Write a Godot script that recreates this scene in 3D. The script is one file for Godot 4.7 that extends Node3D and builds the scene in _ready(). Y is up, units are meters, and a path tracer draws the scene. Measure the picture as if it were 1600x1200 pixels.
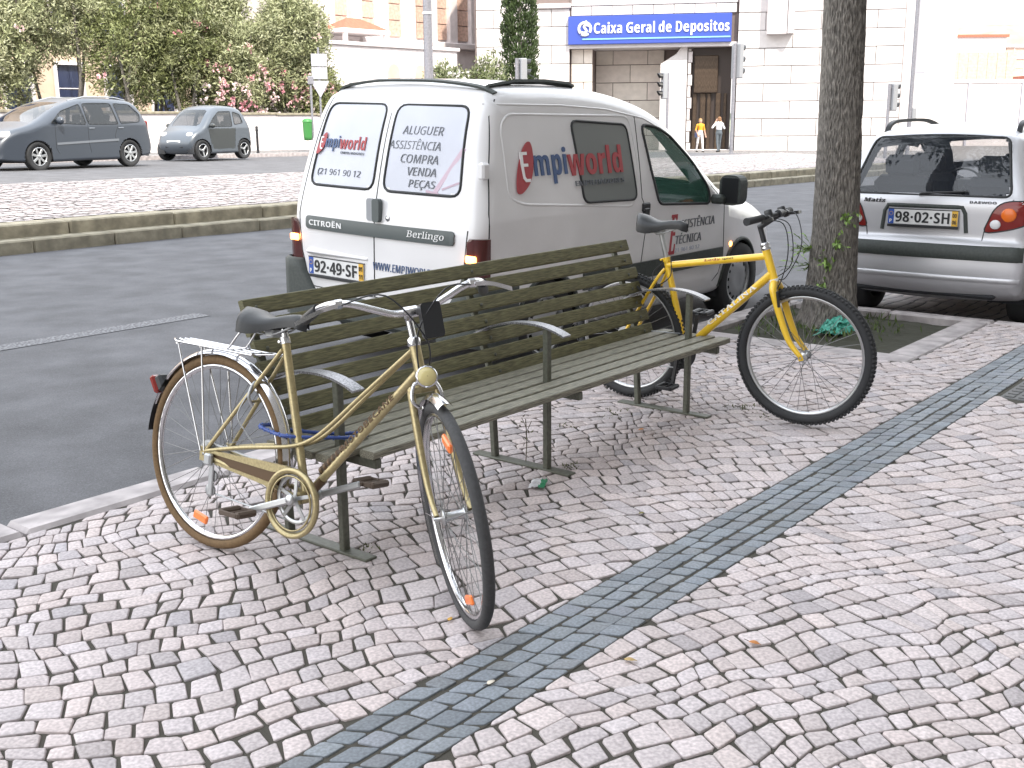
extends Node3D

# A Lisbon pavement: a slatted bench with two bicycles, a white van with its hazard lights on, parked cars and a bank across the road.
# x runs along the kerb, y is up, z points from the road towards the pavement.

var M := {}          # materials
var rng := RandomNumberGenerator.new()
var used := {}
const FWD := Vector3(0.755, -0.233, -0.613)

class B:             # collects triangles for one mesh
	var v := PackedVector3Array()
	var c := PackedColorArray()
	var i := PackedInt32Array()
	var tint := Color(1, 1, 1)
	func p(a: Vector3) -> int:
		v.append(a)
		c.append(tint)
		return v.size() - 1
	func t(a: int, b: int, d: int) -> void:
		i.append(a); i.append(b); i.append(d)
	func quad(a: Vector3, b: Vector3, d: Vector3, e: Vector3) -> void:
		var k := p(a); p(b); p(d); p(e)
		t(k, k + 1, k + 2); t(k, k + 2, k + 3)
	func poly(q: Array, mid: Vector3) -> void:      # flat convex face, turned away from mid
		var n: Vector3 = (q[2] - q[0]).cross(q[1] - q[0])
		var flip := n.dot(q[0] - mid) < 0.0
		var k := v.size()
		for a in q:
			p(a)
		for j in range(1, q.size() - 1):
			if flip:
				t(k, k + j + 1, k + j)
			else:
				t(k, k + j, k + j + 1)
	func grid(rows: Array, wrap_u := false, wrap_v := false) -> void:   # rows of equal length, shared vertices
		var k := v.size()
		var nr := rows.size()
		var nc: int = rows[0].size()
		for r in rows:
			for a in r:
				p(a)
		for r in (nr if wrap_v else nr - 1):
			for s in (nc if wrap_u else nc - 1):
				var a := k + r * nc + s
				var b := k + r * nc + (s + 1) % nc
				var d := k + ((r + 1) % nr) * nc + (s + 1) % nc
				var e := k + ((r + 1) % nr) * nc + s
				t(a, d, b); t(a, e, d)
	func tube(pts: Array, r, n := 8, closed := false) -> void:
		var m := pts.size()
		var rows := []
		var up := Vector3.ZERO
		for j in m:
			var d: Vector3
			if closed:
				d = pts[(j + 1) % m] - pts[(j + m - 1) % m]
			else:
				d = pts[mini(j + 1, m - 1)] - pts[maxi(j - 1, 0)]
			d = d.normalized()
			if up == Vector3.ZERO:
				up = Vector3.UP if absf(d.y) < 0.9 else Vector3.RIGHT
			var s := d.cross(up).normalized()
			up = s.cross(d).normalized()
			var rr: float = r[j] if r is Array else r
			var row := PackedVector3Array()
			for q in n:
				var a := TAU * q / n
				row.append(pts[j] + (s * cos(a) + up * sin(a)) * rr)
			rows.append(row)
		grid(rows, true, closed)
		if not closed:
			fan(rows[0], true)
			fan(rows[m - 1], false)
	func fan(row: PackedVector3Array, flip: bool) -> void:
		var k := v.size()
		for a in row:
			p(a)
		for j in range(1, row.size() - 1):
			if flip:
				t(k, k + j, k + j + 1)
			else:
				t(k, k + j + 1, k + j)
	func box(x: Transform3D, s: Vector3, b := 0.0) -> void:    # box with chamfered edges
		var h := s / 2
		b = minf(b, minf(h.x, minf(h.y, h.z)) * 0.8)
		var mid := x.origin
		var at := func(g: Array, ax: int) -> Vector3:
			var o := Vector3.ZERO
			for k in 3:
				o[k] = g[k] * (h[k] - (0.0 if k == ax else b))
			return x * o
		for ax in 3:
			var u := (ax + 1) % 3
			var w := (ax + 2) % 3
			for sg in [-1, 1]:
				var q := []
				for e in [[-1, -1], [1, -1], [1, 1], [-1, 1]]:
					var g := [0, 0, 0]
					g[ax] = sg; g[u] = e[0]; g[w] = e[1]
					q.append(at.call(g, ax))
				poly(q, mid)
			if b > 0.0:
				for s1 in [-1, 1]:
					for s2 in [-1, 1]:
						var g1 := [0, 0, 0]
						var g2 := [0, 0, 0]
						g1[ax] = -1; g2[ax] = 1
						g1[u] = s1; g2[u] = s1
						g1[w] = s2; g2[w] = s2
						poly([at.call(g1, u), at.call(g2, u), at.call(g2, w), at.call(g1, w)], mid)
		if b > 0.0:
			for s0 in [-1, 1]:
				for s1 in [-1, 1]:
					for s2 in [-1, 1]:
						poly([at.call([s0, s1, s2], 0), at.call([s0, s1, s2], 1), at.call([s0, s1, s2], 2)], mid)
	func bar(a: Vector3, b: Vector3, w: float, h: float, bev := 0.0, side := Vector3.ZERO) -> void:   # box from a to b
		var d := b - a
		var z := d.normalized()
		var s := side
		if s == Vector3.ZERO:
			s = Vector3.UP.cross(z) if absf(z.y) < 0.95 else Vector3.RIGHT
		s = (s - z * s.dot(z)).normalized()
		box(Transform3D(Basis(s, z.cross(s), z), (a + b) / 2), Vector3(w, h, d.length()), bev)
	func lathe(x: Transform3D, prof: Array, n := 16) -> void:    # profile of Vector2(radius, height) about local y
		var rows := []
		for q in prof:
			var row := PackedVector3Array()
			for j in n:
				var a := TAU * j / n
				row.append(x * Vector3(cos(a) * q.x, q.y, sin(a) * q.x))
			rows.append(row)
		grid(rows, true)
	func ring(x: Transform3D, prof: Array, n := 40) -> void:     # closed profile about local z: Vector2(radius, z)
		var rows := []
		for j in n:
			var a := TAU * j / n
			var row := PackedVector3Array()
			for q in prof:
				row.append(x * Vector3(cos(a) * q.x, sin(a) * q.x, q.y))
			rows.append(row)
		grid(rows, true, true)
	func ball(x: Transform3D, n := 10) -> void:
		var rows := []
		for j in range(n + 1):
			var a := PI * j / n
			var row := PackedVector3Array()
			for q in n * 2:
				var b := PI * q / n
				row.append(x * Vector3(sin(a) * cos(b), cos(a), sin(a) * sin(b)))
			rows.append(row)
		grid(rows, true)
	func prism(x: Transform3D, q: PackedVector2Array, z0: float, z1: float, bev := 0.0) -> void:     # polygon in local xy, from z0 to z1
		var lo := []
		var hi := []
		for a in q:
			lo.append(x * Vector3(a.x, a.y, z0))
			hi.append(x * Vector3(a.x, a.y, z1))
		var tri := Geometry2D.triangulate_polygon(q)
		for pair in [[lo, true], [hi, false]]:
			var k := v.size()
			for a in pair[0]:
				p(a)
			for j in range(0, tri.size(), 3):
				if pair[1]:
					t(k + tri[j], k + tri[j + 1], k + tri[j + 2])
				else:
					t(k + tri[j], k + tri[j + 2], k + tri[j + 1])
		for j in q.size():
			var n := (j + 1) % q.size()
			quad(lo[j], lo[n], hi[n], hi[j])
	func mesh() -> ArrayMesh:
		var n := PackedVector3Array()
		n.resize(v.size())
		for j in range(0, i.size(), 3):
			var a := i[j]
			var b := i[j + 1]
			var d := i[j + 2]
			var f := (v[d] - v[a]).cross(v[b] - v[a])
			n[a] += f; n[b] += f; n[d] += f
		for j in n.size():
			n[j] = n[j].normalized() if n[j].length_squared() > 1e-24 else Vector3.UP
		var arr := []
		arr.resize(Mesh.ARRAY_MAX)
		arr[Mesh.ARRAY_VERTEX] = v
		arr[Mesh.ARRAY_NORMAL] = n
		arr[Mesh.ARRAY_COLOR] = c
		arr[Mesh.ARRAY_INDEX] = i
		var m := ArrayMesh.new()
		m.add_surface_from_arrays(Mesh.PRIMITIVE_TRIANGLES, arr)
		return m


func numbered(called: String) -> String:
	var k: int = used.get(called, 0)
	used[called] = k + 1
	return called if k == 0 else "%s_%03d" % [called, k]

func tag(o: Node3D, label: String, category: String, group := "") -> Node3D:
	o.set_meta("label", label)
	o.set_meta("category", category)
	if group:
		o.set_meta("group", group)
	return o

func thing(called: String, label: String, category: String, at := Vector3.ZERO, turn := 0.0, group := "") -> Node3D:
	var o := Node3D.new()
	o.name = numbered(called)
	add_child(o)
	o.position = at
	o.rotation.y = turn
	return tag(o, label, category, group)

func put(called: String, b, m: Material, parent: Node = null) -> MeshInstance3D:
	var o := MeshInstance3D.new()
	o.mesh = b.mesh() if b is B else b
	o.material_override = m
	o.name = called if parent else numbered(called)
	(parent if parent else self).add_child(o, true)
	return o

func structure(called: String, b, m: Material) -> MeshInstance3D:
	var o := put(called, b, m)
	o.set_meta("kind", "structure")
	return o

func part_node(called: String, parent: Node, x := Transform3D()) -> Node3D:
	var o := Node3D.new()
	o.name = called
	parent.add_child(o, true)
	o.transform = x
	return o

func T(x: float, y: float, z: float) -> Transform3D:
	return Transform3D(Basis(), Vector3(x, y, z))

func axes(o: Vector3, x: Vector3, y: Vector3) -> Transform3D:
	x = x.normalized()
	var z := x.cross(y).normalized()
	return Transform3D(Basis(x, z.cross(x), z), o)

func smooth(pts: Array, steps := 6, closed := false) -> Array:      # Catmull-Rom through the points
	var out := []
	var n := pts.size()
	for k in (n if closed else n - 1):
		var a = pts[(k + n - 1) % n] if closed or k > 0 else pts[0]
		var b = pts[k]
		var c = pts[(k + 1) % n]
		var d = pts[(k + 2) % n] if closed or k < n - 2 else pts[n - 1]
		for s in steps:
			var t := float(s) / steps
			out.append(0.5 * ((2.0 * b) + (c - a) * t + (2.0 * a - 5.0 * b + 4.0 * c - d) * t * t + (3.0 * b - a - 3.0 * c + d) * t * t * t))
	if not closed:
		out.append(pts[n - 1])
	return out

func arc(c: Vector3, u: Vector3, w: Vector3, r: float, a0: float, a1: float, n: int) -> Array:
	var out := []
	for k in range(n + 1):
		var a := lerpf(a0, a1, float(k) / n)
		out.append(c + (u * cos(a) + w * sin(a)) * r)
	return out

func round_rect(w: float, h: float, r: float, n := 4) -> PackedVector2Array:
	var q := PackedVector2Array()
	for e in [[1, 1, 0.0], [-1, 1, 0.5], [-1, -1, 1.0], [1, -1, 1.5]]:
		for k in range(n + 1):
			var a: float = (e[2] + 0.5 * k / n) * PI
			q.append(Vector2(e[0] * (w / 2 - r) + cos(a) * r, e[1] * (h / 2 - r) + sin(a) * r))
	return q

func round_poly(pts: Array, r: float, n := 4) -> PackedVector2Array:     # polygon with rounded corners
	var q := PackedVector2Array()
	var m := pts.size()
	for k in m:
		var p: Vector2 = pts[k]
		var a: Vector2 = pts[(k + m - 1) % m] - p
		var b: Vector2 = pts[(k + 1) % m] - p
		var rr := minf(r, minf(a.length(), b.length()) * 0.45)
		var s := p + a.normalized() * rr
		var e := p + b.normalized() * rr
		for j in range(n + 1):
			var t := float(j) / n
			q.append(s.lerp(p, t).lerp(p.lerp(e, t), t))
	return q

# lettering: TextMesh scaled so that its ink fills w by h from the lower left corner o
func letters(parent: Node, s: String, o: Vector3, right: Vector3, up: Vector3, w: float, h: float, m: Material, bold := false, serif := false, slant := 0.0, depth := 0.003) -> MeshInstance3D:
	var f := SystemFont.new()
	f.font_names = PackedStringArray(["Droid Serif" if serif else "Droid Sans"])
	f.font_weight = 700 if bold else 400
	var t := TextMesh.new()
	t.font = f
	t.text = s
	t.font_size = 48
	t.pixel_size = 0.01
	t.depth = 0.05
	t.curve_step = 1.0
	t.material = m
	var a := t.get_aabb()
	right = right.normalized()
	up = up.normalized()
	var n := right.cross(up).normalized()
	var bx := Basis(right * (w / a.size.x), (up + right * slant) * (h / a.size.y), n * (depth / 0.05))
	var x := Transform3D(bx, Vector3.ZERO)
	x.origin = o + n * depth * 0.5 - bx * Vector3(a.position.x, a.position.y, 0)
	var i := MeshInstance3D.new()
	i.name = "lettering"
	i.mesh = t
	i.material_override = m
	parent.add_child(i, true)
	i.transform = x
	return i

# ---------------------------------------------------------------- materials
func noise_image(sd: int, freq: float, lo: float, hi: float, size := 256, octaves := 4, kind := FastNoiseLite.TYPE_SIMPLEX_SMOOTH, power := 1.0) -> ImageTexture:
	var f := FastNoiseLite.new()
	f.seed = sd
	f.frequency = freq
	f.noise_type = kind
	f.fractal_octaves = octaves
	var g := f.get_seamless_image(size, size)
	g.convert(Image.FORMAT_L8)
	var d := g.get_data()
	var out := PackedByteArray()
	out.resize(size * size)
	for k in out.size():
		out[k] = int(255.0 * (lo + (hi - lo) * pow(d[k] / 255.0, power)))
	return ImageTexture.create_from_image(Image.create_from_data(size, size, false, Image.FORMAT_L8, out))

func mat(col: Color, rough := 0.8, metal := 0.0, tex: Texture2D = null, sc := Vector3.ONE, world := false) -> StandardMaterial3D:
	var m := StandardMaterial3D.new()
	m.albedo_color = col.linear_to_srgb()
	m.roughness = rough
	m.metallic = metal
	m.cull_mode = BaseMaterial3D.CULL_DISABLED
	if tex:
		m.albedo_texture = tex
		m.uv1_triplanar = true
		m.uv1_world_triplanar = world
		m.uv1_scale = sc
	return m

func relief(m: StandardMaterial3D, tex: Texture2D, cm: float) -> StandardMaterial3D:
	m.heightmap_enabled = true
	m.heightmap_texture = tex
	m.heightmap_scale = cm
	return m

func tinted(m: StandardMaterial3D) -> StandardMaterial3D:
	m.vertex_color_use_as_albedo = true
	return m

func glass(col: Color, alpha: float) -> StandardMaterial3D:
	var m := mat(col, 0.02)
	m.albedo_color.a = alpha
	m.transparency = BaseMaterial3D.TRANSPARENCY_ALPHA
	m.metallic_specular = 0.5
	return m

# aggregate, worn wheel paths, seams and patches of a town road; one tile is four metres
func asphalt_image() -> ImageTexture:
	var f := FastNoiseLite.new()
	f.seed = 61
	f.frequency = 0.35
	var g := FastNoiseLite.new()
	g.seed = 62
	g.frequency = 0.006
	g.fractal_octaves = 5
	var n := 1024
	var a := f.get_seamless_image(n, n)
	var b := g.get_seamless_image(n, n)
	a.convert(Image.FORMAT_L8)
	b.convert(Image.FORMAT_L8)
	var da := a.get_data()
	var db := b.get_data()
	var r := RandomNumberGenerator.new()
	r.seed = 63
	var out := PackedByteArray()
	out.resize(n * n)
	for k in n * n:
		var v := 0.62 + 0.16 * (da[k] / 255.0) + 0.22 * (db[k] / 255.0) + r.randf_range(-0.09, 0.09)
		if r.randf() < 0.012:
			v += 0.25
		out[k] = int(255.0 * clampf(v, 0.0, 1.0))
	return ImageTexture.create_from_image(Image.create_from_data(n, n, false, Image.FORMAT_L8, out))

func materials() -> void:
	var grain := noise_image(3, 0.03, 0.80, 1.0)
	var fine := noise_image(5, 0.12, 0.72, 1.0, 256, 3)
	var speck := noise_image(7, 0.25, 0.55, 1.0, 512, 2)
	var patch := noise_image(9, 0.012, 0.70, 1.0, 512, 6)
	var soft := noise_image(15, 0.012, 0.90, 1.0, 512, 6)
	var streak := noise_image(11, 0.05, 0.45, 1.0, 256, 5)
	var cells := noise_image(13, 0.06, 0.25, 1.0, 256, 3, FastNoiseLite.TYPE_CELLULAR)
	M.stone = tinted(relief(mat(Color(1, 1, 1), 0.75, 0, fine, Vector3.ONE * 2.2, true), speck, 0.12))
	M.basalt = tinted(relief(mat(Color(1, 1, 1), 0.55, 0, fine, Vector3.ONE * 2.6, true), speck, 0.15))
	M.bed = relief(mat(Color(0.105, 0.095, 0.075), 0.95, 0, speck, Vector3.ONE * 3.0, true), speck, 0.5)
	M.far_stone = tinted(mat(Color(1, 1, 1), 0.85, 0, grain, Vector3.ONE * 0.8, true))
	M.kerb = relief(mat(Color(0.56, 0.51, 0.51), 0.8, 0, patch, Vector3.ONE * 0.9, true), speck, 0.15)
	M.kerb_old = relief(mat(Color(0.40, 0.36, 0.27), 0.9, 0, patch, Vector3.ONE * 0.6, true), speck, 0.2)
	M.asphalt = relief(mat(Color(0.16, 0.16, 0.172), 0.9, 0, asphalt_image(), Vector3.ONE * 0.25, true), speck, 0.3)
	M.marking = mat(Color(0.36, 0.36, 0.38), 0.9, 0, noise_image(19, 0.09, 0.35, 1.0, 256, 4), Vector3.ONE * 1.5, true)
	M.soil = relief(mat(Color(0.085, 0.085, 0.06), 1.0, 0, speck, Vector3.ONE * 1.3, true), patch, 3.0)
	M.plaza = mat(Color(0.55, 0.52, 0.51), 0.9, 0, cells, Vector3.ONE * 0.5, true)
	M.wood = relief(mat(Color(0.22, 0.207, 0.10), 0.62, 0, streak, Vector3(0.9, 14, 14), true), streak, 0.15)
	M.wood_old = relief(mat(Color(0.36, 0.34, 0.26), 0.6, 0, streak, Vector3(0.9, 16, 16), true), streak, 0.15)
	M.steel_paint = mat(Color(0.125, 0.13, 0.10), 0.5, 0.1, grain, Vector3.ONE * 6, true)
	M.steel_worn = mat(Color(0.55, 0.55, 0.58), 0.38, 0.75, streak, Vector3.ONE * 9, true)
	M.bark = relief(mat(Color(0.42, 0.385, 0.345), 0.95, 0, noise_image(23, 0.045, 0.35, 1.0, 512, 6), Vector3(2.6, 0.55, 2.6), true), noise_image(23, 0.045, 0.0, 1.0, 512, 6), 3.0)
	M.leaf = tinted(mat(Color(1, 1, 1), 0.6))
	M.leaf.backlight = Color(0.35, 0.4, 0.2)
	M.petal = tinted(mat(Color(1, 1, 1), 0.7))
	M.white_paint = mat(Color(0.80, 0.79, 0.80), 0.28, 0.0, noise_image(29, 0.008, 0.93, 1.0, 256, 3), Vector3.ONE * 0.6)
	M.white_paint.clearcoat_enabled = true
	M.white_paint.clearcoat = 0.6
	M.white_paint.clearcoat_roughness = 0.08
	M.silver = mat(Color(0.60, 0.60, 0.63), 0.35, 0.4, noise_image(31, 0.4, 0.93, 1.0, 256, 2), Vector3.ONE * 4)
	M.silver.clearcoat_enabled = true
	M.silver.clearcoat = 0.8
	M.blue_grey = mat(Color(0.030, 0.041, 0.060), 0.3, 0.2)
	M.blue_grey.clearcoat_enabled = true
	M.dark_car = mat(Color(0.018, 0.023, 0.024), 0.3, 0.2)
	M.dark_car.clearcoat_enabled = true
	M.charcoal_car = mat(Color(0.075, 0.092, 0.115), 0.3, 0.3)
	M.charcoal_car.clearcoat_enabled = true
	M.light_car = mat(Color(0.22, 0.24, 0.27), 0.35, 0.5)
	M.bumper = mat(Color(0.055, 0.065, 0.06), 0.6, 0, grain, Vector3.ONE * 5)
	M.rubber = mat(Color(0.022, 0.023, 0.025), 0.75)
	M.rubber_grey = mat(Color(0.06, 0.06, 0.062), 0.85, 0, grain, Vector3.ONE * 8)
	M.liner = mat(Color(0.035, 0.037, 0.042), 0.9)
	M.seat_cloth = mat(Color(0.03, 0.033, 0.04), 0.95)
	M.seal = mat(Color(0.018, 0.02, 0.022), 0.6)
	M.glass_clear = glass(Color(0.80, 0.90, 0.86), 0.10)
	M.glass_green = glass(Color(0.10, 0.26, 0.20), 0.36)
	M.glass_dark = glass(Color(0.05, 0.06, 0.08), 0.25)
	M.glass_tinted = glass(Color(0.015, 0.02, 0.025), 0.62)
	M.film = mat(Color(0.58, 0.60, 0.68), 0.25, 0, noise_image(37, 0.01, 0.92, 1.0), Vector3.ONE * 0.8)
	M.film_dark = mat(Color(0.20, 0.215, 0.21), 0.22)
	M.strip_grey = mat(Color(0.085, 0.10, 0.10), 0.45)
	M.red = mat(Color(0.36, 0.045, 0.04), 0.5)
	M.print_red = mat(Color(0.38, 0.05, 0.06), 0.5)
	M.print_blue = mat(Color(0.055, 0.10, 0.22), 0.5)
	M.print_grey = mat(Color(0.13, 0.14, 0.16), 0.5)
	M.print_pale = mat(Color(0.55, 0.42, 0.50), 0.5)
	M.print_white = mat(Color(0.82, 0.82, 0.82), 0.5)
	M.black = mat(Color(0.016, 0.017, 0.02), 0.45)
	M.black_gloss = mat(Color(0.012, 0.013, 0.015), 0.35)
	M.lamp_red = mat(Color(0.20, 0.018, 0.015), 0.12)
	M.lamp_smoke = mat(Color(0.07, 0.02, 0.02), 0.15)
	M.lamp_orange = mat(Color(0.75, 0.16, 0.02), 0.2)
	M.lamp_clear = mat(Color(0.7, 0.7, 0.72), 0.1)
	M.hazard = mat(Color(0.9, 0.4, 0.1), 0.3)
	M.hazard.emission_enabled = true
	M.hazard.emission = Color(1.0, 0.62, 0.30)
	M.hazard.emission_energy_multiplier = 3.0
	M.plate = mat(Color(0.70, 0.70, 0.70), 0.4)
	M.plate_blue = mat(Color(0.03, 0.09, 0.38), 0.4)
	M.plate_yellow = mat(Color(0.72, 0.42, 0.05), 0.4)
	M.chrome = mat(Color(0.60, 0.60, 0.62), 0.16, 1.0)
	M.alloy = mat(Color(0.50, 0.51, 0.52), 0.32, 0.9)
	M.alloy_dull = mat(Color(0.42, 0.43, 0.44), 0.45, 0.7)
	M.spoke = mat(Color(0.22, 0.22, 0.22), 0.4, 0.7)
	M.gold = mat(Color(0.50, 0.42, 0.235), 0.36, 0.7, noise_image(41, 0.05, 0.82, 1.0), Vector3.ONE * 6)
	M.gold_dark = mat(Color(0.10, 0.06, 0.03), 0.4, 0.3)
	M.yellow = mat(Color(0.78, 0.49, 0.014), 0.28)
	M.yellow.clearcoat_enabled = true
	M.tan_tyre = mat(Color(0.18, 0.11, 0.05), 0.85, 0, grain, Vector3.ONE * 9)
	M.reflector = mat(Color(0.95, 0.20, 0.02), 0.2)
	M.reflector.clearcoat_enabled = true
	M.blue_lock = mat(Color(0.035, 0.07, 0.26), 0.3)
	M.saddle = mat(Color(0.011, 0.012, 0.014), 0.42, 0, grain, Vector3.ONE * 9)
	M.brown_pedal = mat(Color(0.085, 0.06, 0.045), 0.7)
	M.render_white = mat(Color(0.78, 0.73, 0.73), 0.9, 0, soft, Vector3.ONE * 0.25, true)
	M.limestone = tinted(mat(Color(1, 1, 1), 0.85, 0, soft, Vector3.ONE * 0.35, true))
	M.cream = mat(Color(0.66, 0.52, 0.40), 0.9, 0, soft, Vector3.ONE * 0.2, true)
	M.grey_render = mat(Color(0.27, 0.26, 0.235), 0.9, 0, soft, Vector3.ONE * 0.2, true)
	M.pink_panel = mat(Color(0.74, 0.52, 0.42), 0.9, 0, grain, Vector3.ONE * 0.5, true)
	M.joint = mat(Color(0.20, 0.16, 0.15), 0.95)
	M.window_blue = mat(Color(0.06, 0.08, 0.17), 0.15)
	M.bronze = mat(Color(0.17, 0.12, 0.085), 0.35, 0.4, streak, Vector3(4, 0.3, 4), true)
	M.bronze_dark = mat(Color(0.07, 0.055, 0.05), 0.3, 0.3)
	M.sign_blue = mat(Color(0.045, 0.085, 0.40), 0.45)
	M.sign_cyan = mat(Color(0.25, 0.55, 0.75), 0.5)
	M.grey_metal = mat(Color(0.34, 0.34, 0.38), 0.5, 0.3, grain, Vector3.ONE * 2, true)
	M.grey_plastic = mat(Color(0.30, 0.31, 0.33), 0.6)
	M.signal_off = mat(Color(0.05, 0.04, 0.04), 0.3)
	M.signal_red = mat(Color(0.30, 0.07, 0.04), 0.3)
	M.bin_green = mat(Color(0.05, 0.22, 0.055), 0.45)
	M.sign_back = mat(Color(0.52, 0.52, 0.58), 0.5, 0.3)
	M.tile_red = mat(Color(0.52, 0.16, 0.10), 0.8, 0, grain, Vector3.ONE * 0.5, true)
	M.hill = mat(Color(0.34, 0.36, 0.28), 1.0, 0, patch, Vector3.ONE * 0.02, true)
	M.skin = mat(Color(0.50, 0.30, 0.22), 0.6)
	M.hair = mat(Color(0.16, 0.09, 0.05), 0.8)
	M.bag = mat(Color(0.10, 0.42, 0.33), 0.35)
	M.bag.backlight = Color(0.3, 0.4, 0.35)
	M.card_white = mat(Color(0.70, 0.70, 0.72), 0.5)
	M.card_green = mat(Color(0.04, 0.25, 0.12), 0.5)
	M.iron = mat(Color(0.15, 0.15, 0.15), 0.6, 0.3, fine, Vector3.ONE * 4, true)

# the street falls gently away beyond the tree
func fall(x: float) -> float:
	return -0.0105 * maxf(0.0, x - 9.0)

func _ready() -> void:
	var cam := Camera3D.new()
	cam.name = "camera"
	add_child(cam)
	cam.position = Vector3(0, 1.45, 0)
	cam.rotation = Vector3(-0.23545, -0.88854, -0.00798)
	cam.fov = 38.23
	cam.near = 0.05
	cam.far = 1500
	cam.current = true
	var env := Environment.new()
	env.background_mode = Environment.BG_SKY
	var sm := ProceduralSkyMaterial.new()
	sm.sky_top_color = Color(0.88, 0.905, 0.94)
	sm.sky_horizon_color = Color(1.0, 0.985, 0.955)
	sm.sky_curve = 0.25
	sm.ground_horizon_color = Color(0.75, 0.72, 0.72)
	sm.ground_bottom_color = Color(0.45, 0.43, 0.42)
	sm.sky_energy_multiplier = 1.0
	var sky := Sky.new()
	sky.sky_material = sm
	env.sky = sky
	env.tonemap_mode = Environment.TONE_MAPPER_LINEAR
	env.tonemap_exposure = 3.6
	env.sdfgi_enabled = true
	env.ssao_enabled = true
	env.ssil_enabled = true
	var we := WorldEnvironment.new()
	we.name = "world"
	we.environment = env
	add_child(we)
	var sun := DirectionalLight3D.new()
	sun.name = "sun"
	sun.light_energy = 0.6
	sun.light_color = Color(1.0, 0.96, 0.90)
	sun.light_angular_distance = 1.5
	sun.shadow_enabled = true
	add_child(sun)
	sun.look_at_from_position(Vector3(-0.29, 0.766, 0.572), Vector3.ZERO)

	materials()
	ground()
	build_all()


func build_all() -> void:
	bench()
	gold_bike()
	yellow_bike()
	van()
	silver_car()
	people_carrier()
	tiny_car()
	street_tree(Vector3(7.578, -0.03, -3.207), "street tree with furrowed grey trunk in the soil pit by the kerb", 61, true)
	shade_block()
	bank()
	house_row()
	garden_wall()
	far_right()
	street_things()
	planting()
	small_things()

# ---------------------------------------------------------------- ground
func sheet(z0: float, z1: float, y0: float, y1: float, xs: Array, b: B = null) -> B:      # a strip along the street that follows its fall
	if b == null:
		b = B.new()
	var rows := []
	for x in xs:
		rows.append(PackedVector3Array([Vector3(x, y0 + fall(x), z0), Vector3(x, y1 + fall(x), z1)]))
	b.grid(rows)
	return b

func clip_half(q: PackedVector2Array, n: Vector2, d: float) -> PackedVector2Array:   # keep n.p >= d
	var out := PackedVector2Array()
	for k in q.size():
		var a := q[k]
		var b := q[(k + 1) % q.size()]
		var fa := n.dot(a) - d
		var fb := n.dot(b) - d
		if fa >= 0.0:
			out.append(a)
		if (fa >= 0.0) != (fb >= 0.0):
			out.append(a.lerp(b, fa / (fa - fb)))
	return out

func area(q: PackedVector2Array) -> float:
	var s := 0.0
	for k in q.size():
		s += q[k].cross(q[(k + 1) % q.size()])
	return s / 2

func soften(q: PackedVector2Array, r: float) -> PackedVector2Array:   # cut the corners unevenly
	var out := PackedVector2Array()
	var m := q.size()
	for k in m:
		var a := q[(k + m - 1) % m] - q[k]
		var b := q[(k + 1) % m] - q[k]
		var ra := r * rng.randf_range(0.5, 1.6)
		var rb := r * rng.randf_range(0.5, 1.6)
		out.append(q[k] + a.normalized() * minf(ra, a.length() * 0.4))
		out.append(q[k] + b.normalized() * minf(rb, b.length() * 0.4))
	return out

# one hewn stone: polygon in (x, z), slightly domed top, worn edge, sides down into the bed
func add_stone(b: B, q: PackedVector2Array, top: float, tilt: Vector2, deep := 0.03, simple := false) -> void:
	var c := Vector2.ZERO
	for a in q:
		c += a
	c /= q.size()
	var n := q.size()
	var k := b.v.size()
	var ins := 0.90
	b.p(Vector3(c.x, top + 0.0012, c.y))
	for a in q:
		var e := c + (a - c) * ins
		b.p(Vector3(e.x, top + tilt.dot(e - c), e.y))
	for a in q:
		b.p(Vector3(a.x, top - 0.0028 + tilt.dot(a - c), a.y))
	if not simple:
		for a in q:
			b.p(Vector3(a.x, top - deep, a.y))
	for j in n:
		var l := (j + 1) % n
		b.t(k, k + 1 + j, k + 1 + l)
		b.t(k + 1 + j, k + 1 + n + j, k + 1 + n + l)
		b.t(k + 1 + j, k + 1 + n + l, k + 1 + l)
		if not simple:
			b.t(k + 1 + n + j, k + 1 + 2 * n + j, k + 1 + 2 * n + l)
			b.t(k + 1 + n + j, k + 1 + 2 * n + l, k + 1 + n + l)

func stone_tone(base: Color, spread: float) -> Color:
	var l := rng.randf_range(1.0 - spread, 1.0 + spread * 0.55)
	var w := rng.randf_range(-0.025, 0.025)
	return Color(base.r * l * (1.0 + w), base.g * l, base.b * l * (1.0 - w))

# wavering rows of stones over a rectangle of the row frame; returns polygons in world (x, z)
func rows_of_stones(u0: float, u1: float, v0: float, v1: float, row: float, len0: float, len1: float, gap: float, jit: float, place: Callable) -> Array:
	var out := []
	var edge := FastNoiseLite.new()
	edge.seed = 77
	edge.frequency = 1.9
	var j := 0
	var v := v0
	while v < v1:
		var h := row * rng.randf_range(0.88, 1.14)
		var u := u0 - rng.randf() * len1
		while u < u1:
			var l := rng.randf_range(len0, len1)
			var q := PackedVector2Array()
			var w := [edge.get_noise_2d(u, v * 1.0) * row * 0.45, edge.get_noise_2d(u + l, v) * row * 0.45, edge.get_noise_2d(u + l, v + h) * row * 0.45, edge.get_noise_2d(u, v + h) * row * 0.45]
			var g := gap * rng.randf_range(0.55, 1.5) / 2
			var sk := rng.randf_range(-1, 1) * jit
			var pts := [Vector2(u + g + sk, v + g + w[0]), Vector2(u + l - g + rng.randf_range(-1, 1) * jit, v + g + w[1]), Vector2(u + l - g - rng.randf_range(-1, 1) * jit, v + h - g + w[2]), Vector2(u + g - sk, v + h - g + w[3])]
			for p in pts:
				q.append(place.call(p + Vector2(rng.randf_range(-1, 1), rng.randf_range(-1, 1)) * jit * 0.45))
			out.append(q)
			u += l
		v += h
		j += 1
	return out

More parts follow.
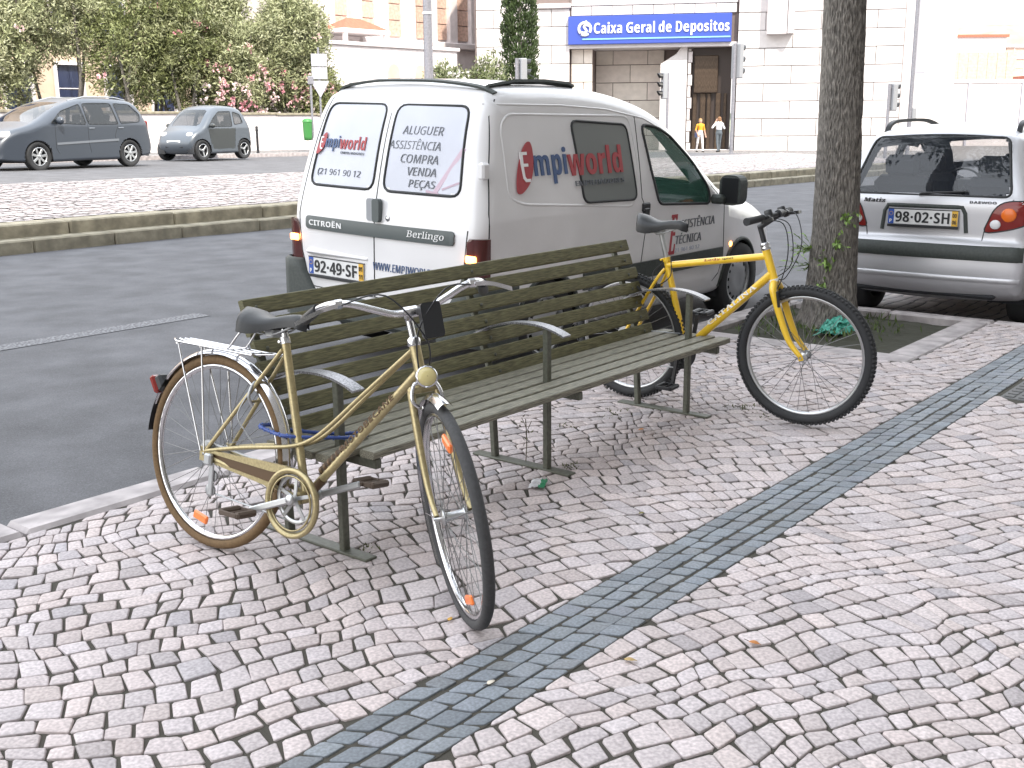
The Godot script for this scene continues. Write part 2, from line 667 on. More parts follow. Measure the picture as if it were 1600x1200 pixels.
func ground() -> void:
	# the wide ground beyond everything, then the carriageways and pavements laid on it
	var b := B.new()
	b.quad(Vector3(-700, -1.6, -700), Vector3(700, -1.6, -700), Vector3(700, -1.6, 700), Vector3(-700, -1.6, 700))
	structure("ground", b, M.plaza)
	var xs := [-60, 9, 30, 60, 130]
	structure("road", sheet(-13.5, 3.4, -0.12, -0.12, xs), M.asphalt)
	structure("far_road", sheet(-29.6, -19.3, 0.43, 0.41, [-60, 9, 30, 38]), M.asphalt)
	structure("far_pavement", sheet(-44, -29.6, 0.55, 0.53, [-60, 9, 30, 40]), M.plaza)
	structure("far_square", sheet(-60, -13.4, 0.12, 0.12, [37, 60, 130]), M.plaza)
	# worn lane line
	b = B.new()
	b.quad(Vector3(1.2, -0.116, -7.83), Vector3(5.45, -0.116, -7.83), Vector3(5.45, -0.116, -7.63), Vector3(1.2, -0.116, -7.63))
	var lm := structure("lane_marking", b, M.marking)
	b = B.new()
	b.quad(Vector3(24.0, -0.27, -10.4), Vector3(26.2, -0.295, -10.4), Vector3(26.2, -0.295, -10.0), Vector3(24.0, -0.27, -10.0))
	structure("lane_marking", b, M.print_white)

	# ---- median with its two steps of kerb stones
	b = sheet(-19.3, -13.6, 0.40, 0.19, [-20, 9, 30, 40])
	b = sheet(-19.3, -19.25, 0.2, 0.40, [-20, 9, 30, 40], b)
	var med := structure("median", b, M.bed)
	for tier in [[-13.62, 0.44, -0.14, 0.045, 1.15], [-13.78, 0.34, 0.0, 0.215, 1.35]]:
		var x := 0.0
		while x < 40.0:
			var l: float = tier[4] * rng.randf_range(0.85, 1.2)
			b = B.new()
			var h: float = tier[3] - tier[2]
			var zf: float = (-13.2 if tier[2] < -0.1 else -13.5) + rng.randf_range(-0.012, 0.012)
			b.box(Transform3D(Basis(), Vector3(x + l / 2, (tier[2] + tier[3]) / 2 + fall(x + l / 2), zf - 0.2)), Vector3(l - 0.012, h, 0.4), 0.018)
			put("kerb_stone", b, M.kerb_old, med)
			x += l
	rng.seed = 21
	b = B.new()
	for q in rows_of_stones(2.0, 40.0, -19.2, -13.95, 0.125, 0.11, 0.16, 0.02, 0.014, func(p): return p):
		var c: Vector2 = q[0]
		if c.x - 4.0 < (-c.y - 13.9) * 0.35 and false:
			continue
		b.tint = stone_tone(Color(0.46, 0.42, 0.43), 0.25)
		add_stone(b, q, 0.215 + fall(c.x) + (-13.9 - c.y) * 0.037 + rng.randf_range(-0.004, 0.006), Vector2.ZERO, 0.03, true)
	var mc := put("cobbles", b, M.far_stone, med)
	mc.set_meta("kind", "stuff")

	# far kerb, in front of the garden wall
	b = B.new()
	b = sheet(-29.75, -29.5, 0.55, 0.55, [-30, 9, 40], b)
	b = sheet(-29.5, -29.5, 0.55, 0.40, [-30, 9, 40], b)
	structure("far_kerb", b, M.kerb)

	pavement()

func pavement() -> void:
	var b := B.new()
	b.quad(Vector3(-12, -0.0055, 9), Vector3(-12, -0.0055, -3.74), Vector3(6.57, -0.0055, -3.74), Vector3(6.57, -0.0055, 9))
	b.quad(Vector3(6.57, -0.0055, -2.26), Vector3(8.2, -0.0055, -2.26), Vector3(8.2, -0.0055, 9), Vector3(6.57, -0.0055, 9))
	b.quad(Vector3(8.2, -0.016, -1.55), Vector3(30, -0.016, -1.55), Vector3(30, -0.016, 9), Vector3(8.2, -0.016, 9))
	var pave := structure("pavement", b, M.bed)
	var turn := deg_to_rad(30)
	var cx := Vector2(cos(turn), sin(turn))
	var cy := Vector2(-sin(turn), cos(turn))
	var wn := FastNoiseLite.new()
	wn.seed = 5
	wn.frequency = 0.28
	var mid := Vector2(4.2, -1.8)
	var place := func(p: Vector2) -> Vector2:
		var w := mid + cx * p.x + cy * p.y
		return w + Vector2(wn.get_noise_2d(w.x, w.y), wn.get_noise_2d(w.x + 40, w.y)) * 0.34
	rng.seed = 4
	var stones := []
	for q in rows_of_stones(-6.4, 7.4, -5.2, 5.2, 0.077, 0.062, 0.096, 0.0068, 0.0055, place):
		var c: Vector2 = (q[0] + q[2]) / 2
		if c.x < -0.3 or c.x > 8.6 or c.y < -4 or c.y > 1.6:
			continue
		var parts := [q]
		# cut to the dark band, the kerb and the stone border of the tree pit
		if c.y < -1.735:
			parts[0] = clip_half(q, Vector2(0, -1), 1.868)
		else:
			parts[0] = clip_half(q, Vector2(0, 1), -1.602)
		if parts[0].size() < 3:
			continue
		parts[0] = clip_half(parts[0], Vector2(0, 1), -3.735)
		if parts[0].size() < 3:
			continue
		if c.y < -2.2 and c.x > 6.4:
			if c.x < 6.57:
				parts[0] = clip_half(parts[0], Vector2(-1, 0), -6.562)
			elif c.y > -2.35:
				parts[0] = clip_half(parts[0], Vector2(0, 1), -2.252)
			else:
				continue
		if parts[0].size() < 3:
			continue
		parts[0] = clip_half(parts[0], Vector2(-1, 0), -8.19)
		if parts[0].size() < 3:
			continue
		# the iron cover
		if absf(c.x - 6.35) < 0.36 and absf(c.y + 1.36) < 0.25:
			continue
		var a := area(parts[0])
		if absf(a) < 0.0009:
			continue
		stones.append([c, parts[0]])
	# the 300 stones nearest the camera that it sees, one by one; the rest joined
	var seen := func(c: Vector2) -> bool:
		var d := Vector3(c.x, -1.45, c.y)
		var z := d.dot(FWD)
		var right := Vector3(0.629, -0.008, 0.777)
		var up := Vector3(0.186, 0.972, -0.141)
		return z > 0.3 and absf(d.dot(right) / z) < 0.455 and absf(d.dot(up) / z) < 0.34
	var near := []
	for k in stones.size():
		if seen.call(stones[k][0]):
			near.append([stones[k][0].length(), k])
	near.sort_custom(func(x, y): return x[0] < y[0])
	var single := {}
	for k in mini(300, near.size()):
		single[near[k][1]] = true
	rng.seed = 6
	var rest := B.new()
	for k in stones.size():
		var q := soften(stones[k][1], 0.006)
		var tone := stone_tone(Color(0.66, 0.58, 0.575), 0.17)
		if rng.randf() < 0.06:
			tone = stone_tone(Color(0.52, 0.47, 0.48), 0.15)
		var top := rng.randf_range(-0.0015, 0.0025)
		var tilt := Vector2(rng.randf_range(-1, 1), rng.randf_range(-1, 1)) * 0.014
		var t: B = B.new() if single.has(k) else rest
		t.tint = tone
		add_stone(t, q, top, tilt)
		if single.has(k):
			put("paving_stone", t, M.stone, pave)
	put("paving_stones", rest, M.stone, pave).set_meta("kind", "stuff")

	# dark basalt band along the pavement
	rng.seed = 8
	b = B.new()
	b.quad(Vector3(-0.4, -0.0035, -1.868), Vector3(30, -0.0035, -1.868), Vector3(30, -0.0035, -1.602), Vector3(-0.4, -0.0035, -1.602))
	var band := structure("paving_band", b, M.bed)
	stones = []
	var zrow := -1.866
	for r in 4:
		var h := 0.066
		var x := -0.3 - rng.randf() * 0.1
		while x < 8.6:
			var l := rng.randf_range(0.062, 0.098)
			var wv := sin(x * 3.1 + r) * 0.004 + sin(x * 1.1) * 0.004
			var g := 0.0035
			var sl := rng.randf_range(-0.008, 0.008) + 0.012
			var e0 := 0.0 if r == 0 else rng.randf_range(-0.004, 0.004) + wv
			var e1 := 0.0 if r == 3 else rng.randf_range(-0.004, 0.004) + wv
			stones.append(PackedVector2Array([Vector2(x + g - sl, zrow + g + e0), Vector2(x + l - g - sl, zrow + g + e0), Vector2(x + l - g + sl, zrow + h - g + e1), Vector2(x + g + sl, zrow + h - g + e1)]))
			x += l
		zrow += h
	near = []
	for k in stones.size():
		if seen.call(stones[k][0]):
			near.append([stones[k][0].length(), k])
	near.sort_custom(func(x, y): return x[0] < y[0])
	single = {}
	for k in mini(300, near.size()):
		single[near[k][1]] = true
	rest = B.new()
	for k in stones.size():
		var t: B = B.new() if single.has(k) else rest
		t.tint = stone_tone(Color(0.26, 0.285, 0.315), 0.24)
		if rng.randf() < 0.05:
			t.tint = stone_tone(Color(0.27, 0.29, 0.33), 0.1)
		add_stone(t, soften(stones[k], 0.006), rng.randf_range(-0.0005, 0.0025), Vector2(rng.randf_range(-1, 1), rng.randf_range(-1, 1)) * 0.018)
		if single.has(k):
			put("basalt_stone", t, M.basalt, band)
	put("basalt_stones", rest, M.basalt, band).set_meta("kind", "stuff")

	# kerb stones along the road, round the parking bay, and the border of the tree pit
	rng.seed = 10
	b = B.new()
	b.quad(Vector3(-12, -0.14, -3.92), Vector3(8.28, -0.14, -3.92), Vector3(8.28, -0.03, -3.75), Vector3(-12, -0.03, -3.75))
	var kerb := structure("kerb", b, M.bed)
	var kx := -1.35
	while kx < 8.1:
		var l := minf(rng.randf_range(0.85, 1.15), 8.30 - kx)
		if 8.30 - kx - l < 0.35:
			l = 8.30 - kx
		b = B.new()
		b.box(T(kx + l / 2, -0.09 + rng.randf_range(-0.003, 0.003), -3.83), Vector3(l - 0.008, 0.2, 0.17), 0.016)
		put("kerb_stone", b, M.kerb, kerb)
		kx += l
	var kz := -3.745
	while kz < -1.5:
		var l := minf(0.75, -1.4 - kz)
		b = B.new()
		b.box(T(8.245, -0.09, kz + l / 2), Vector3(0.11, 0.2, l - 0.008), 0.014)
		put("kerb_stone", b, M.kerb, kerb)
		kz += l
	b = B.new()
	b.quad(Vector3(6.5, -0.10, -3.8), Vector3(8.2, -0.10, -3.8), Vector3(8.2, -0.10, -2.2), Vector3(6.5, -0.10, -2.2))
	var border := structure("tree_pit_border", b, M.bed)
	for e in [[6.665, -3.35, 0.19, 0.76], [6.665, -2.62, 0.19, 0.70], [7.13, -2.36, 0.735, 0.19], [7.85, -2.36, 0.68, 0.19]]:
		b = B.new()
		b.box(T(e[0], -0.05, e[1]), Vector3(e[2], 0.1, e[3]), 0.01)
		put("border_stone", b, M.kerb, border)
	# soil in the pit: an uneven sheet
	var sn := FastNoiseLite.new()
	sn.seed = 31
	sn.frequency = 2.2
	var rows := []
	for k in 25:
		var row := PackedVector3Array()
		for j in 25:
			var p := Vector2(lerpf(6.72, 8.2, k / 24.0), lerpf(-3.74, -2.44, j / 24.0))
			var d := p.distance_to(Vector2(7.6, -3.18))
			row.append(Vector3(p.x, -0.045 + sn.get_noise_2d(p.x, p.y) * 0.03 + 0.07 * exp(-d * d / 0.12), p.y))
		rows.append(row)
	b = B.new()
	b.grid(rows)
	structure("tree_pit_soil", b, M.soil)

	# cobbled parking bay under the silver car
	rng.seed = 14
	b = B.new()
	b.quad(Vector3(8.3, -0.135, -3.75), Vector3(20, -0.24, -3.75), Vector3(20, -0.24, -1.4), Vector3(8.3, -0.135, -1.4))
	var bay := structure("parking_bay", b, M.bed)
	b = B.new()
	for q in rows_of_stones(8.32, 14.0, -3.72, -1.5, 0.105, 0.09, 0.13, 0.016, 0.01, func(p): return p):
		b.tint = stone_tone(Color(0.40, 0.36, 0.35), 0.2)
		add_stone(b, q, -0.116 + fall(q[0].x), Vector2.ZERO, 0.03, true)
	put("cobbles", b, M.far_stone, bay).set_meta("kind", "stuff")
	var sheet2 := [Vector3(8.3, -0.02, -3.84)]
	b = B.new()
	b.box(T(14.3, -0.155, -3.83), Vector3(11.9, 0.06, 0.16), 0.01)
	structure("bay_edging", b, M.kerb)

	# iron access cover let into the stones
	var cover := thing("access_cover", "square cast iron access cover let into the pale paving beyond the dark band", "cover", Vector3(6.35, -0.012, -1.36))
	b = B.new()
	b.box(T(0, 0.004, 0), Vector3(0.66, 0.016, 0.44), 0.004)
	put("frame", b, M.iron, cover)
	b = B.new()
	for r in 9:
		for s in 6:
			b.box(T(-0.28 + r * 0.07, 0.014, -0.175 + s * 0.07), Vector3(0.05, 0.006, 0.05), 0.002)
	put("tread_plate", b, M.iron, cover)

# ---------------------------------------------------------------- bench
func flat_bar(b: B, pts: Array, side: Vector3, w: float, th: float) -> void:     # flat bar swept along pts
	var rows := []
	side = side.normalized()
	for k in pts.size():
		var d: Vector3 = (pts[mini(k + 1, pts.size() - 1)] - pts[maxi(k - 1, 0)]).normalized()
		var n := d.cross(side).normalized()
		rows.append(PackedVector3Array([pts[k] + side * w / 2 + n * th / 2, pts[k] - side * w / 2 + n * th / 2, pts[k] - side * w / 2 - n * th / 2, pts[k] + side * w / 2 - n * th / 2]))
	for e in 4:
		var strip := []
		for r in rows:
			strip.append(PackedVector3Array([r[e], r[(e + 1) % 4]]))
		b.grid(strip)
	for r in [rows[0], rows[rows.size() - 1]]:
		b.quad(r[0], r[1], r[2], r[3])

func plank(x0: float, x1: float, y: float, z: float, lean: float, w: float, th: float) -> B:    # a weathered board, edges rounded, a little bowed
	var b := B.new()
	var n := 14
	var rows := []
	var ph := rng.randf() * 9.0
	var bw := rng.randf_range(-0.002, 0.002)
	var r := minf(th, w) * 0.22
	for k in range(n + 1):
		var t := float(k) / n
		var row := PackedVector3Array()
		for q in round_rect(th, w, r, 2):
			var wob := sin(ph + t * 7.0 + q.y * 30.0) * 0.0007
			var o := Vector2(q.x + wob, q.y + wob).rotated(lean)
			row.append(Vector3(lerpf(x0, x1, t), y + o.y + bw * sin(PI * t), z + o.x))
		rows.append(row)
	b.grid(rows, true)
	b.fan(rows[0], true)
	b.fan(rows[n], false)
	return b

func bench() -> void:
	rng.seed = 51
	var o := Vector3(3.57, 0, -2.8)
	var t := thing("bench", "long bench of weathered olive brown slats on three steel frames", "bench", o)
	var lean := -atan2(0.151, 0.417)
	for k in 7:
		var y := lerpf(0.812, 0.395, k / 6.0)
		var z := lerpf(-3.146, -2.995, k / 6.0) + 0.012
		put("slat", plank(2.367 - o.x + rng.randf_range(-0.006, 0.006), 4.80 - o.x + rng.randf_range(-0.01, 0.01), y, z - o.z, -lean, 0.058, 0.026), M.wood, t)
	for k in 5:
		var z := -2.588 - k * 0.083
		var x0 := 2.42 if k == 0 else 2.30
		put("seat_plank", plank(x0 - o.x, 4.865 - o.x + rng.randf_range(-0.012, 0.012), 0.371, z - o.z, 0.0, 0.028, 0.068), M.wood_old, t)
	for fx in [2.417, 3.57, 4.723]:
		var x: float = fx - o.x
		var b := B.new()
		b.bar(Vector3(x, 0.006, -2.712 - o.z), Vector3(x, 0.612, -2.712 - o.z), 0.030, 0.026, 0.003, Vector3.RIGHT)
		put("front_leg", b, M.steel_paint, t)
		b = B.new()
		b.bar(Vector3(x, 0.006, -2.998 - o.z), Vector3(x, 0.40, -3.022 - o.z), 0.030, 0.026, 0.003, Vector3.RIGHT)
		b.bar(Vector3(x, 0.395, -3.022 - o.z), Vector3(x, 0.83, -3.178 - o.z), 0.030, 0.022, 0.003, Vector3.RIGHT)
		put("rear_leg", b, M.steel_paint, t)
		b = B.new()
		b.box(T(x, 0.004, -2.845 - o.z), Vector3(0.052, 0.012, 0.53), 0.003)
		put("foot_bar", b, M.steel_paint, t)
		b = B.new()
		b.box(T(x + 0.03, 0.338, -2.77 - o.z), Vector3(0.028, 0.034, 0.42), 0.003)
		put("seat_bracket", b, M.steel_paint, t)
		b = B.new()
		var q := []
		for p in [[-3.09, 0.548], [-3.0, 0.588], [-2.90, 0.613], [-2.80, 0.622], [-2.72, 0.617], [-2.655, 0.602], [-2.612, 0.586]]:
			q.append(Vector3(x, p[1], p[0] - o.z))
		flat_bar(b, smooth(q, 4), Vector3.RIGHT, 0.052, 0.008)
		put("armrest", b, M.steel_worn, t)
		for k in 7:
			b = B.new()
			var y := lerpf(0.812, 0.395, k / 6.0)
			var z := lerpf(-3.146, -2.995, k / 6.0) + 0.03
			b.ball(Transform3D(Basis().scaled(Vector3(0.008, 0.008, 0.005)), Vector3(x, y, z - o.z)), 4)
			put("bolt", b, M.steel_paint, t)

# ---------------------------------------------------------------- bicycles
func bike_wheel(parent: Node, x: Transform3D, r: float, tr: float, tyre: Material, rim: Material, n: int, knobs: bool, refl: Array) -> Node3D:
	var w := part_node("wheel", parent, x)
	var b := B.new()
	var prof := []
	for k in 10:
		var a := TAU * k / 10
		prof.append(Vector2(r - tr + cos(a) * tr, sin(a) * tr))
	b.ring(T(0, 0, 0), prof, 56)
	if knobs:
		for k in 96:
			var a := TAU * k / 96
			for s in [-1, 0, 1]:
				var aa: float = a + (0.5 * TAU / 96 if s == 0 else 0.0)
				var c := Vector3(cos(aa), sin(aa), 0) * (r - (0.006 if s != 0 else 0.0)) + Vector3(0, 0, s * tr * 0.72)
				b.box(Transform3D(Basis(Vector3(-sin(aa), cos(aa), 0), Vector3(cos(aa), sin(aa), 0), Vector3(0, 0, 1)), c), Vector3(0.011, 0.009, 0.012), 0.0)
	put("tyre", b, tyre, w)
	b = B.new()
	var ri := r - tr * 1.75
	b.ring(T(0, 0, 0), [Vector2(ri, 0.011), Vector2(ri - 0.012, 0.010), Vector2(ri - 0.018, 0.0), Vector2(ri - 0.012, -0.010), Vector2(ri, -0.011), Vector2(ri - 0.003, 0.0)], 56)
	put("rim", b, rim, w)
	b = B.new()
	for k in n:
		var a := TAU * k / n
		var s := 1 if k % 2 else -1
		var h := a + (0.9 if k % 4 < 2 else -0.9)
		b.tube([Vector3(cos(h) * 0.02, sin(h) * 0.02, s * 0.03), Vector3(cos(a) * (ri - 0.012), sin(a) * (ri - 0.012), 0)], 0.0013, 4)
	put("spokes", b, M.spoke, w)
	b = B.new()
	b.lathe(Transform3D(Basis(Vector3.RIGHT, PI / 2), Vector3.ZERO), [Vector2(0.001, -0.062), Vector2(0.005, -0.062), Vector2(0.006, -0.038), Vector2(0.023, -0.036), Vector2(0.023, -0.031), Vector2(0.014, -0.027), Vector2(0.012, 0.0), Vector2(0.014, 0.027), Vector2(0.023, 0.031), Vector2(0.023, 0.036), Vector2(0.006, 0.038), Vector2(0.005, 0.062), Vector2(0.001, 0.062)], 14)
	put("hub", b, M.alloy, w)
	for a in refl:
		b = B.new()
		var c := Vector3(cos(a), sin(a), 0)
		b.box(axes(c * (r * 0.73) + Vector3(0, 0, 0.008), c, Vector3(-c.y, c.x, 0)), Vector3(0.030, 0.072, 0.014), 0.005)
		put("spoke_reflector", b, M.reflector, w)
	return w

func fender(r: float, w: float, a0: float, a1: float) -> B:
	var b := B.new()
	var rows := []
	var n := 36
	for k in range(n + 1):
		var a := lerpf(a0, a1, float(k) / n)
		var row := PackedVector3Array()
		for j in range(9):
			var s := lerpf(-1, 1, j / 8.0)
			row.append(Vector3(cos(a), sin(a), 0) * (r - 0.016 * s * s) + Vector3(0, 0, s * w / 2))
		rows.append(row)
	b.grid(rows)
	return b

func saddle(parent: Node, c: Vector3, l: float, w: float, tilt: float) -> Node3D:
	var s := part_node("saddle", parent, Transform3D(Basis(Vector3(0, 0, 1), tilt), c))
	var b := B.new()
	var rows := []
	for k in range(15):
		var t := k / 14.0
		var x := lerpf(-l * 0.45, l * 0.55, t)
		var half := w * 0.5 * (0.30 + 0.70 * pow(1.0 - smoothstep(0.12, 0.78, t), 1.2))
		if t < 0.12:
			half *= sqrt(maxf(0.12, t / 0.12)) * 0.9 + 0.1 * t / 0.12
		if t > 0.93:
			half *= sqrt(maxf(0.05, (1.0 - t) / 0.07))
		var top := 0.020 + 0.018 * (1.0 - smoothstep(0.0, 0.35, t)) - 0.012 * exp(-pow((t - 0.45) / 0.2, 2.0)) - 0.014 * smoothstep(0.85, 1.0, t)
		var deep := lerpf(0.076, 0.042, smoothstep(0.1, 0.6, t))
		var row := PackedVector3Array()
		for j in 14:
			var a := PI * (j / 13.0)
			var y := top - deep * (1.0 - pow(absf(sin(a)), 0.55))
			row.append(Vector3(x, y, cos(a) * half))
		rows.append(row)
	b.grid(rows)
	b.fan(rows[0], true)
	put("cover", b, M.saddle, s)
	b = B.new()
	for z in [-0.022, 0.022]:
		b.tube(smooth([Vector3(-l * 0.4, -0.012, z * 1.8), Vector3(-l * 0.22, -0.045, z), Vector3(l * 0.12, -0.045, z), Vector3(l * 0.45, -0.004, z * 0.5)], 4), 0.0035, 6)
	b.box(T(0, -0.045, 0), Vector3(0.035, 0.03, 0.05), 0.005)
	put("rails", b, M.alloy_dull, s)
	return s

func pedal(parent: Node, c: Vector3, sgn: float, m: Material) -> void:
	var b := B.new()
	b.tube([c, c + Vector3(0, 0, sgn * 0.095)], 0.006, 8)
	for x in [-0.036, 0.036]:
		b.box(Transform3D(Basis(), c + Vector3(x, 0, sgn * 0.052)), Vector3(0.024, 0.022, 0.085), 0.006)
	for z in [0.012, 0.092]:
		b.box(Transform3D(Basis(), c + Vector3(0, 0, sgn * z)), Vector3(0.075, 0.016, 0.008), 0.002)
	put("pedal", b, m, parent)

func crank(parent: Node, bb: Vector3, d: Vector2, sgn: float, m: Material, pm: Material) -> void:
	var b := B.new()
	var e := bb + Vector3(d.x, d.y, 0) * 0.168 + Vector3(0, 0, sgn * 0.02)
	b.bar(bb, e, 0.022, 0.014, 0.004, Vector3(-d.y, d.x, 0))
	b.ball(Transform3D(Basis().scaled(Vector3(0.019, 0.019, 0.011)), bb), 6)
	put("crank", b, m, parent)
	pedal(parent, e, sgn, pm)

func bike_root(called: String, label: String, a: Vector3, f: Vector3, lean: float) -> Node3D:
	var t := thing(called, label, "bicycle", a)
	var side := f.cross(Vector3.UP)
	var up := Vector3.UP * cos(lean) + side * sin(lean)
	t.basis = Basis(f, up, f.cross(up))
	return t

func steer_frame(ht: Vector3, hb: Vector3, ang: float) -> Transform3D:
	var u := (ht - hb).normalized()
	var fx := Vector3(u.y, -u.x, 0)
	return Transform3D(Basis(u, ang) * Basis(fx, u, Vector3(0, 0, 1)), hb)

func gold_bike() -> void:
	var t := bike_root("gold_bicycle", "gold step through bicycle with chrome rack leaning on the bench", Vector3(2.158, 0.002, -3.079), Vector3(0.081, 0, 0.9967).normalized(), deg_to_rad(-9))
	var ra := Vector3(-0.028, 0.337, 0)
	var bb := Vector3(0.405, 0.258, 0)
	var st := Vector3(0.272, 0.745, 0)
	var ht := Vector3(0.806, 0.805, 0)
	var hb := Vector3(0.845, 0.700, 0)
	var up := (st - bb).normalized()
	var b := B.new()
	b.tube([bb, st + up * 0.012], 0.0145, 12)
	b.tube([hb - (hb - ht) * -0.05, ht], 0.0175, 12)
	b.tube([hb + (ht - hb) * 0.22, bb], 0.0142, 12)
	b.tube([bb + Vector3(0, 0, -0.036), bb + Vector3(0, 0, 0.036)], 0.021, 12)
	for s in [-1, 1]:
		b.tube(smooth([ht + (hb - ht) * 0.16 + Vector3(0, 0, 0.006 * s), Vector3(0.62, 0.615, 0.014 * s), Vector3(0.50, 0.505, 0.018 * s), Vector3(0.42, 0.447, 0.020 * s), Vector3(0.33, 0.415, 0.024 * s), Vector3(0.15, 0.385, 0.045 * s), ra + Vector3(0.01, 0.012, 0.058 * s)], 6), 0.0072, 8)
		b.tube([st + Vector3(0, -0.02, 0.014 * s), ra + Vector3(0.004, 0.008, 0.058 * s)], 0.0072, 8)
		b.tube([bb + Vector3(-0.02, 0, 0.024 * s), ra + Vector3(0.01, -0.004, 0.058 * s)], 0.0085, 8)
		b.box(Transform3D(Basis(), ra + Vector3(0.0, 0, 0.058 * s)), Vector3(0.04, 0.05, 0.006), 0.002)
	b.tube([Vector3(0.16, 0.54, -0.035), Vector3(0.16, 0.54, 0.035)], 0.005, 6)
	var fr := put("frame", b, M.gold, t)
	b = B.new()          # dark bands on the down tube and the seat tube
	var dt := (bb - hb).normalized()
	for k in 6:
		var c := hb + (ht - hb) * 0.22 + dt * (0.40 + k * 0.022)
		b.tube([c, c + dt * (0.006 + 0.0012 * k)], 0.0153, 12)
	b.tube([bb - dt * 0.10, bb - dt * 0.02], 0.0153, 12)
	put("decal_bands", b, M.gold_dark, fr)
	var ld := -dt
	letters(fr, "MOTOBECANE", hb + (ht - hb) * 0.22 + dt * 0.395 + Vector3(0, 0, 0.0146) - Vector3(-ld.y, ld.x, 0) * 0.009, ld, Vector3(-ld.y, ld.x, 0), 0.27, 0.017, M.gold_dark, true, false, 0.2, 0.002)

	# chain side: guard, chain ring, cranks
	b = B.new()
	b.ring(T(bb.x, bb.y - 0.012, 0.062), [Vector2(0.115, 0.004), Vector2(0.114, 0.010), Vector2(0.106, 0.014), Vector2(0.096, 0.008), Vector2(0.095, -0.004), Vector2(0.113, -0.006)], 48)
	b.ring(T(bb.x, bb.y - 0.012, 0.062), [Vector2(0.091, 0.006), Vector2(0.091, 0.011), Vector2(0.086, 0.011), Vector2(0.086, 0.006)], 48)
	b.prism(T(0, 0, 0), PackedVector2Array([Vector2(-0.02, 0.354), Vector2(0.36, 0.360), Vector2(0.415, 0.352), Vector2(0.36, 0.336), Vector2(0.30, 0.331), Vector2(-0.015, 0.344)]), 0.050, 0.060)
	b.prism(T(0, 0, 0), PackedVector2Array([Vector2(-0.015, 0.322), Vector2(0.295, 0.294), Vector2(0.31, 0.264), Vector2(0.27, 0.281), Vector2(-0.01, 0.314)]), 0.050, 0.060)
	var cg := put("chain_guard", b, M.gold, t)
	b = B.new()
	b.prism(T(0, 0, 0), PackedVector2Array([Vector2(-0.013, 0.344), Vector2(0.30, 0.331), Vector2(0.36, 0.336), Vector2(0.295, 0.294), Vector2(-0.015, 0.322)]), 0.050, 0.0565)
	put("guard_inset", b, M.gold_dark, cg)
	b = B.new()
	b.ring(T(bb.x, bb.y, 0.047), [Vector2(0.083, 0.002), Vector2(0.079, 0.003), Vector2(0.070, 0.002), Vector2(0.070, -0.002), Vector2(0.083, -0.002)], 48)
	for k in 5:
		var a := TAU * k / 5 + 0.3
		b.bar(Vector3(bb.x, bb.y, 0.052), Vector3(bb.x + cos(a) * 0.075, bb.y + sin(a) * 0.075, 0.049), 0.013, 0.005, 0.001, Vector3(-sin(a), cos(a), 0))
	put("chain_ring", b, M.alloy, t)
	crank(t, bb + Vector3(0, 0, 0.075), Vector2(-0.93, -0.36), 1.0, M.alloy, M.brown_pedal)
	crank(t, bb + Vector3(0, 0, -0.06), Vector2(0.93, 0.36), -1.0, M.alloy_dull, M.brown_pedal)
	b = B.new()          # chain and derailleur
	b.tube([bb + Vector3(0.0, -0.078, 0.045), Vector3(0.02, 0.205, 0.045)], 0.0035, 5)
	b.tube([bb + Vector3(0.0, 0.078, 0.045), ra + Vector3(0, 0.04, 0.045)], 0.0035, 5)
	put("chain", b, M.alloy_dull, t)
	b = B.new()
	for e in [[0.015, 0.265, 0.020], [0.005, 0.215, 0.022]]:
		b.lathe(Transform3D(Basis(Vector3.RIGHT, PI / 2), Vector3(e[0], e[1], 0.05)), [Vector2(0.001, -0.005), Vector2(e[2], -0.004), Vector2(e[2], 0.004), Vector2(0.001, 0.005)], 12)
	b.bar(Vector3(0.02, 0.315, 0.062), Vector3(0.012, 0.20, 0.058), 0.022, 0.008, 0.003, Vector3.RIGHT)
	b.box(T(0.01, 0.325, 0.07), Vector3(0.035, 0.04, 0.02), 0.006)
	put("derailleur", b, M.alloy_dull, t)
	b = B.new()
	for k in 5:
		b.lathe(Transform3D(Basis(Vector3.RIGHT, PI / 2), ra + Vector3(0, 0, 0.036 + k * 0.004)), [Vector2(0.001, -0.001), Vector2(0.046 - k * 0.006, -0.001), Vector2(0.046 - k * 0.006, 0.001), Vector2(0.001, 0.001)], 18)
	put("freewheel", b, M.alloy_dull, t)
	bike_wheel(t, Transform3D(Basis(Vector3(0, 0, 1), 0.2), ra), 0.337, 0.0175, M.tan_tyre, M.chrome, 36, false, [-2.0])

	# fork, front wheel and steering turned to the right
	var s := steer_frame(ht, hb, deg_to_rad(-40))
	var fo := part_node("fork", t, s)
	b = B.new()
	for z in [-1, 1]:
		b.tube(smooth([Vector3(0, -0.035, 0.040 * z), Vector3(0.002, -0.15, 0.046 * z), Vector3(0.006, -0.28, 0.050 * z), Vector3(0.026, -0.36, 0.052 * z), Vector3(0.055, -0.410, 0.052 * z)], 5), [0.0125, 0.0125, 0.0125, 0.0123, 0.012, 0.012, 0.0118, 0.0115, 0.011, 0.0108, 0.0105, 0.010, 0.0098, 0.0095, 0.009, 0.0088, 0.0085, 0.008, 0.008, 0.008, 0.008], 8)
	b.box(T(0, -0.03, 0), Vector3(0.03, 0.024, 0.10), 0.008)
	put("blades", b, M.gold, fo)
	bike_wheel(t, s * Transform3D(Basis(Vector3(0, 0, 1), 0.9), Vector3(0.055, -0.417, 0)), 0.338, 0.0175, M.rubber_grey, M.chrome, 36, false, [-2.45, 0.05])
	b = fender(0.358, 0.046, deg_to_rad(58), deg_to_rad(205))
	var ff := put("front_fender", b, M.chrome, t)
	ff.transform = s * T(0.055, -0.412, 0)
	b = B.new()
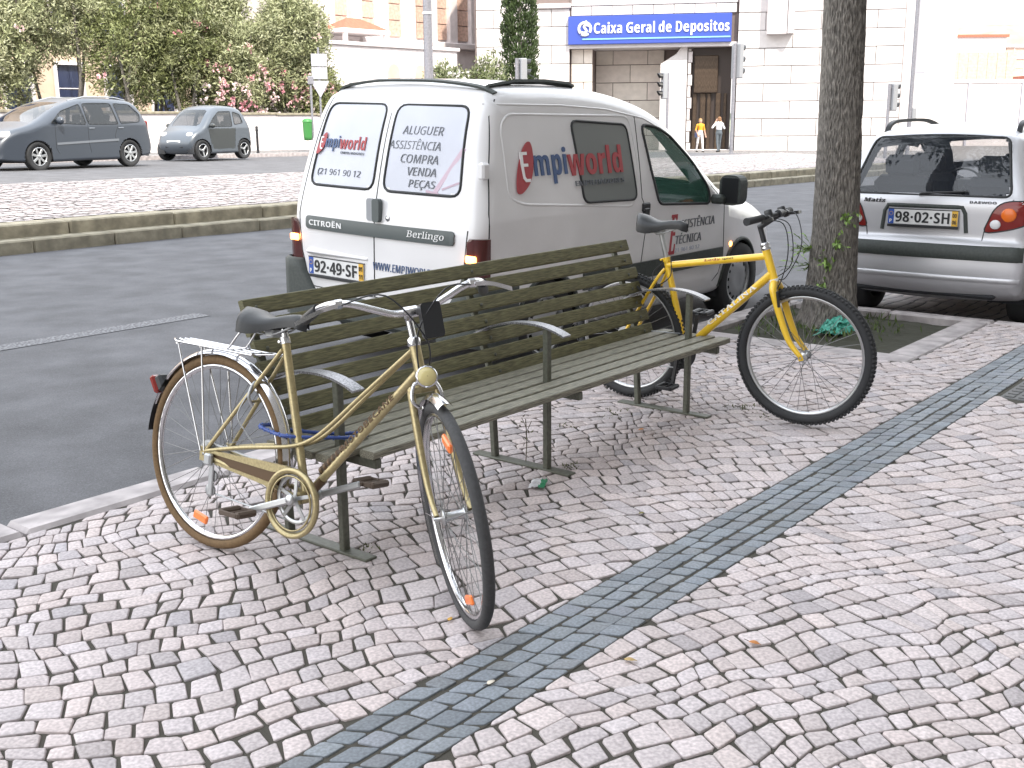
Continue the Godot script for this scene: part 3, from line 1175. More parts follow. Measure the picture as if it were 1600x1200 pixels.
	for z in [-1, 1]:
		b.tube([Vector3(0.055, -0.412, 0.058 * z), Vector3(0.055 - 0.366 * 0.82, -0.412 + 0.366 * 0.05, 0.024 * z)], 0.002, 5)
	put("fender_stay", b, M.chrome, t).transform = s
	b = B.new()
	for z in [-1, 1]:
		b.tube(smooth([Vector3(0.022, -0.02, 0.0), Vector3(0.024, -0.015, 0.030 * z), Vector3(0.022, -0.06, 0.046 * z), Vector3(0.018, -0.085, 0.030 * z)], 4), 0.006, 6)
		b.box(T(0.016, -0.088, 0.018 * z), Vector3(0.04, 0.010, 0.010), 0.002)
	put("front_brake", b, M.chrome, t).transform = s

	b = B.new()          # stem and headset
	b.tube([Vector3(0, 0.10, 0), Vector3(0, 0.185, 0)], 0.0115, 10)
	b.tube([Vector3(-0.004, 0.185, 0), Vector3(0.032, 0.198, 0)], 0.014, 10)
	b.tube([Vector3(0.03, 0.2, -0.022), Vector3(0.03, 0.2, 0.022)], 0.018, 12)
	b.lathe(T(0, 0.100, 0), [Vector2(0.012, 0.03), Vector2(0.021, 0.022), Vector2(0.021, 0.004), Vector2(0.017, 0)], 14)
	put("stem", b, M.chrome, t).transform = s
	var hbar := part_node("handlebar", t, s)
	b = B.new()
	var half := [Vector3(0.03, 0.20, 0.0), Vector3(0.033, 0.201, 0.05), Vector3(0.045, 0.222, 0.11), Vector3(0.045, 0.248, 0.17), Vector3(0.02, 0.262, 0.222), Vector3(-0.035, 0.266, 0.258), Vector3(-0.13, 0.262, 0.283)]
	var full := []
	for k in range(half.size() - 1, 0, -1):
		full.append(half[k] * Vector3(1, 1, -1))
	full.append_array(half)
	b.tube(smooth(full, 5), 0.0112, 10)
	put("bar", b, M.chrome, hbar)
	for z in [-1.0, 1.0]:
		b = B.new()
		b.tube([Vector3(-0.035, 0.266, 0.258 * z), Vector3(-0.08, 0.264, 0.270 * z), Vector3(-0.145, 0.2615, 0.287 * z)], [0.0155, 0.0165, 0.017], 10)
		put("grip", b, M.black, hbar)
		b = B.new()
		b.box(T(0.035, 0.256, 0.206 * z), Vector3(0.03, 0.028, 0.035), 0.008)
		flat_bar(b, smooth([Vector3(0.05, 0.25, 0.212 * z), Vector3(0.055, 0.243, 0.255 * z), Vector3(0.025, 0.232, 0.305 * z), Vector3(0.000, 0.226, 0.335 * z)], 4), Vector3(0.3, 0.95, 0), 0.013, 0.008)
		put("brake_lever", b, M.chrome, hbar)
	b = B.new()
	b.tube(smooth([Vector3(0.045, 0.25, -0.20), Vector3(0.12, 0.235, -0.10), Vector3(0.10, 0.13, 0.0), Vector3(0.03, 0.02, 0.01)], 6), 0.0026, 6)
	b.tube(smooth([Vector3(0.045, 0.25, 0.20), Vector3(0.13, 0.24, 0.08), Vector3(0.09, 0.10, -0.02), Vector3(-0.02, 0.02, -0.03)], 6), 0.0026, 6)
	put("brake_cable", b, M.black, t).transform = s
	b = B.new()
	b.prism(Transform3D(Basis(), Vector3(0.092, 0.155, -0.045)) * Transform3D(Basis(Vector3.UP, PI / 2) * Basis(Vector3(1, 0, 0), 0.14), Vector3.ZERO), round_rect(0.060, 0.105, 0.010), -0.022, 0.022)
	b.box(T(0.05, 0.195, -0.03), Vector3(0.05, 0.02, 0.03), 0.004)
	put("handlebar_box", b, M.black_gloss, t).transform = s
	var hl := part_node("headlamp", t, s)
	b = B.new()
	var lx := Transform3D(Basis(Vector3(0, 0, 1), -PI / 2), Vector3(0.055, -0.005, 0))
	b.lathe(lx, [Vector2(0.001, -0.03), Vector2(0.018, -0.026), Vector2(0.030, -0.005), Vector2(0.033, 0.018), Vector2(0.033, 0.024), Vector2(0.029, 0.026)], 18)
	b.box(T(0.03, -0.02, 0), Vector3(0.03, 0.012, 0.012), 0.002)
	put("housing", b, M.chrome, hl)
	b = B.new()
	b.lathe(lx, [Vector2(0.030, 0.023), Vector2(0.022, 0.031), Vector2(0.012, 0.034), Vector2(0.001, 0.035)], 18)
	put("lens", b, mat(Color(0.55, 0.47, 0.22), 0.12), hl)

	# seat post, saddle, rear fender, rack and light
	b = B.new()
	b.tube([st, st + up * 0.06], 0.0125, 10)
	b.tube([st + up * 0.0, st + up * 0.022], 0.0175, 10)
	b.tube([st + up * 0.006 + Vector3(-0.012, 0, -0.02), st + up * 0.006 + Vector3(-0.012, 0, 0.02)], 0.005, 6)
	put("seat_post", b, M.chrome, t)
	saddle(t, st + up * 0.055 + Vector3(-0.045, 0.022, 0), 0.28, 0.18, 0.05)
	b = fender(0.358, 0.048, deg_to_rad(-22), deg_to_rad(160))
	var rf := put("rear_fender", b, M.chrome, t)
	rf.transform = Transform3D(Basis(), ra)
	b = fender(0.359, 0.046, deg_to_rad(160), deg_to_rad(176))
	put("mud_flap", b, M.black, t).transform = Transform3D(Basis(), ra)
	b = B.new()
	var ry := 0.700
	for z in [-0.055, -0.018, 0.018, 0.055]:
		b.tube([Vector3(0.175, ry - 0.004, z), Vector3(-0.20, ry + 0.006, z), Vector3(-0.235, ry + 0.010, z * 0.6)], 0.0042, 6)
	for x in [0.17, 0.05, -0.08, -0.20]:
		b.tube([Vector3(x, ry, -0.055), Vector3(x, ry, 0.055)], 0.0042, 6)
	for z in [-1, 1]:
		b.tube([Vector3(-0.19, ry, 0.055 * z), ra + Vector3(-0.012, 0.01, 0.064 * z)], 0.0036, 6)
		b.tube([Vector3(-0.07, ry, 0.055 * z), ra + Vector3(0.006, 0.012, 0.064 * z)], 0.0036, 6)
		b.tube([Vector3(0.17, ry, 0.04 * z), Vector3(0.245, 0.705, 0.02 * z)], 0.0036, 6)
	b.tube(smooth([Vector3(0.03, ry + 0.004, -0.04), Vector3(0.05, ry + 0.012, -0.04), Vector3(0.10, ry + 0.075, -0.03), Vector3(0.10, ry + 0.075, 0.03), Vector3(0.05, ry + 0.012, 0.04), Vector3(0.03, ry + 0.004, 0.04)], 4), 0.0036, 6)
	put("rack", b, M.chrome, t)
	b = B.new()
	var lp := ra + Vector3(cos(deg_to_rad(147)), sin(deg_to_rad(147)), 0) * 0.374
	b.box(axes(lp + Vector3(0.012, 0, 0), Vector3(0.8, 0.5, 0), Vector3(-0.5, 0.8, 0)), Vector3(0.035, 0.062, 0.042), 0.008)
	put("light_holder", b, M.black, t)
	b = B.new()
	b.box(axes(lp + Vector3(-0.016, -0.008, 0), Vector3(0.8, 0.5, 0), Vector3(-0.5, 0.8, 0)), Vector3(0.026, 0.068, 0.046), 0.008)
	put("rear_light", b, M.lamp_red, t)
	b = B.new()
	for z in [-1, 1]:
		b.tube(smooth([Vector3(0.17, 0.60, 0.0), Vector3(0.168, 0.605, 0.03 * z), Vector3(0.160, 0.56, 0.045 * z), Vector3(0.165, 0.525, 0.03 * z)], 4), 0.0055, 6)
	b.tube(smooth([Vector3(0.17, 0.61, 0.02), Vector3(0.13, 0.50, 0.06), Vector3(0.16, 0.44, 0.05), Vector3(0.19, 0.40, 0.035)], 5), 0.0024, 6)
	put("rear_brake", b, M.alloy_dull, t)

	# blue cable lock through the rear wheel, round the seat tube and the bench leg
	var lock := thing("cable_lock", "blue twisted cable lock looped round the gold bicycle's seat tube", "lock", t.position)
	lock.basis = t.basis
	b = B.new()
	var loop := smooth([Vector3(0.20, 0.464, 0.025), Vector3(0.26, 0.454, 0.032), Vector3(0.33, 0.450, 0.030), Vector3(0.40, 0.448, -0.06), Vector3(0.425, 0.444, -0.16), Vector3(0.42, 0.442, -0.255), Vector3(0.37, 0.442, -0.27), Vector3(0.345, 0.444, -0.17), Vector3(0.26, 0.454, -0.05), Vector3(0.20, 0.462, -0.03)], 6, true)
	b.tube(loop, 0.0062, 8, true)
	put("cable", b, M.blue_lock, lock)
	b = B.new()
	for k in 120:
		var q: float = k / 120.0 * loop.size()
		var a: Vector3 = loop[int(q) % loop.size()].lerp(loop[(int(q) + 1) % loop.size()], q - int(q))
		b.ball(Transform3D(Basis().scaled(Vector3.ONE * 0.0034), a + Vector3(0, cos(k * 1.3), sin(k * 1.3)) * 0.0056), 3)
	put("strands", b, mat(Color(0.06, 0.13, 0.40), 0.3), lock)

func yellow_bike() -> void:
	var t := bike_root("yellow_mountain_bike", "yellow mountain bike with knobbly tyres leaning on the bench end", Vector3(4.857, 0.002, -3.131), Vector3(-0.005, 0, 1.0).normalized(), deg_to_rad(3))
	var ra := Vector3(0, 0.334, 0)
	var bb := Vector3(0.335, 0.30, 0)
	var st := Vector3(0.232, 0.735, 0)
	var ht := Vector3(0.773, 0.838, 0)
	var hb := Vector3(0.817, 0.700, 0)
	var up := (st - bb).normalized()
	var hd := (hb - ht).normalized()
	var b := B.new()
	b.tube([bb, st + up * 0.02], 0.0165, 12)
	b.tube([ht, hb], 0.0195, 14)
	b.tube([ht + hd * 0.032, st - up * 0.012], 0.0170, 14)
	b.tube([hb - hd * 0.03, bb], 0.0195, 14)
	b.tube([bb + Vector3(0, 0, -0.036), bb + Vector3(0, 0, 0.036)], 0.023, 12)
	for s in [-1, 1]:
		b.tube(smooth([st + Vector3(-0.008, -0.03, 0.012 * s), st + Vector3(-0.05, -0.10, 0.045 * s), ra + Vector3(0.005, 0.02, 0.062 * s)], 4), 0.0088, 8)
		b.tube(smooth([bb + Vector3(-0.02, 0, 0.028 * s), bb + Vector3(-0.11, 0.006, 0.046 * s), ra + Vector3(0.01, 0, 0.062 * s)], 4), 0.0098, 8)
		b.box(Transform3D(Basis(), ra + Vector3(0, 0.005, 0.062 * s)), Vector3(0.045, 0.05, 0.007), 0.002)
	var fr := put("frame", b, M.yellow, t)
	var dd := (hb - bb).normalized()
	letters(fr, "CATALINA", hb - hd * 0.03 - dd * 0.43 + Vector3(0, 0, 0.0198) - Vector3(-dd.y, dd.x, 0) * 0.012, dd, Vector3(-dd.y, dd.x, 0), 0.33, 0.022, M.print_white, true, true, 0.0, 0.002)
	var td := (ht + hd * 0.032 - st + up * 0.012).normalized()
	var tp := st + td * 0.22 + Vector3(0, -0.004, 0.0172) - Vector3(-td.y, td.x, 0) * 0.006
	letters(fr, "Lady", tp, td, Vector3(-td.y, td.x, 0), 0.09, 0.014, M.print_red, false, true, 0.3, 0.002)
	letters(fr, "sport", tp + td * 0.10, td, Vector3(-td.y, td.x, 0), 0.06, 0.012, M.black, false, false, 0.3, 0.002)

	bike_wheel(t, Transform3D(Basis(Vector3(0, 0, 1), 0.5), ra), 0.333, 0.025, M.rubber, M.alloy, 32, true, [])
	var s := steer_frame(ht, hb, deg_to_rad(6))
	var fo := part_node("fork", t, s)
	b = B.new()
	for z in [-1, 1]:
		b.tube(smooth([Vector3(0, -0.015, 0.012 * z), Vector3(0, -0.03, 0.034 * z), Vector3(0.0, -0.065, 0.049 * z), Vector3(0.003, -0.20, 0.051 * z), Vector3(0.014, -0.30, 0.052 * z), Vector3(0.046, -0.378, 0.053 * z)], 5), [0.017, 0.0175, 0.018, 0.018, 0.018, 0.018, 0.018, 0.018, 0.018, 0.018, 0.0178, 0.0175, 0.017, 0.0168, 0.0165, 0.016, 0.0158, 0.0155, 0.015, 0.0145, 0.014, 0.0135, 0.013, 0.0125, 0.012, 0.0115], 10)
		b.box(T(0.047, -0.385, 0.053 * z), Vector3(0.024, 0.03, 0.007), 0.002)
	b.tube([Vector3(0, 0, 0), Vector3(0, -0.04, 0)], 0.019, 12)
	put("blades", b, M.yellow, fo)
	b = B.new()
	b.tube([Vector3(0, 0.002, 0), Vector3(0, -0.012, 0)], 0.0225, 14)
	put("crown_race", b, M.print_white, fo)
	bike_wheel(t, s * T(0.048, -0.386, 0), 0.333, 0.025, M.rubber, M.alloy, 32, true, [])
	b = B.new()
	for z in [-1, 1]:
		b.bar(Vector3(0.012, -0.13, 0.062 * z), Vector3(0.030, -0.055, 0.075 * z), 0.012, 0.010, 0.002)
		b.box(T(0.02, -0.092, 0.032 * z), Vector3(0.055, 0.012, 0.012), 0.003)
		b.tube([Vector3(0.030, -0.055, 0.075 * z), Vector3(0.022, -0.005, 0.0)], 0.0015, 5)
	put("front_brake", b, M.black, t).transform = s
	b = B.new()
	b.tube([Vector3(0, 0.145, 0), Vector3(0, 0.265, 0)], 0.0125, 10)
	b.tube([Vector3(-0.004, 0.255, 0), Vector3(0.105, 0.288, 0)], 0.0150, 10)
	b.tube([Vector3(0.11, 0.290, -0.025), Vector3(0.11, 0.290, 0.025)], 0.0185, 12)
	put("stem", b, M.black, t).transform = s
	b = B.new()
	b.lathe(T(0, 0.145, 0), [Vector2(0.014, 0.034), Vector2(0.022, 0.030), Vector2(0.022, 0.020), Vector2(0.019, 0.016), Vector2(0.023, 0.010), Vector2(0.023, 0.0), Vector2(0.018, -0.003)], 14)
	put("headset", b, M.chrome, t).transform = s
	var hbar := part_node("handlebar", t, s * T(0.06, 0.002, 0))
	b = B.new()
	b.tube(smooth([Vector3(-0.005, 0.290, -0.27), Vector3(0.03, 0.288, -0.12), Vector3(0.05, 0.288, 0), Vector3(0.03, 0.288, 0.12), Vector3(-0.005, 0.290, 0.27)], 5), 0.0112, 10)
	put("bar", b, M.black, hbar)
	for z in [-1.0, 1.0]:
		b = B.new()
		b.tube([Vector3(0.023, 0.288, 0.150 * z), Vector3(0.006, 0.289, 0.22 * z), Vector3(-0.005, 0.290, 0.275 * z)], [0.017, 0.0165, 0.0185], 10)
		put("grip", b, M.rubber, hbar)
		b = B.new()
		b.box(T(0.03, 0.282, 0.125 * z), Vector3(0.035, 0.035, 0.04), 0.010)
		flat_bar(b, smooth([Vector3(0.045, 0.278, 0.125 * z), Vector3(0.07, 0.272, 0.16 * z), Vector3(0.065, 0.270, 0.205 * z), Vector3(0.055, 0.270, 0.25 * z)], 4), Vector3(0, 1, 0), 0.014, 0.010)
		put("brake_lever", b, M.black_gloss, hbar)
		b = B.new()
		b.lathe(Transform3D(Basis(), Vector3(0.03, 0.292, 0.085 * z)), [Vector2(0.001, 0.028), Vector2(0.018, 0.025), Vector2(0.020, 0.0), Vector2(0.014, -0.012)], 12)
		put("shifter", b, M.black, hbar)
	b = B.new()
	b.tube(smooth([Vector3(0.05, 0.28, -0.10), Vector3(0.16, 0.27, -0.06), Vector3(0.17, 0.12, 0.0), Vector3(0.07, 0.0, 0.02), Vector3(0.022, -0.005, 0)], 6), 0.0027, 6)
	b.tube(smooth([Vector3(0.05, 0.28, 0.11), Vector3(0.15, 0.24, 0.10), Vector3(0.12, 0.10, 0.06), Vector3(0.02, -0.04, 0.03), Vector3(-0.06, -0.06, 0.02)], 6), 0.0027, 6)
	b.tube(smooth([Vector3(0.04, 0.28, -0.09), Vector3(0.13, 0.22, -0.03), Vector3(0.09, 0.05, -0.03), Vector3(-0.02, 0.0, -0.026)], 6), 0.0027, 6)
	put("cable", b, M.black, t).transform = s

	b = B.new()
	b.tube([st, st + up * 0.185], 0.0132, 10)
	put("seat_post", b, M.alloy, t)
	b = B.new()
	b.tube([st + up * 0.008, st + up * 0.028], 0.021, 12)
	b.tube([st + up * 0.018 + Vector3(-0.02, 0, -0.02), st + up * 0.018 + Vector3(-0.02, 0, 0.024)], 0.006, 8)
	put("seat_clamp", b, M.yellow, t)
	saddle(t, st + up * 0.170 + Vector3(0.0, 0.035, 0), 0.285, 0.155, -0.03)

	b = B.new()
	for e in [[0.092, 0.050], [0.074, 0.043]]:
		b.ring(T(bb.x, bb.y, e[1]), [Vector2(e[0], 0.002), Vector2(e[0] - 0.016, 0.002), Vector2(e[0] - 0.016, -0.002), Vector2(e[0], -0.002)], 44)
	for k in 5:
		var a := TAU * k / 5
		b.bar(Vector3(bb.x, bb.y, 0.054), Vector3(bb.x + cos(a) * 0.08, bb.y + sin(a) * 0.08, 0.051), 0.016, 0.006, 0.002, Vector3(-sin(a), cos(a), 0))
	put("chain_ring", b, M.black, t)
	crank(t, bb + Vector3(0, 0, 0.068), Vector2(-0.12, -0.99), 1.0, M.black, M.black)
	crank(t, bb + Vector3(0, 0, -0.068), Vector2(0.12, 0.99), -1.0, M.black, M.black)
	b = B.new()
	b.tube([bb + Vector3(0.0, -0.09, 0.048), Vector3(0.03, 0.20, 0.048)], 0.0035, 5)
	b.tube([bb + Vector3(0.0, 0.09, 0.048), ra + Vector3(0, 0.045, 0.048)], 0.0035, 5)
	put("chain", b, M.alloy_dull, t)
	b = B.new()
	b.bar(Vector3(0.012, 0.30, 0.066), Vector3(0.03, 0.19, 0.060), 0.024, 0.010, 0.003, Vector3.RIGHT)
	for k in 6:
		b.lathe(Transform3D(Basis(Vector3.RIGHT, PI / 2), ra + Vector3(0, 0, 0.036 + k * 0.004)), [Vector2(0.001, -0.001), Vector2(0.055 - k * 0.006, -0.001), Vector2(0.055 - k * 0.006, 0.001), Vector2(0.001, 0.001)], 18)
	put("derailleur", b, M.alloy_dull, t)
	b = B.new()
	for z in [-1, 1]:
		b.bar(st + Vector3(-0.10, -0.17, 0.052 * z), st + Vector3(-0.14, -0.12, 0.065 * z), 0.012, 0.010, 0.002)
		b.box(Transform3D(Basis(), st + Vector3(-0.105, -0.155, 0.032 * z)), Vector3(0.05, 0.012, 0.012), 0.003)
	b.tube(smooth([st + Vector3(0.02, 0.03, 0.0), st + Vector3(0.04, -0.06, 0.04), st + Vector3(-0.04, -0.11, 0.05), st + Vector3(-0.07, -0.05, 0.02), st + Vector3(-0.01, 0.0, 0.025)], 6), 0.0028, 6)
	put("rear_brake", b, M.black, t)

# ---------------------------------------------------------------- vehicles
# A body is the side outline (x forward, y up) swollen to its width: a skin across the outline (tail, roof, windscreen, bonnet)
# and one on either side, rounded where they meet. Windows and wheel arches are openings in these skins.
class Body:
	var ol: Array            # closed outline, Vector2
	var half: Callable       # half width at (x, y)
	var edge: Callable       # rounding where the side meets the outline, at outline point
	var crown := 0.03        # how far the middle of the roof or tail stands proud of the outline
	var m0 := Vector2.ZERO   # spine that the side skins close on
	var m1 := Vector2.ONE
	var side_holes := []     # [polygon, name]
	var end_holes := []      # [polygon in (z, y), xmin, xmax, name]
	var nt := 26
	var nz := 22
	var deep := 5
	func dist(p: Vector2) -> float:
		var d := 1e9
		for k in ol.size():
			var q: Vector2 = Geometry2D.get_closest_point_to_segment(p, ol[k], ol[(k + 1) % ol.size()])
			d = minf(d, q.distance_to(p))
		return d
	func bulge(w: float, r: float, d: float) -> float:
		if d >= r:
			return w
		return w - r * (1.0 - sqrt(maxf(0.0, 1.0 - pow(1.0 - d / r, 2.0))))
	func z_at(p: Vector2) -> float:
		return bulge(half.call(p.x, p.y), edge.call(p), dist(p))
	func spine(p: Vector2) -> Vector2:
		return Geometry2D.get_closest_point_to_segment(p, m0, m1)
	func normal(k: int) -> Vector2:
		var d: Vector2 = ol[(k + 1) % ol.size()] - ol[(k + ol.size() - 1) % ol.size()]
		return Vector2(-d.y, d.x).normalized()
	# returns a dictionary of B: "body" and one for each hole
	func skins(inset: float) -> Dictionary:
		var out := {"body": B.new()}
		for h in side_holes:
			out[h[1] + "_r"] = B.new()
			out[h[1] + "_l"] = B.new()
		for h in end_holes:
			out[h[3]] = B.new()
		var n := ol.size()
		for sg in [1.0, -1.0]:
			var rows := []
			var flat := []
			for k in n:
				var o: Vector2 = ol[k]
				var m := spine(o)
				var l := o.distance_to(m)
				var r: float = edge.call(o)
				var row := PackedVector3Array()
				var fl := PackedVector2Array()
				for j in range(deep + nt + 1):
					var d: float
					if j <= deep:
						var a := PI / 2 * j / deep
						d = minf(r, l * 0.6) * (1.0 - cos(a))
					else:
						d = lerpf(minf(r, l * 0.6), l, float(j - deep) / nt)
					var p := o.lerp(m, d / l if l > 1e-6 else 0.0)
					var q := p.move_toward(m, inset)
					row.append(Vector3(q.x, q.y, sg * (bulge(half.call(p.x, p.y), r, d) - inset)))
					fl.append(p)
				rows.append(row)
				flat.append(fl)
			emit(out, rows, flat, sg, side_holes, true)
		var rows2 := []
		var flat2 := []
		for k in n:
			var o: Vector2 = ol[k]
			var w: float = half.call(o.x, o.y) - edge.call(o)
			var nn := normal(k)
			var row := PackedVector3Array()
			var fl := PackedVector2Array()
			for j in range(nz + 1):
				var s := lerpf(-1, 1, float(j) / nz)
				var q := o + nn * (crown * (1.0 - s * s) - inset)
				row.append(Vector3(q.x, q.y, s * w))
				fl.append(Vector2(s * w, o.y))
			rows2.append(row)
			flat2.append(fl)
		emit_end(out, rows2, flat2)
		return out
	func emit(out: Dictionary, rows: Array, flat: Array, sg: float, holes: Array, _side: bool) -> void:
		var n := rows.size()
		var nc: int = rows[0].size()
		var base := {}
		for k in out:
			base[k] = {}
		for r in n:
			var r2 := (r + 1) % n
			for s in nc - 1:
				var mid: Vector2 = (flat[r][s] + flat[r2][s + 1] + flat[r][s + 1] + flat[r2][s]) / 4
				var to := "body"
				for h in holes:
					if h[2].has_point(mid) and Geometry2D.is_point_in_polygon(mid, h[0]):
						to = h[1] + ("_r" if sg > 0 else "_l")
						break
				quad(out[to], base[to], [rows[r][s], rows[r][s + 1], rows[r2][s + 1], rows[r2][s]], [r * nc + s, r * nc + s + 1, r2 * nc + s + 1, r2 * nc + s], sg > 0)
	func emit_end(out: Dictionary, rows: Array, flat: Array) -> void:
		var n := rows.size()
		var nc: int = rows[0].size()
		var base := {}
		for k in out:
			base[k] = {}
		for r in n:
			var r2 := (r + 1) % n
			for s in nc - 1:
				var mid: Vector2 = (flat[r][s] + flat[r2][s + 1] + flat[r][s + 1] + flat[r2][s]) / 4
				var x: float = (rows[r][s].x + rows[r2][s].x) / 2
				var to := "body"
				for h in end_holes:
					if x > h[1] and x < h[2] and Geometry2D.is_point_in_polygon(mid, h[0]):
						to = h[3]
						break
				quad(out[to], base[to], [rows[r][s], rows[r][s + 1], rows[r2][s + 1], rows[r2][s]], [r * nc + s, r * nc + s + 1, r2 * nc + s + 1, r2 * nc + s], true)
	func quad(b: B, seen: Dictionary, p: Array, id: Array, flip: bool) -> void:
		var k := []
		for j in 4:
			if not seen.has(id[j]):
				seen[id[j]] = b.p(p[j])
			k.append(seen[id[j]])
		if flip:
			b.t(k[0], k[1], k[2]); b.t(k[0], k[2], k[3])
		else:
			b.t(k[0], k[2], k[1]); b.t(k[0], k[3], k[2])
	func add_side(poly: PackedVector2Array, called: String) -> void:
		var r := Rect2(poly[0], Vector2.ZERO)
		for q in poly:
			r = r.expand(q)
		side_holes.append([poly, called, r])

func resample(pts: Array, step: float) -> Array:
	var c := Curve2D.new()
	for p in pts:
		c.add_point(p)
	c.add_point(pts[0])
	c.bake_interval = 0.01
	var l := c.get_baked_length()
	var n := int(l / step)
	var out := []
	for k in n:
		out.append(c.sample_baked(l * k / n))
	return out

func circle2(c: Vector2, r: float, n := 28, y0 := -9.0) -> PackedVector2Array:
	var q := PackedVector2Array()
	for k in n:
		var a := TAU * k / n
		q.append(Vector2(c.x + cos(a) * r, maxf(c.y + sin(a) * r, y0)))
	return q

func side_line(bd: Body, pts: Array, sg: float, off := 0.0) -> Array:       # points of the side view laid on the side skin
	var out := []
	for p in pts:
		out.append(Vector3(p.x, p.y, sg * (bd.z_at(p) + off)))
	return out

func finer(poly, closed := true, step := 0.05) -> Array:
	var out := []
	var n: int = poly.size()
	for k in (n if closed else n - 1):
		var a: Vector2 = poly[k]
		var b: Vector2 = poly[(k + 1) % n]
		var m := maxi(1, int(a.distance_to(b) / step))
		for j in m:
			out.append(a.lerp(b, float(j) / m))
	if not closed:
		out.append(poly[n - 1])
	return out

func car_wheel(parent: Node, c: Vector3, r: float, w: float, out: float, spokes: int, rim: Material) -> void:
	var n := part_node("wheel", parent, Transform3D(Basis(), c))
	var b := B.new()
	var ri := r * 0.64
	b.ring(T(0, 0, 0), [Vector2(r, w * 0.35), Vector2(r * 0.965, w * 0.5), Vector2(ri * 1.1, w * 0.52), Vector2(ri, w * 0.46), Vector2(ri, -w * 0.46), Vector2(r * 0.965, -w * 0.5), Vector2(r, -w * 0.35)], 36)
	put("tyre", b, M.rubber, n)
	b = B.new()
	b.ring(T(0, 0, 0), [Vector2(ri * 1.02, out * w * 0.47), Vector2(ri * 0.90, out * w * 0.44), Vector2(ri * 0.88, out * w * 0.2), Vector2(ri * 1.0, out * w * 0.2)], 36)
	if spokes > 0:
		for k in spokes:
			var a := TAU * k / spokes + 0.3
			b.bar(Vector3(0, 0, out * w * 0.36), Vector3(cos(a) * ri * 0.95, sin(a) * ri * 0.95, out * w * 0.40), r * 0.17, 0.02, 0.004, Vector3(-sin(a), cos(a), 0))
		b.ball(Transform3D(Basis().scaled(Vector3(ri * 0.24, ri * 0.24, 0.02)), Vector3(0, 0, out * w * 0.38)), 6)
	else:
		for k in 14:
			var a := TAU * k / 14
			var e := TAU * (k + 0.62) / 14
			var p := func(an: float, rr: float, z: float) -> Vector3: return Vector3(cos(an) * rr, sin(an) * rr, out * z)
			b.quad(p.call(a, ri * 0.92, w * 0.36), p.call(e, ri * 0.92, w * 0.36), p.call(e, ri * 0.70, w * 0.42), p.call(a, ri * 0.70, w * 0.42))
		b.lathe(Transform3D(Basis(Vector3.RIGHT, PI / 2 * out), Vector3.ZERO), [Vector2(ri * 0.72, w * 0.42), Vector2(ri * 0.5, w * 0.46), Vector2(ri * 0.25, w * 0.42), Vector2(0.001, w * 0.42)], 24)
	put("rim", b, rim, n)
	b = B.new()
	b.lathe(Transform3D(Basis(Vector3.RIGHT, PI / 2), Vector3.ZERO), [Vector2(0.001, w * 0.1), Vector2(ri * 0.95, w * 0.1), Vector2(ri * 0.95, -w * 0.1), Vector2(0.001, -w * 0.1)], 24)
	put("brake_disc", b, M.liner, n)

func number_plate(parent: Node, o: Vector3, right: Vector3, up: Vector3, s: String, year: Array) -> void:
	# o is the middle of the plate; 0.52 by 0.11
	var x := axes(o, right, up)
	var n := part_node("number_plate", parent, x)
	var b := B.new()
	b.box(T(0, 0, 0), Vector3(0.52, 0.112, 0.006), 0.002)
	put("plate", b, M.plate, n)
	b = B.new()
	b.box(T(-0.238, 0, 0.001), Vector3(0.044, 0.110, 0.008), 0.001)
	put("blue_band", b, M.plate_blue, n)
	b = B.new()
	b.box(T(0.237, 0, 0.001), Vector3(0.044, 0.110, 0.008), 0.001)
	put("yellow_band", b, M.plate_yellow, n)
	b = B.new()
	b.box(T(0, -0.068, 0), Vector3(0.53, 0.020, 0.010), 0.003)
	b.box(T(0, 0.058, 0), Vector3(0.53, 0.006, 0.010), 0.001)
	put("holder", b, M.black, n)
	letters(n, s, Vector3(-0.205, -0.040, 0.004), Vector3.RIGHT, Vector3.UP, 0.405, 0.080, M.black, true, false, 0.0, 0.002)
	letters(n, "P", Vector3(-0.247, -0.045, 0.006), Vector3.RIGHT, Vector3.UP, 0.017, 0.026, M.print_white, true, false, 0.0, 0.002)
	letters(n, year[0], Vector3(0.221, 0.008, 0.006), Vector3.RIGHT, Vector3.UP, 0.03, 0.030, M.black, true, false, 0.0, 0.002)
	letters(n, year[1], Vector3(0.221, -0.042, 0.006), Vector3.RIGHT, Vector3.UP, 0.03, 0.030, M.black, true, false, 0.0, 0.002)
	b = B.new()
	for k in 12:
		var a := TAU * k / 12
		b.box(T(-0.238 + cos(a) * 0.014, 0.022 + sin(a) * 0.014, 0.006), Vector3(0.004, 0.004, 0.002), 0.0)
	put("stars", b, M.plate_yellow, n)

func seat(parent: Node, x: float, z: float, y: float) -> void:
	var n := part_node("seat", parent, T(x, y, z))
	var b := B.new()
	b.box(T(0.1, 0.08, 0), Vector3(0.5, 0.16, 0.48), 0.05)
	b.box(Transform3D(Basis(Vector3(0, 0, 1), 0.25), Vector3(-0.2, 0.42, 0)), Vector3(0.14, 0.62, 0.46), 0.05)
	put("cushion", b, M.seat_cloth, n)
	b = B.new()
	b.box(Transform3D(Basis(Vector3(0, 0, 1), 0.2), Vector3(-0.30, 0.80, 0)), Vector3(0.09, 0.17, 0.27), 0.04)
	b.tube([Vector3(-0.27, 0.6, -0.05), Vector3(-0.30, 0.78, -0.05)], 0.008, 6)
	b.tube([Vector3(-0.27, 0.6, 0.05), Vector3(-0.30, 0.78, 0.05)], 0.008, 6)
	put("headrest", b, M.seat_cloth, n)

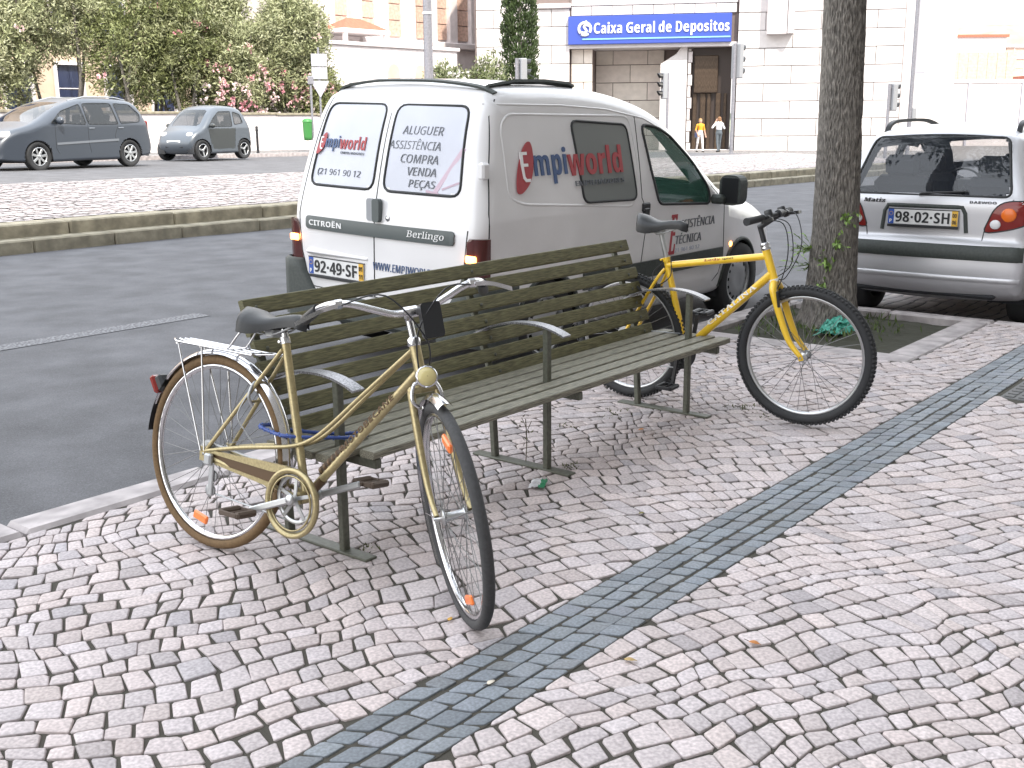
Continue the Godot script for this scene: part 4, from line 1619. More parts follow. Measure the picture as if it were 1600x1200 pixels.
func steering_wheel(parent: Node, c: Vector3) -> void:
	var b := B.new()
	b.ring(Transform3D(Basis(Vector3.UP, PI / 2) * Basis(Vector3.RIGHT, 0.4), c), [Vector2(0.19, 0.0), Vector2(0.18, 0.012), Vector2(0.168, 0.0), Vector2(0.18, -0.012)], 28)
	b.tube([c + Vector3(0.2, -0.1, 0), c], 0.03, 8)
	put("steering_wheel", b, M.black, parent)

func wheel_well(parent: Node, c: Vector2, r: float, z0: float, z1: float) -> void:
	var b := B.new()
	var rows := []
	for k in range(19):
		var a := -0.3 + (PI + 0.6) * k / 18.0
		rows.append(PackedVector3Array([Vector3(c.x + cos(a) * r, c.y + sin(a) * r, z0), Vector3(c.x + cos(a) * r, c.y + sin(a) * r, z1), Vector3(c.x, c.y, z1)]))
	b.grid(rows)
	put("wheel_arch", b, M.liner, parent)

func rib(parent: Node, called: String, pts: Array, r: float, m: Material, closed := false) -> void:
	var b := B.new()
	b.tube(pts, r, 6, closed)
	put(called, b, m, parent)

func v2(a: Array) -> Array:
	var out := []
	for p in a:
		out.append(Vector2(p[0], p[1]))
	return out

# the stretched wordmark with the swoosh: o is its lower left corner, w its length
func wordmark(parent: Node, o: Vector3, right: Vector3, up: Vector3, w: float, h: float, d := 0.003) -> void:
	var x := axes(o, right, up)
	var n := part_node("wordmark", parent, x)
	var b := B.new()
	var q := PackedVector2Array()
	for p in smooth(v2([[0.003, -0.38], [0.014, 0.05], [0.045, 0.52], [0.085, 0.92], [0.125, 1.16], [0.155, 1.20], [0.170, 1.0], [0.168, 0.62], [0.150, 0.2], [0.118, -0.12], [0.075, -0.34], [0.03, -0.47]]), 4, true):
		q.append(Vector2(p.x * w, p.y * h))
	b.prism(T(0, 0, 0), q, 0.0, d)
	put("swoosh", b, M.print_red, n)
	b = B.new()
	q = PackedVector2Array()
	for p in [[0.072, 0.88], [0.128, 0.88], [0.128, 0.78], [0.092, 0.78], [0.090, 0.50], [0.128, 0.50], [0.128, 0.40], [0.089, 0.40], [0.092, 0.08], [0.102, 0.0], [0.135, 0.0], [0.130, -0.1], [0.092, -0.1], [0.074, 0.02], [0.068, 0.4], [0.068, 0.76]]:
		q.append(Vector2((p[0] - 0.012) * w, p[1] * h))
	b.prism(T(0, 0, 0), q, d * 0.5, d * 1.5)
	put("letter_cutout", b, M.print_white, n)
	letters(n, "mpi", Vector3(0.17 * w, -0.22 * h, 0), Vector3.RIGHT, Vector3.UP, 0.29 * w, 1.22 * h, M.print_blue, true, false, 0.0, d)
	letters(n, "world", Vector3(0.47 * w, 0.0, 0), Vector3.RIGHT, Vector3.UP, 0.53 * w, 1.0 * h, M.print_red, true, false, 0.0, d)
	letters(n, "EMPILHADORES", Vector3(0.52 * w, -0.36 * h, 0), Vector3.RIGHT, Vector3.UP, 0.48 * w, 0.17 * h, M.print_grey, false, false, 0.0, d)

func van() -> void:
	var t := thing("delivery_van", "white panel van with lettered rear doors standing in the road, hazard lights lit", "van", Vector3(4.908, -0.12, -5.09))
	t.rotation.x = deg_to_rad(1.7)
	var bd := Body.new()
	bd.ol = resample(smooth(v2([[0.10, 0.26], [0.02, 0.34], [0.0, 0.48], [0.0, 0.66], [0.0, 0.80], [0.005, 0.95], [0.04, 1.15], [0.115, 1.45], [0.20, 1.66], [0.30, 1.755], [0.50, 1.785], [0.95, 1.79], [1.40, 1.765], [1.80, 1.70], [2.12, 1.60], [2.42, 1.40], [2.72, 1.18], [2.92, 1.06], [3.20, 1.00], [3.55, 0.93], [3.85, 0.82], [4.02, 0.68], [4.10, 0.50], [4.07, 0.34], [3.95, 0.24], [3.0, 0.23], [2.0, 0.23], [1.0, 0.23], [0.3, 0.23]]), 6, true), 0.026)
	bd.half = func(x: float, y: float) -> float:
		var w := 0.865 - 0.12 * pow(maxf(0.0, (y - 1.0) / 0.62), 1.2)
		if y < 0.5:
			w -= 0.05 * pow((0.5 - y) / 0.27, 2.0)
		var f := maxf(0.0, (x - 2.7) / 1.4)
		return w - 0.15 * f * f - 0.05 * pow(maxf(0.0, 1.0 - x / 0.5), 2.0) * 0.6
	bd.edge = func(p: Vector2) -> float:
		if p.y < 0.3:
			return 0.05
		if p.x < 0.25:
			return 0.10
		if p.y > 1.5:
			return 0.13
		return 0.13 if p.x < 3.0 else 0.2
	bd.crown = 0.035
	bd.m0 = Vector2(0.75, 0.95)
	bd.m1 = Vector2(3.3, 0.62)
	bd.nt = 44
	bd.nz = 56
	var cab := round_poly(v2([[1.80, 1.545], [2.00, 1.525], [2.17, 1.46], [2.42, 1.29], [2.64, 1.075], [2.665, 0.955], [1.925, 0.995], [1.855, 1.25]]), 0.06)
	bd.add_side(cab, "side_window")
	bd.add_side(circle2(Vector2(3.26, 0.30), 0.335), "arch")
	bd.add_side(circle2(Vector2(0.66, 0.30), 0.335), "arch")
	var screen := round_poly(v2([[-0.60, 1.08], [0.60, 1.08], [0.54, 1.56], [-0.54, 1.56]]), 0.08)
	bd.end_holes.append([screen, 2.0, 3.1, "windscreen"])
	var rw := []
	for s in [1.0, -1.0]:
		var q := round_poly(v2([[0.045 * s, 1.14], [0.66 * s, 1.14], [0.60 * s, 1.66], [0.045 * s, 1.66]]), 0.07)
		rw.append(q)
		bd.end_holes.append([q, -0.1, 0.4, "rear_glass_r" if s > 0 else "rear_glass_l"])
	var sk := bd.skins(0.0)
	var body := put("body", sk.body, M.white_paint, t)
	put("windscreen", sk.windscreen, M.glass_clear, t)
	put("side_window", sk.side_window_r, M.glass_green, t)
	put("side_window", sk.side_window_l, M.glass_green, t)
	put("rear_window", sk.rear_glass_r, M.film, t)
	put("rear_window", sk.rear_glass_l, M.film, t)
	var li := bd.skins(0.025)
	put("lining", li.body, M.liner, t)
	# load bulkhead, floor and seats
	var b := B.new()
	b.box(T(1.62, 0.95, 0), Vector3(0.03, 1.25, 1.42), 0.0)
	put("bulkhead", b, M.liner, t)
	b = B.new()
	b.box(T(2.72, 0.86, 0), Vector3(0.5, 0.24, 1.5), 0.08)
	b.box(T(2.0, 0.34, 0), Vector3(3.6, 0.04, 1.5), 0.0)
	put("dashboard", b, M.liner, t)
	for z in [-0.38, 0.38]:
		seat(t, 1.98, z, 0.45)
	steering_wheel(t, Vector3(2.42, 0.98, -0.38))
	for sg in [1.0, -1.0]:
		rib(t, "window_seal", side_line(bd, finer(cab), sg, 0.002), 0.011, M.seal, true)
		# door outline, gutter and pressed lines
		rib(t, "door_seam", side_line(bd, finer(v2([[1.735, 1.60], [1.71, 1.05], [1.785, 0.93], [1.72, 0.58], [1.72, 0.34]]), false), sg, -0.001), 0.0045, M.seal)
		rib(t, "door_seam", side_line(bd, finer(v2([[2.70, 1.08], [2.90, 0.95], [2.93, 0.58], [2.88, 0.40], [2.80, 0.34]]), false), sg, -0.001), 0.0045, M.seal)
		rib(t, "rear_door_seam", side_line(bd, finer(v2([[0.30, 1.70], [0.215, 1.60], [0.13, 1.28], [0.09, 1.05], [0.085, 0.905]]), false), sg, -0.001), 0.0045, M.seal)
		rib(t, "gutter", side_line(bd, finer(v2([[0.22, 1.672], [0.9, 1.668], [1.40, 1.645], [1.85, 1.585], [2.2, 1.46], [2.5, 1.25], [2.72, 1.07]]), false), sg, -0.004), 0.008, M.white_paint)
		# recessed panel on the load side
		rib(t, "pressed_line", side_line(bd, finer(round_poly(v2([[0.27, 1.13], [0.40, 1.085], [1.62, 1.000], [1.70, 1.30], [1.66, 1.60], [0.36, 1.615], [0.28, 1.55]]), 0.08)), sg, -0.006), 0.011, M.white_paint, true)
		b = B.new()
		var blank := round_poly(v2([[0.975, 1.575], [1.61, 1.545], [1.645, 1.045], [1.02, 1.06]]), 0.06)
		var pts := side_line(bd, finer(blank, true, 0.04), sg, 0.004)
		var c := Vector3(1.31, 1.30, sg * (bd.z_at(Vector2(1.31, 1.30)) + 0.004))
		for k in pts.size():
			var m: Vector3 = (pts[k] + c) / 2
			var m2: Vector3 = (pts[(k + 1) % pts.size()] + c) / 2
			m.z = sg * (bd.z_at(Vector2(m.x, m.y)) + 0.004)
			m2.z = sg * (bd.z_at(Vector2(m2.x, m2.y)) + 0.004)
			b.quad(pts[k], pts[(k + 1) % pts.size()], m2, m)
			b.quad(m, m2, c, c)
		put("blanked_window", b, M.film_dark, t)
		rib(t, "window_seal", side_line(bd, finer(blank), sg, 0.003), 0.009, M.seal, true)
		# dark rubbing strip, sill and arch
		b = B.new()
		flat_bar(b, side_line(bd, finer(v2([[1.02, 0.545], [2.90, 0.545]]), false, 0.1), sg, 0.008), Vector3.UP, 0.115, 0.02)
		flat_bar(b, side_line(bd, finer(v2([[0.02, 0.55], [0.31, 0.55]]), false, 0.1), sg, 0.008), Vector3.UP, 0.13, 0.02)
		put("rubbing_strip", b, M.bumper, t)
		for cx in [3.26, 0.66]:
			rib(t, "arch_trim", side_line(bd, smooth(v2([[cx - 0.335, 0.28], [cx - 0.31, 0.43], [cx - 0.235, 0.54], [cx - 0.125, 0.61], [cx, 0.635], [cx + 0.125, 0.61], [cx + 0.235, 0.54], [cx + 0.31, 0.43], [cx + 0.335, 0.28]]), 4), sg, 0.0), 0.016, M.bumper)
			wheel_well(t, Vector2(cx, 0.30), 0.345, sg * 0.82, sg * 0.55)
		b = B.new()
		b.box(T(1.755, 0.985, sg * 0.868), Vector3(0.10, 0.06, 0.02), 0.01)
		b.box(T(1.755, 0.945, sg * 0.872), Vector3(0.07, 0.07, 0.025), 0.008)
		put("door_handle", b, M.black, t)
		b = B.new()
		b.ball(Transform3D(Basis().scaled(Vector3(0.022, 0.022, 0.012)), Vector3(3.056, 0.61, sg * (bd.z_at(Vector2(3.056, 0.61))))), 6)
		put("side_repeater", b, M.hazard, t)
		b = B.new()
		b.prism(Transform3D(Basis(Vector3.UP, PI / 2), Vector3(2.80, 1.055, sg * 0.985)), round_rect(0.18, 0.225, 0.06), -0.055, 0.055)
		b.box(T(2.74, 0.985, sg * 0.90), Vector3(0.12, 0.07, 0.12), 0.02)
		var mi := put("door_mirror", b, M.bumper, t)
		b = B.new()
		b.box(T(2.742, 1.055, sg * 0.985), Vector3(0.006, 0.19, 0.14), 0.002)
		put("mirror_glass", b, M.black_gloss, mi)
		# roof rail along the edge
		b = B.new()
		flat_bar(b, [Vector3(0.33, 1.772, sg * 0.60), Vector3(0.6, 1.806, sg * 0.595), Vector3(0.9, 1.812, sg * 0.59), Vector3(1.15, 1.80, sg * 0.585), Vector3(1.22, 1.785, sg * 0.585)], Vector3(0, 0.45, 1), 0.045, 0.016)
		put("roof_rail", b, M.bumper, t)
		car_wheel(t, Vector3(3.26, 0.30, sg * 0.75), 0.30, 0.19, sg, 0, M.alloy_dull)
		car_wheel(t, Vector3(0.66, 0.30, sg * 0.75), 0.30, 0.19, sg, 0, M.alloy_dull)
	# cross bar of the roof rails at the tail
	b = B.new()
	flat_bar(b, smooth([Vector3(0.33, 1.735, -0.67), Vector3(0.30, 1.775, -0.56), Vector3(0.28, 1.803, -0.28), Vector3(0.275, 1.808, 0.0), Vector3(0.28, 1.803, 0.28), Vector3(0.30, 1.775, 0.56), Vector3(0.33, 1.735, 0.67)], 5), Vector3(1, 0.2, 0), 0.04, 0.014)
	put("tail_spoiler", b, M.bumper, t)

	# rear doors: seam, window seals, handle, strip, lamps, bumper and plate
	var face := func(z: float, y: float, off: float) -> Vector3:
		var x := 0.0
		for k in bd.ol.size():
			var a: Vector2 = bd.ol[k]
			var c: Vector2 = bd.ol[(k + 1) % bd.ol.size()]
			if maxf(a.x, c.x) < 0.5 and (a.y - y) * (c.y - y) <= 0.0 and a.y > 0.3:
				x = lerpf(a.x, c.x, (y - a.y) / (c.y - a.y) if absf(c.y - a.y) > 1e-6 else 0.0)
				break
		var w: float = bd.half.call(x, y) - 0.10
		return Vector3(x - 0.035 * (1.0 - pow(clampf(z / w, -1, 1), 2.0)) - off, y, z)
	var line := func(pts: Array, off: float, closed: bool) -> Array:
		var out := []
		for p in finer(pts, closed, 0.04):
			out.append(face.call(p.x, p.y, off))
		return out
	for q in rw:
		rib(t, "window_seal", line.call(Array(q), 0.001, true), 0.009, M.seal, true)
	rib(t, "rear_door_seam", line.call(v2([[0.0, 1.72], [0.0, 0.47]]), -0.001, false), 0.005, M.seal)
	rib(t, "rear_door_seam", line.call(v2([[-0.62, 1.70], [-0.69, 1.3], [-0.745, 0.95], [-0.72, 0.7], [-0.64, 0.47], [0.64, 0.47], [0.72, 0.7], [0.745, 0.95]]), -0.001, false), 0.004, M.seal)
	b = B.new()
	var rows := []
	for k in range(47):
		var z := lerpf(-0.665, 0.655, clampf((k - 8) / 30.0, 0, 1))
		if k < 9:
			z = -0.665 + (lerpf(-0.665, 0.655, 1 / 30.0) + 0.665) * pow(k / 9.0, 2.0)
		elif k > 37:
			z = 0.655 - (lerpf(-0.665, 0.655, 1 / 30.0) + 0.665) * pow((46 - k) / 9.0, 2.0)
		var e := minf(1.0, minf(z + 0.665, 0.655 - z) / 0.03)
		var hh := 0.043 * (0.45 + 0.55 * sqrt(clampf(1.0 - pow(1.0 - e, 2.0), 0.0, 1.0)))
		rows.append(PackedVector3Array([face.call(z, 0.895 - hh, -0.002), face.call(z, 0.895 - hh, 0.011), face.call(z, 0.895 + hh, 0.011), face.call(z, 0.895 + hh, -0.002)]))
	b.grid(rows)
	var strip := put("name_strip", b, M.strip_grey, t)
	var L := Vector3(0, 0, 1)
	letters(strip, "CITROËN", face.call(-0.625, 0.878, 0.011), (face.call(-0.30, 0.878, 0.011) - face.call(-0.625, 0.878, 0.011)), Vector3.UP, 0.33, 0.044, M.print_white, true, false, 0.0, 0.003)
	letters(strip, "Berlingo", face.call(0.285, 0.868, 0.011), (face.call(0.58, 0.868, 0.011) - face.call(0.285, 0.868, 0.011)), Vector3.UP, 0.29, 0.054, M.print_white, false, true, 0.25, 0.003)
	b = B.new()
	b.prism(axes(face.call(-0.035, 1.02, 0.002), Vector3(0, 0, 1), Vector3.UP), round_rect(0.065, 0.14, 0.02), 0.0, 0.012)
	put("handle_recess", b, M.grey_plastic, t)
	b = B.new()
	b.prism(axes(face.call(0.035, 1.02, 0.002), Vector3(0, 0, 1), Vector3.UP), round_rect(0.06, 0.145, 0.02), 0.0, 0.035)
	put("rear_handle", b, M.strip_grey, t)
	b = B.new()
	b.ball(Transform3D(Basis().scaled(Vector3(0.008, 0.018, 0.018)), face.call(0.115, 0.975, 0.002)), 6)
	put("lock", b, M.chrome, t)
	for sg in [1.0, -1.0]:
		b = B.new()
		# wrap-round lamp from the door edge to the side
		var lr := []
		for y in [0.425, 0.55, 0.68, 0.80, 0.885, 0.905]:
			var zi := lerpf(0.665, 0.745, clampf((y - 0.42) / 0.4, 0, 1)) + (0.02 if y > 0.9 else 0.0)
			lr.append(PackedVector3Array([Vector3(-0.004, y, sg * zi), Vector3(-0.012, y, sg * (zi + 0.03)), Vector3(-0.008, y, sg * 0.80), Vector3(0.018, y, sg * 0.850), Vector3(0.072, y, sg * 0.868), Vector3(0.078, y, sg * 0.86)]))
		b.grid(lr)
		b.quad(lr[5][0], lr[5][2], lr[5][4], Vector3(0.07, 0.905, sg * 0.75))
		var lamp := put("tail_lamp", b, M.lamp_smoke, t)
		b = B.new()
		b.box(T(-0.012, 0.785, sg * 0.785), Vector3(0.02, 0.045, 0.085), 0.008)
		put("hazard_light", b, M.hazard, lamp)
		b = B.new()
		b.box(T(-0.010, 0.55, sg * 0.76), Vector3(0.012, 0.10, 0.09), 0.01)
		put("reversing_lens", b, M.lamp_red, lamp)
		b = B.new()      # bumper corner that climbs beside the door
		var cr := []
		for y in [0.26, 0.32, 0.45, 0.58, 0.635, 0.65]:
			var k := 0.03 if y > 0.64 else 0.0
			var zi: float = lerpf(0.52, 0.70, clampf((y - 0.36) / 0.25, 0, 1))
			cr.append(PackedVector3Array([Vector3(0.0, y, sg * zi), Vector3(-0.045 + k, y, sg * (zi + 0.015)), Vector3(-0.055 + k, y, sg * 0.80), Vector3(-0.02 + k, y, sg * 0.880), Vector3(0.08, y, sg * (0.905 - k)), Vector3(0.32, y, sg * (0.89 - k)), Vector3(0.33, y, sg * 0.85)]))
		b.grid(cr)
		put("bumper_corner", b, M.bumper, t)
		if sg > 0:
			b = B.new()
			b.box(T(0.075, 1.295, sg * 0.805), Vector3(0.065, 0.10, 0.05), 0.012)
			put("door_hinge", b, M.white_paint, t)
	b = B.new()
	b.box(T(0.0, 0.36, 0), Vector3(0.09, 0.20, 1.2), 0.03)
	b.box(T(4.06, 0.42, 0), Vector3(0.12, 0.30, 1.3), 0.05)
	put("bumper", b, M.bumper, t)
	b = B.new()      # hood over the plate
	b.box(T(-0.018, 0.705, -0.35), Vector3(0.05, 0.035, 0.60), 0.014)
	put("plate_lamp_hood", b, M.white_paint, t)
	number_plate(t, Vector3(-0.042, 0.615, -0.35), L, Vector3.UP, "92·49·SF", ["01", "11"])
	# lettering
	var at := func(z: float, y: float) -> Vector3: return face.call(z, y, 0.003)
	var write := func(s: String, z0: float, z1: float, y: float, h: float, m: Material, bold: bool, sl: float) -> void:
		var lo: Vector3 = at.call(z0, y)
		letters(t, s, lo, at.call(z1, y) - lo, at.call(z0, y + h) - lo, z1 - z0, h, m, bold, false, sl, 0.003)
	write.call("ALUGUER", 0.135, 0.455, 1.486, 0.052, M.print_grey, false, 0.1)
	write.call("ASSISTÊNCIA", 0.045, 0.46, 1.398, 0.066, M.print_grey, false, 0.1)
	write.call("COMPRA", 0.158, 0.46, 1.318, 0.052, M.print_grey, false, 0.1)
	write.call("VENDA", 0.225, 0.46, 1.245, 0.050, M.print_grey, false, 0.1)
	write.call("PEÇAS", 0.255, 0.46, 1.162, 0.060, M.print_grey, false, 0.1)
	write.call("(21 961 90 12", -0.60, -0.175, 1.20, 0.048, M.print_grey, false, 0.1)
	write.call("WWW.EMP", -0.012, 0.26, 0.646, 0.050, M.print_blue, false, 0.1)
	write.call("IWORLD", 0.268, 0.475, 0.646, 0.050, M.print_blue, false, 0.1)
	write.call(".COM", 0.48, 0.64, 0.646, 0.050, M.print_blue, false, 0.1)
	var wl: Vector3 = at.call(-0.635, 1.375) + Vector3(-0.009, 0, 0)
	wordmark(t, wl, at.call(-0.165, 1.375) + Vector3(-0.002, 0, 0) - wl, at.call(-0.4, 1.47) - at.call(-0.4, 1.365), 0.47, 0.085)
	b = B.new()      # pale arrow printed across the right-hand pane
	var q0: Vector3 = at.call(0.40, 1.19)
	for e in [[0.47, 1.155, 0.635, 1.42, 0.03], [0.40, 1.16, 0.50, 1.145, 0.016], [0.52, 1.175, 0.64, 1.22, 0.012]]:
		var a: Vector3 = at.call(e[0], e[1])
		var c: Vector3 = at.call(e[2], e[3])
		b.bar(a, c, e[4], 0.002, 0.0, Vector3(0, c.z - a.z, -(c.y - a.y)))
	put("printed_arrow", b, M.print_pale, t)
	# side lettering lies on the leaning upper side
	for sg in [1.0]:
		var s0 := Vector3(0.335, 1.235, bd.z_at(Vector2(0.335, 1.235)) + 0.007)
		var s1 := Vector3(1.50, 1.235, bd.z_at(Vector2(1.50, 1.235)) + 0.007)
		var s2 := Vector3(0.335, 1.40, bd.z_at(Vector2(0.335, 1.40)) + 0.007)
		wordmark(t, s0, s1 - s0, s2 - s0, 1.16, 0.185, 0.006)
		letters(t, "E", Vector3(2.08, 0.615, 0.866), Vector3.RIGHT, Vector3.UP, 0.085, 0.29, M.print_red, true, true, 0.12, 0.004)
		letters(t, "ASSISTÊNCIA", Vector3(2.175, 0.795, 0.866), Vector3.RIGHT, Vector3.UP, 0.575, 0.082, M.print_grey, false, false, 0.1, 0.004)
		letters(t, "TÉCNICA", Vector3(2.175, 0.685, 0.866), Vector3.RIGHT, Vector3.UP, 0.38, 0.080, M.print_grey, false, false, 0.1, 0.004)
		letters(t, "21 961 90 12", Vector3(2.175, 0.625, 0.866), Vector3.RIGHT, Vector3.UP, 0.36, 0.03, M.film, false, false, 0.1, 0.004)
	# bonnet seam and head lamps
	for sg in [1.0, -1.0]:
		b = B.new()
		b.ball(Transform3D(Basis().scaled(Vector3(0.16, 0.10, 0.13)), Vector3(3.90, 0.66, sg * 0.54)), 8)
		put("headlamp", b, M.lamp_clear, t)
	rib(t, "aerial", [Vector3(1.75, 1.74, 0.1), Vector3(1.38, 1.87, 0.1)], 0.003, M.black)

# the other cars: body with openings, panes, lining, seals, wheels, arches, seats
func simple_car(t: Node3D, cfg: Dictionary) -> Body:
	var bd := Body.new()
	bd.ol = resample(smooth(v2(cfg.ol), 6, true), cfg.get("step", 0.035))
	bd.half = cfg.half
	bd.edge = cfg.edge
	bd.crown = cfg.get("crown", 0.03)
	bd.m0 = cfg.m0
	bd.m1 = cfg.m1
	bd.nt = cfg.get("nt", 30)
	bd.nz = cfg.get("nz", 36)
	var k := 0
	for w in cfg.windows:
		bd.add_side(round_poly(v2(w), 0.05), "window%d" % k)
		k += 1
	for a in cfg.axles:
		bd.add_side(circle2(Vector2(a, cfg.r), cfg.r * 1.13), "arch")
	for d in cfg.get("panels", []):
		bd.add_side(round_poly(v2(d), 0.06), "panel")
	bd.end_holes.append([round_poly(v2(cfg.front), 0.08), cfg.front_x[0], cfg.front_x[1], "windscreen"])
	bd.end_holes.append([round_poly(v2(cfg.back), 0.08), cfg.back_x[0], cfg.back_x[1], "rear_window"])
	var sk := bd.skins(0.0)
	put("body", sk.body, cfg.paint, t)
	put("windscreen", sk.windscreen, cfg.glass, t)
	put("rear_window", sk.rear_window, cfg.glass, t)
	put("lining", bd.skins(0.025).body, M.liner, t)
	for s in ["_r", "_l"]:
		for j in k:
			put("side_window", sk["window%d" % j + s], cfg.glass, t)
		if cfg.has("panels"):
			put("door_panel", sk["panel" + s], cfg.panel_paint, t)
	var b := B.new()
	b.box(T(lerpf(cfg.axles[0], cfg.axles[1], 0.5), 0.36, 0), Vector3(cfg.axles[1] - cfg.axles[0] + 0.5, 0.05, 1.2), 0.0)
	b.box(T(cfg.dash, cfg.belt - 0.08, 0), Vector3(0.45, 0.24, cfg.w * 1.5), 0.08)
	put("dashboard", b, M.liner, t)
	for z in [-0.36, 0.36]:
		for x in cfg.seats:
			seat(t, x, z, 0.38)
	steering_wheel(t, Vector3(cfg.dash - 0.36, cfg.belt - 0.02, -0.36))
	for sg in [1.0, -1.0]:
		for w in cfg.windows:
			rib(t, "window_seal", side_line(bd, finer(round_poly(v2(w), 0.05)), sg, 0.001), 0.010, M.seal, true)
		for sm in cfg.get("seams", []):
			rib(t, "door_seam", side_line(bd, finer(v2(sm), false, 0.08), sg, -0.001), 0.005, M.seal)
		for a in cfg.axles:
			wheel_well(t, Vector2(a, cfg.r), cfg.r * 1.15, sg * (cfg.w - 0.06), sg * (cfg.w - 0.32))
			car_wheel(t, Vector3(a, cfg.r, sg * (cfg.w - 0.105)), cfg.r, 0.19, sg, cfg.spokes, M.alloy)
	return bd

func silver_car() -> void:
	var t := thing("silver_hatchback", "small silver hatchback with a dark bumper strip parked beyond the tree", "car", Vector3(8.5, -0.12, -2.88))
	var half := func(x: float, y: float) -> float:
		var w := 0.745 - 0.17 * pow(maxf(0.0, (y - 0.93) / 0.5), 1.1)
		if y < 0.45:
			w -= 0.05 * pow((0.45 - y) / 0.25, 2.0)
		var f := maxf(0.0, (x - 2.3) / 1.2)
		return w - 0.14 * f * f
	var bd := simple_car(t, {
		"ol": [[0.10, 0.24], [-0.01, 0.31], [-0.05, 0.42], [-0.05, 0.54], [-0.04, 0.63], [0.0, 0.67], [0.0, 0.78], [0.0, 0.93], [0.035, 1.0], [0.13, 1.20], [0.235, 1.38], [0.35, 1.445], [0.60, 1.47], [1.1, 1.475], [1.6, 1.42], [2.0, 1.27], [2.4, 1.02], [2.6, 0.93], [3.0, 0.85], [3.3, 0.72], [3.45, 0.5], [3.42, 0.3], [3.3, 0.22], [2.0, 0.2], [0.9, 0.2], [0.3, 0.21]],
		"step": 0.027, "half": half, "edge": func(p: Vector2) -> float: return 0.05 if p.y < 0.3 else (0.09 if p.x < 0.3 else 0.13),
		"m0": Vector2(0.6, 0.8), "m1": Vector2(2.8, 0.6), "nz": 50,
		"windows": [[[1.15, 0.98], [1.12, 1.36], [1.55, 1.33], [1.9, 1.20], [2.15, 0.98]], [[0.42, 1.0], [0.55, 1.34], [1.05, 1.36], [1.08, 0.98]]],
		"axles": [0.58, 2.92], "r": 0.27, "front": [[-0.55, 0.98], [0.55, 0.98], [0.48, 1.36], [-0.48, 1.36]], "front_x": [1.6, 2.7],
		"back": [[-0.60, 0.985], [0.60, 0.985], [0.495, 1.405], [-0.495, 1.405]], "back_x": [-0.1, 0.4],
		"paint": M.silver, "glass": M.glass_dark, "dash": 2.3, "belt": 0.95, "w": 0.745, "seats": [1.35, 0.75], "spokes": 5,
		"seams": [[[1.10, 1.40], [1.12, 0.5], [1.2, 0.3]]]})
	# face(z, y): a point on the tail
	var face := func(z: float, y: float, off: float) -> Vector3:
		var x := 0.0
		for k in bd.ol.size():
			var a: Vector2 = bd.ol[k]
			var c: Vector2 = bd.ol[(k + 1) % bd.ol.size()]
			if maxf(a.x, c.x) < 0.5 and (a.y - y) * (c.y - y) <= 0.0:
				x = lerpf(a.x, c.x, (y - a.y) / (c.y - a.y) if absf(c.y - a.y) > 1e-6 else 0.0)
				break
		var w: float = bd.half.call(x, y) - 0.09
		var s := clampf(absf(z) / w, 0, 1)
		var extra := maxf(0.0, absf(z) - w)
		return Vector3(x - 0.03 * (1.0 - s * s) + 0.09 * (1.0 - sqrt(maxf(0.0, 1.0 - pow(minf(extra, 0.089) / 0.09, 2.0)))) - off, y, z)
	var line := func(pts: Array, off: float, closed: bool) -> Array:
		var out := []
		for p in finer(pts, closed, 0.03):
			out.append(face.call(p.x, p.y, off))
		return out
	rib(t, "window_seal", line.call(Array(round_poly(v2([[-0.60, 0.985], [0.60, 0.985], [0.495, 1.405], [-0.495, 1.405]]), 0.06)), 0.0, true), 0.010, M.seal, true)
	rib(t, "tailgate_seam", line.call(v2([[-0.62, 0.97], [-0.52, 0.88], [-0.44, 0.735], [-0.43, 0.665], [0.43, 0.665], [0.44, 0.735], [0.52, 0.88], [0.62, 0.97]]), -0.001, false), 0.004, M.seal)
	var patch := func(poly: PackedVector2Array, off: float, called: String, m: Material, parent: Node) -> Node:
		var b := B.new()
		var c := Vector2.ZERO
		for p in poly:
			c += p
		c /= poly.size()
		var n := poly.size()
		for r in 4:
			for j in n:
				var a0: Vector2 = c.lerp(poly[j], r / 4.0)
				var a1: Vector2 = c.lerp(poly[(j + 1) % n], r / 4.0)
				var b0: Vector2 = c.lerp(poly[j], (r + 1) / 4.0)
				var b1: Vector2 = c.lerp(poly[(j + 1) % n], (r + 1) / 4.0)
				b.quad(face.call(a0.x, a0.y, off + 0.012 * (1 - r / 4.0)), face.call(a1.x, a1.y, off + 0.012 * (1 - r / 4.0)), face.call(b1.x, b1.y, off + 0.012 * (1 - (r + 1) / 4.0)), face.call(b0.x, b0.y, off + 0.012 * (1 - (r + 1) / 4.0)))
		return put(called, b, m, parent)
	for s in [1.0, -1.0]:
		var q := PackedVector2Array()
		for p in smooth(v2([[0.445, 0.735], [0.465, 0.82], [0.50, 0.90], [0.56, 0.95], [0.66, 0.962], [0.735, 0.945], [0.735, 0.82], [0.67, 0.775], [0.56, 0.745]]), 3, true):
			q.append(Vector2(p.x * s, p.y))
		var lamp: Node = patch.call(q, 0.002, "tail_lamp", M.lamp_red, t)
		rib(t, "lamp_seal", line.call(Array(q), 0.001, true), 0.005, M.seal, true)
		for e in [[0.60, 0.862, 0.055, M.lamp_orange], [0.515, 0.792, 0.038, M.lamp_clear]]:
			var b := B.new()
			b.ball(Transform3D(Basis().scaled(Vector3(0.014, e[2] * 0.9, e[2])), face.call(e[0] * s, e[1], 0.008)), 8)
			put("lamp_lens", b, e[3], lamp)
	# bumper strip and fold
	var b := B.new()
	var rows := []
	for k in range(41):
		var z := lerpf(-0.73, 0.73, k / 40.0)
		var row := PackedVector3Array()
		for e in [[0.525, -0.004], [0.532, 0.014], [0.58, 0.020], [0.632, 0.014], [0.640, -0.004]]:
			row.append(face.call(z, e[0], e[1]))
		rows.append(row)
	b.grid(rows)
	put("bumper_strip", b, M.bumper, t)
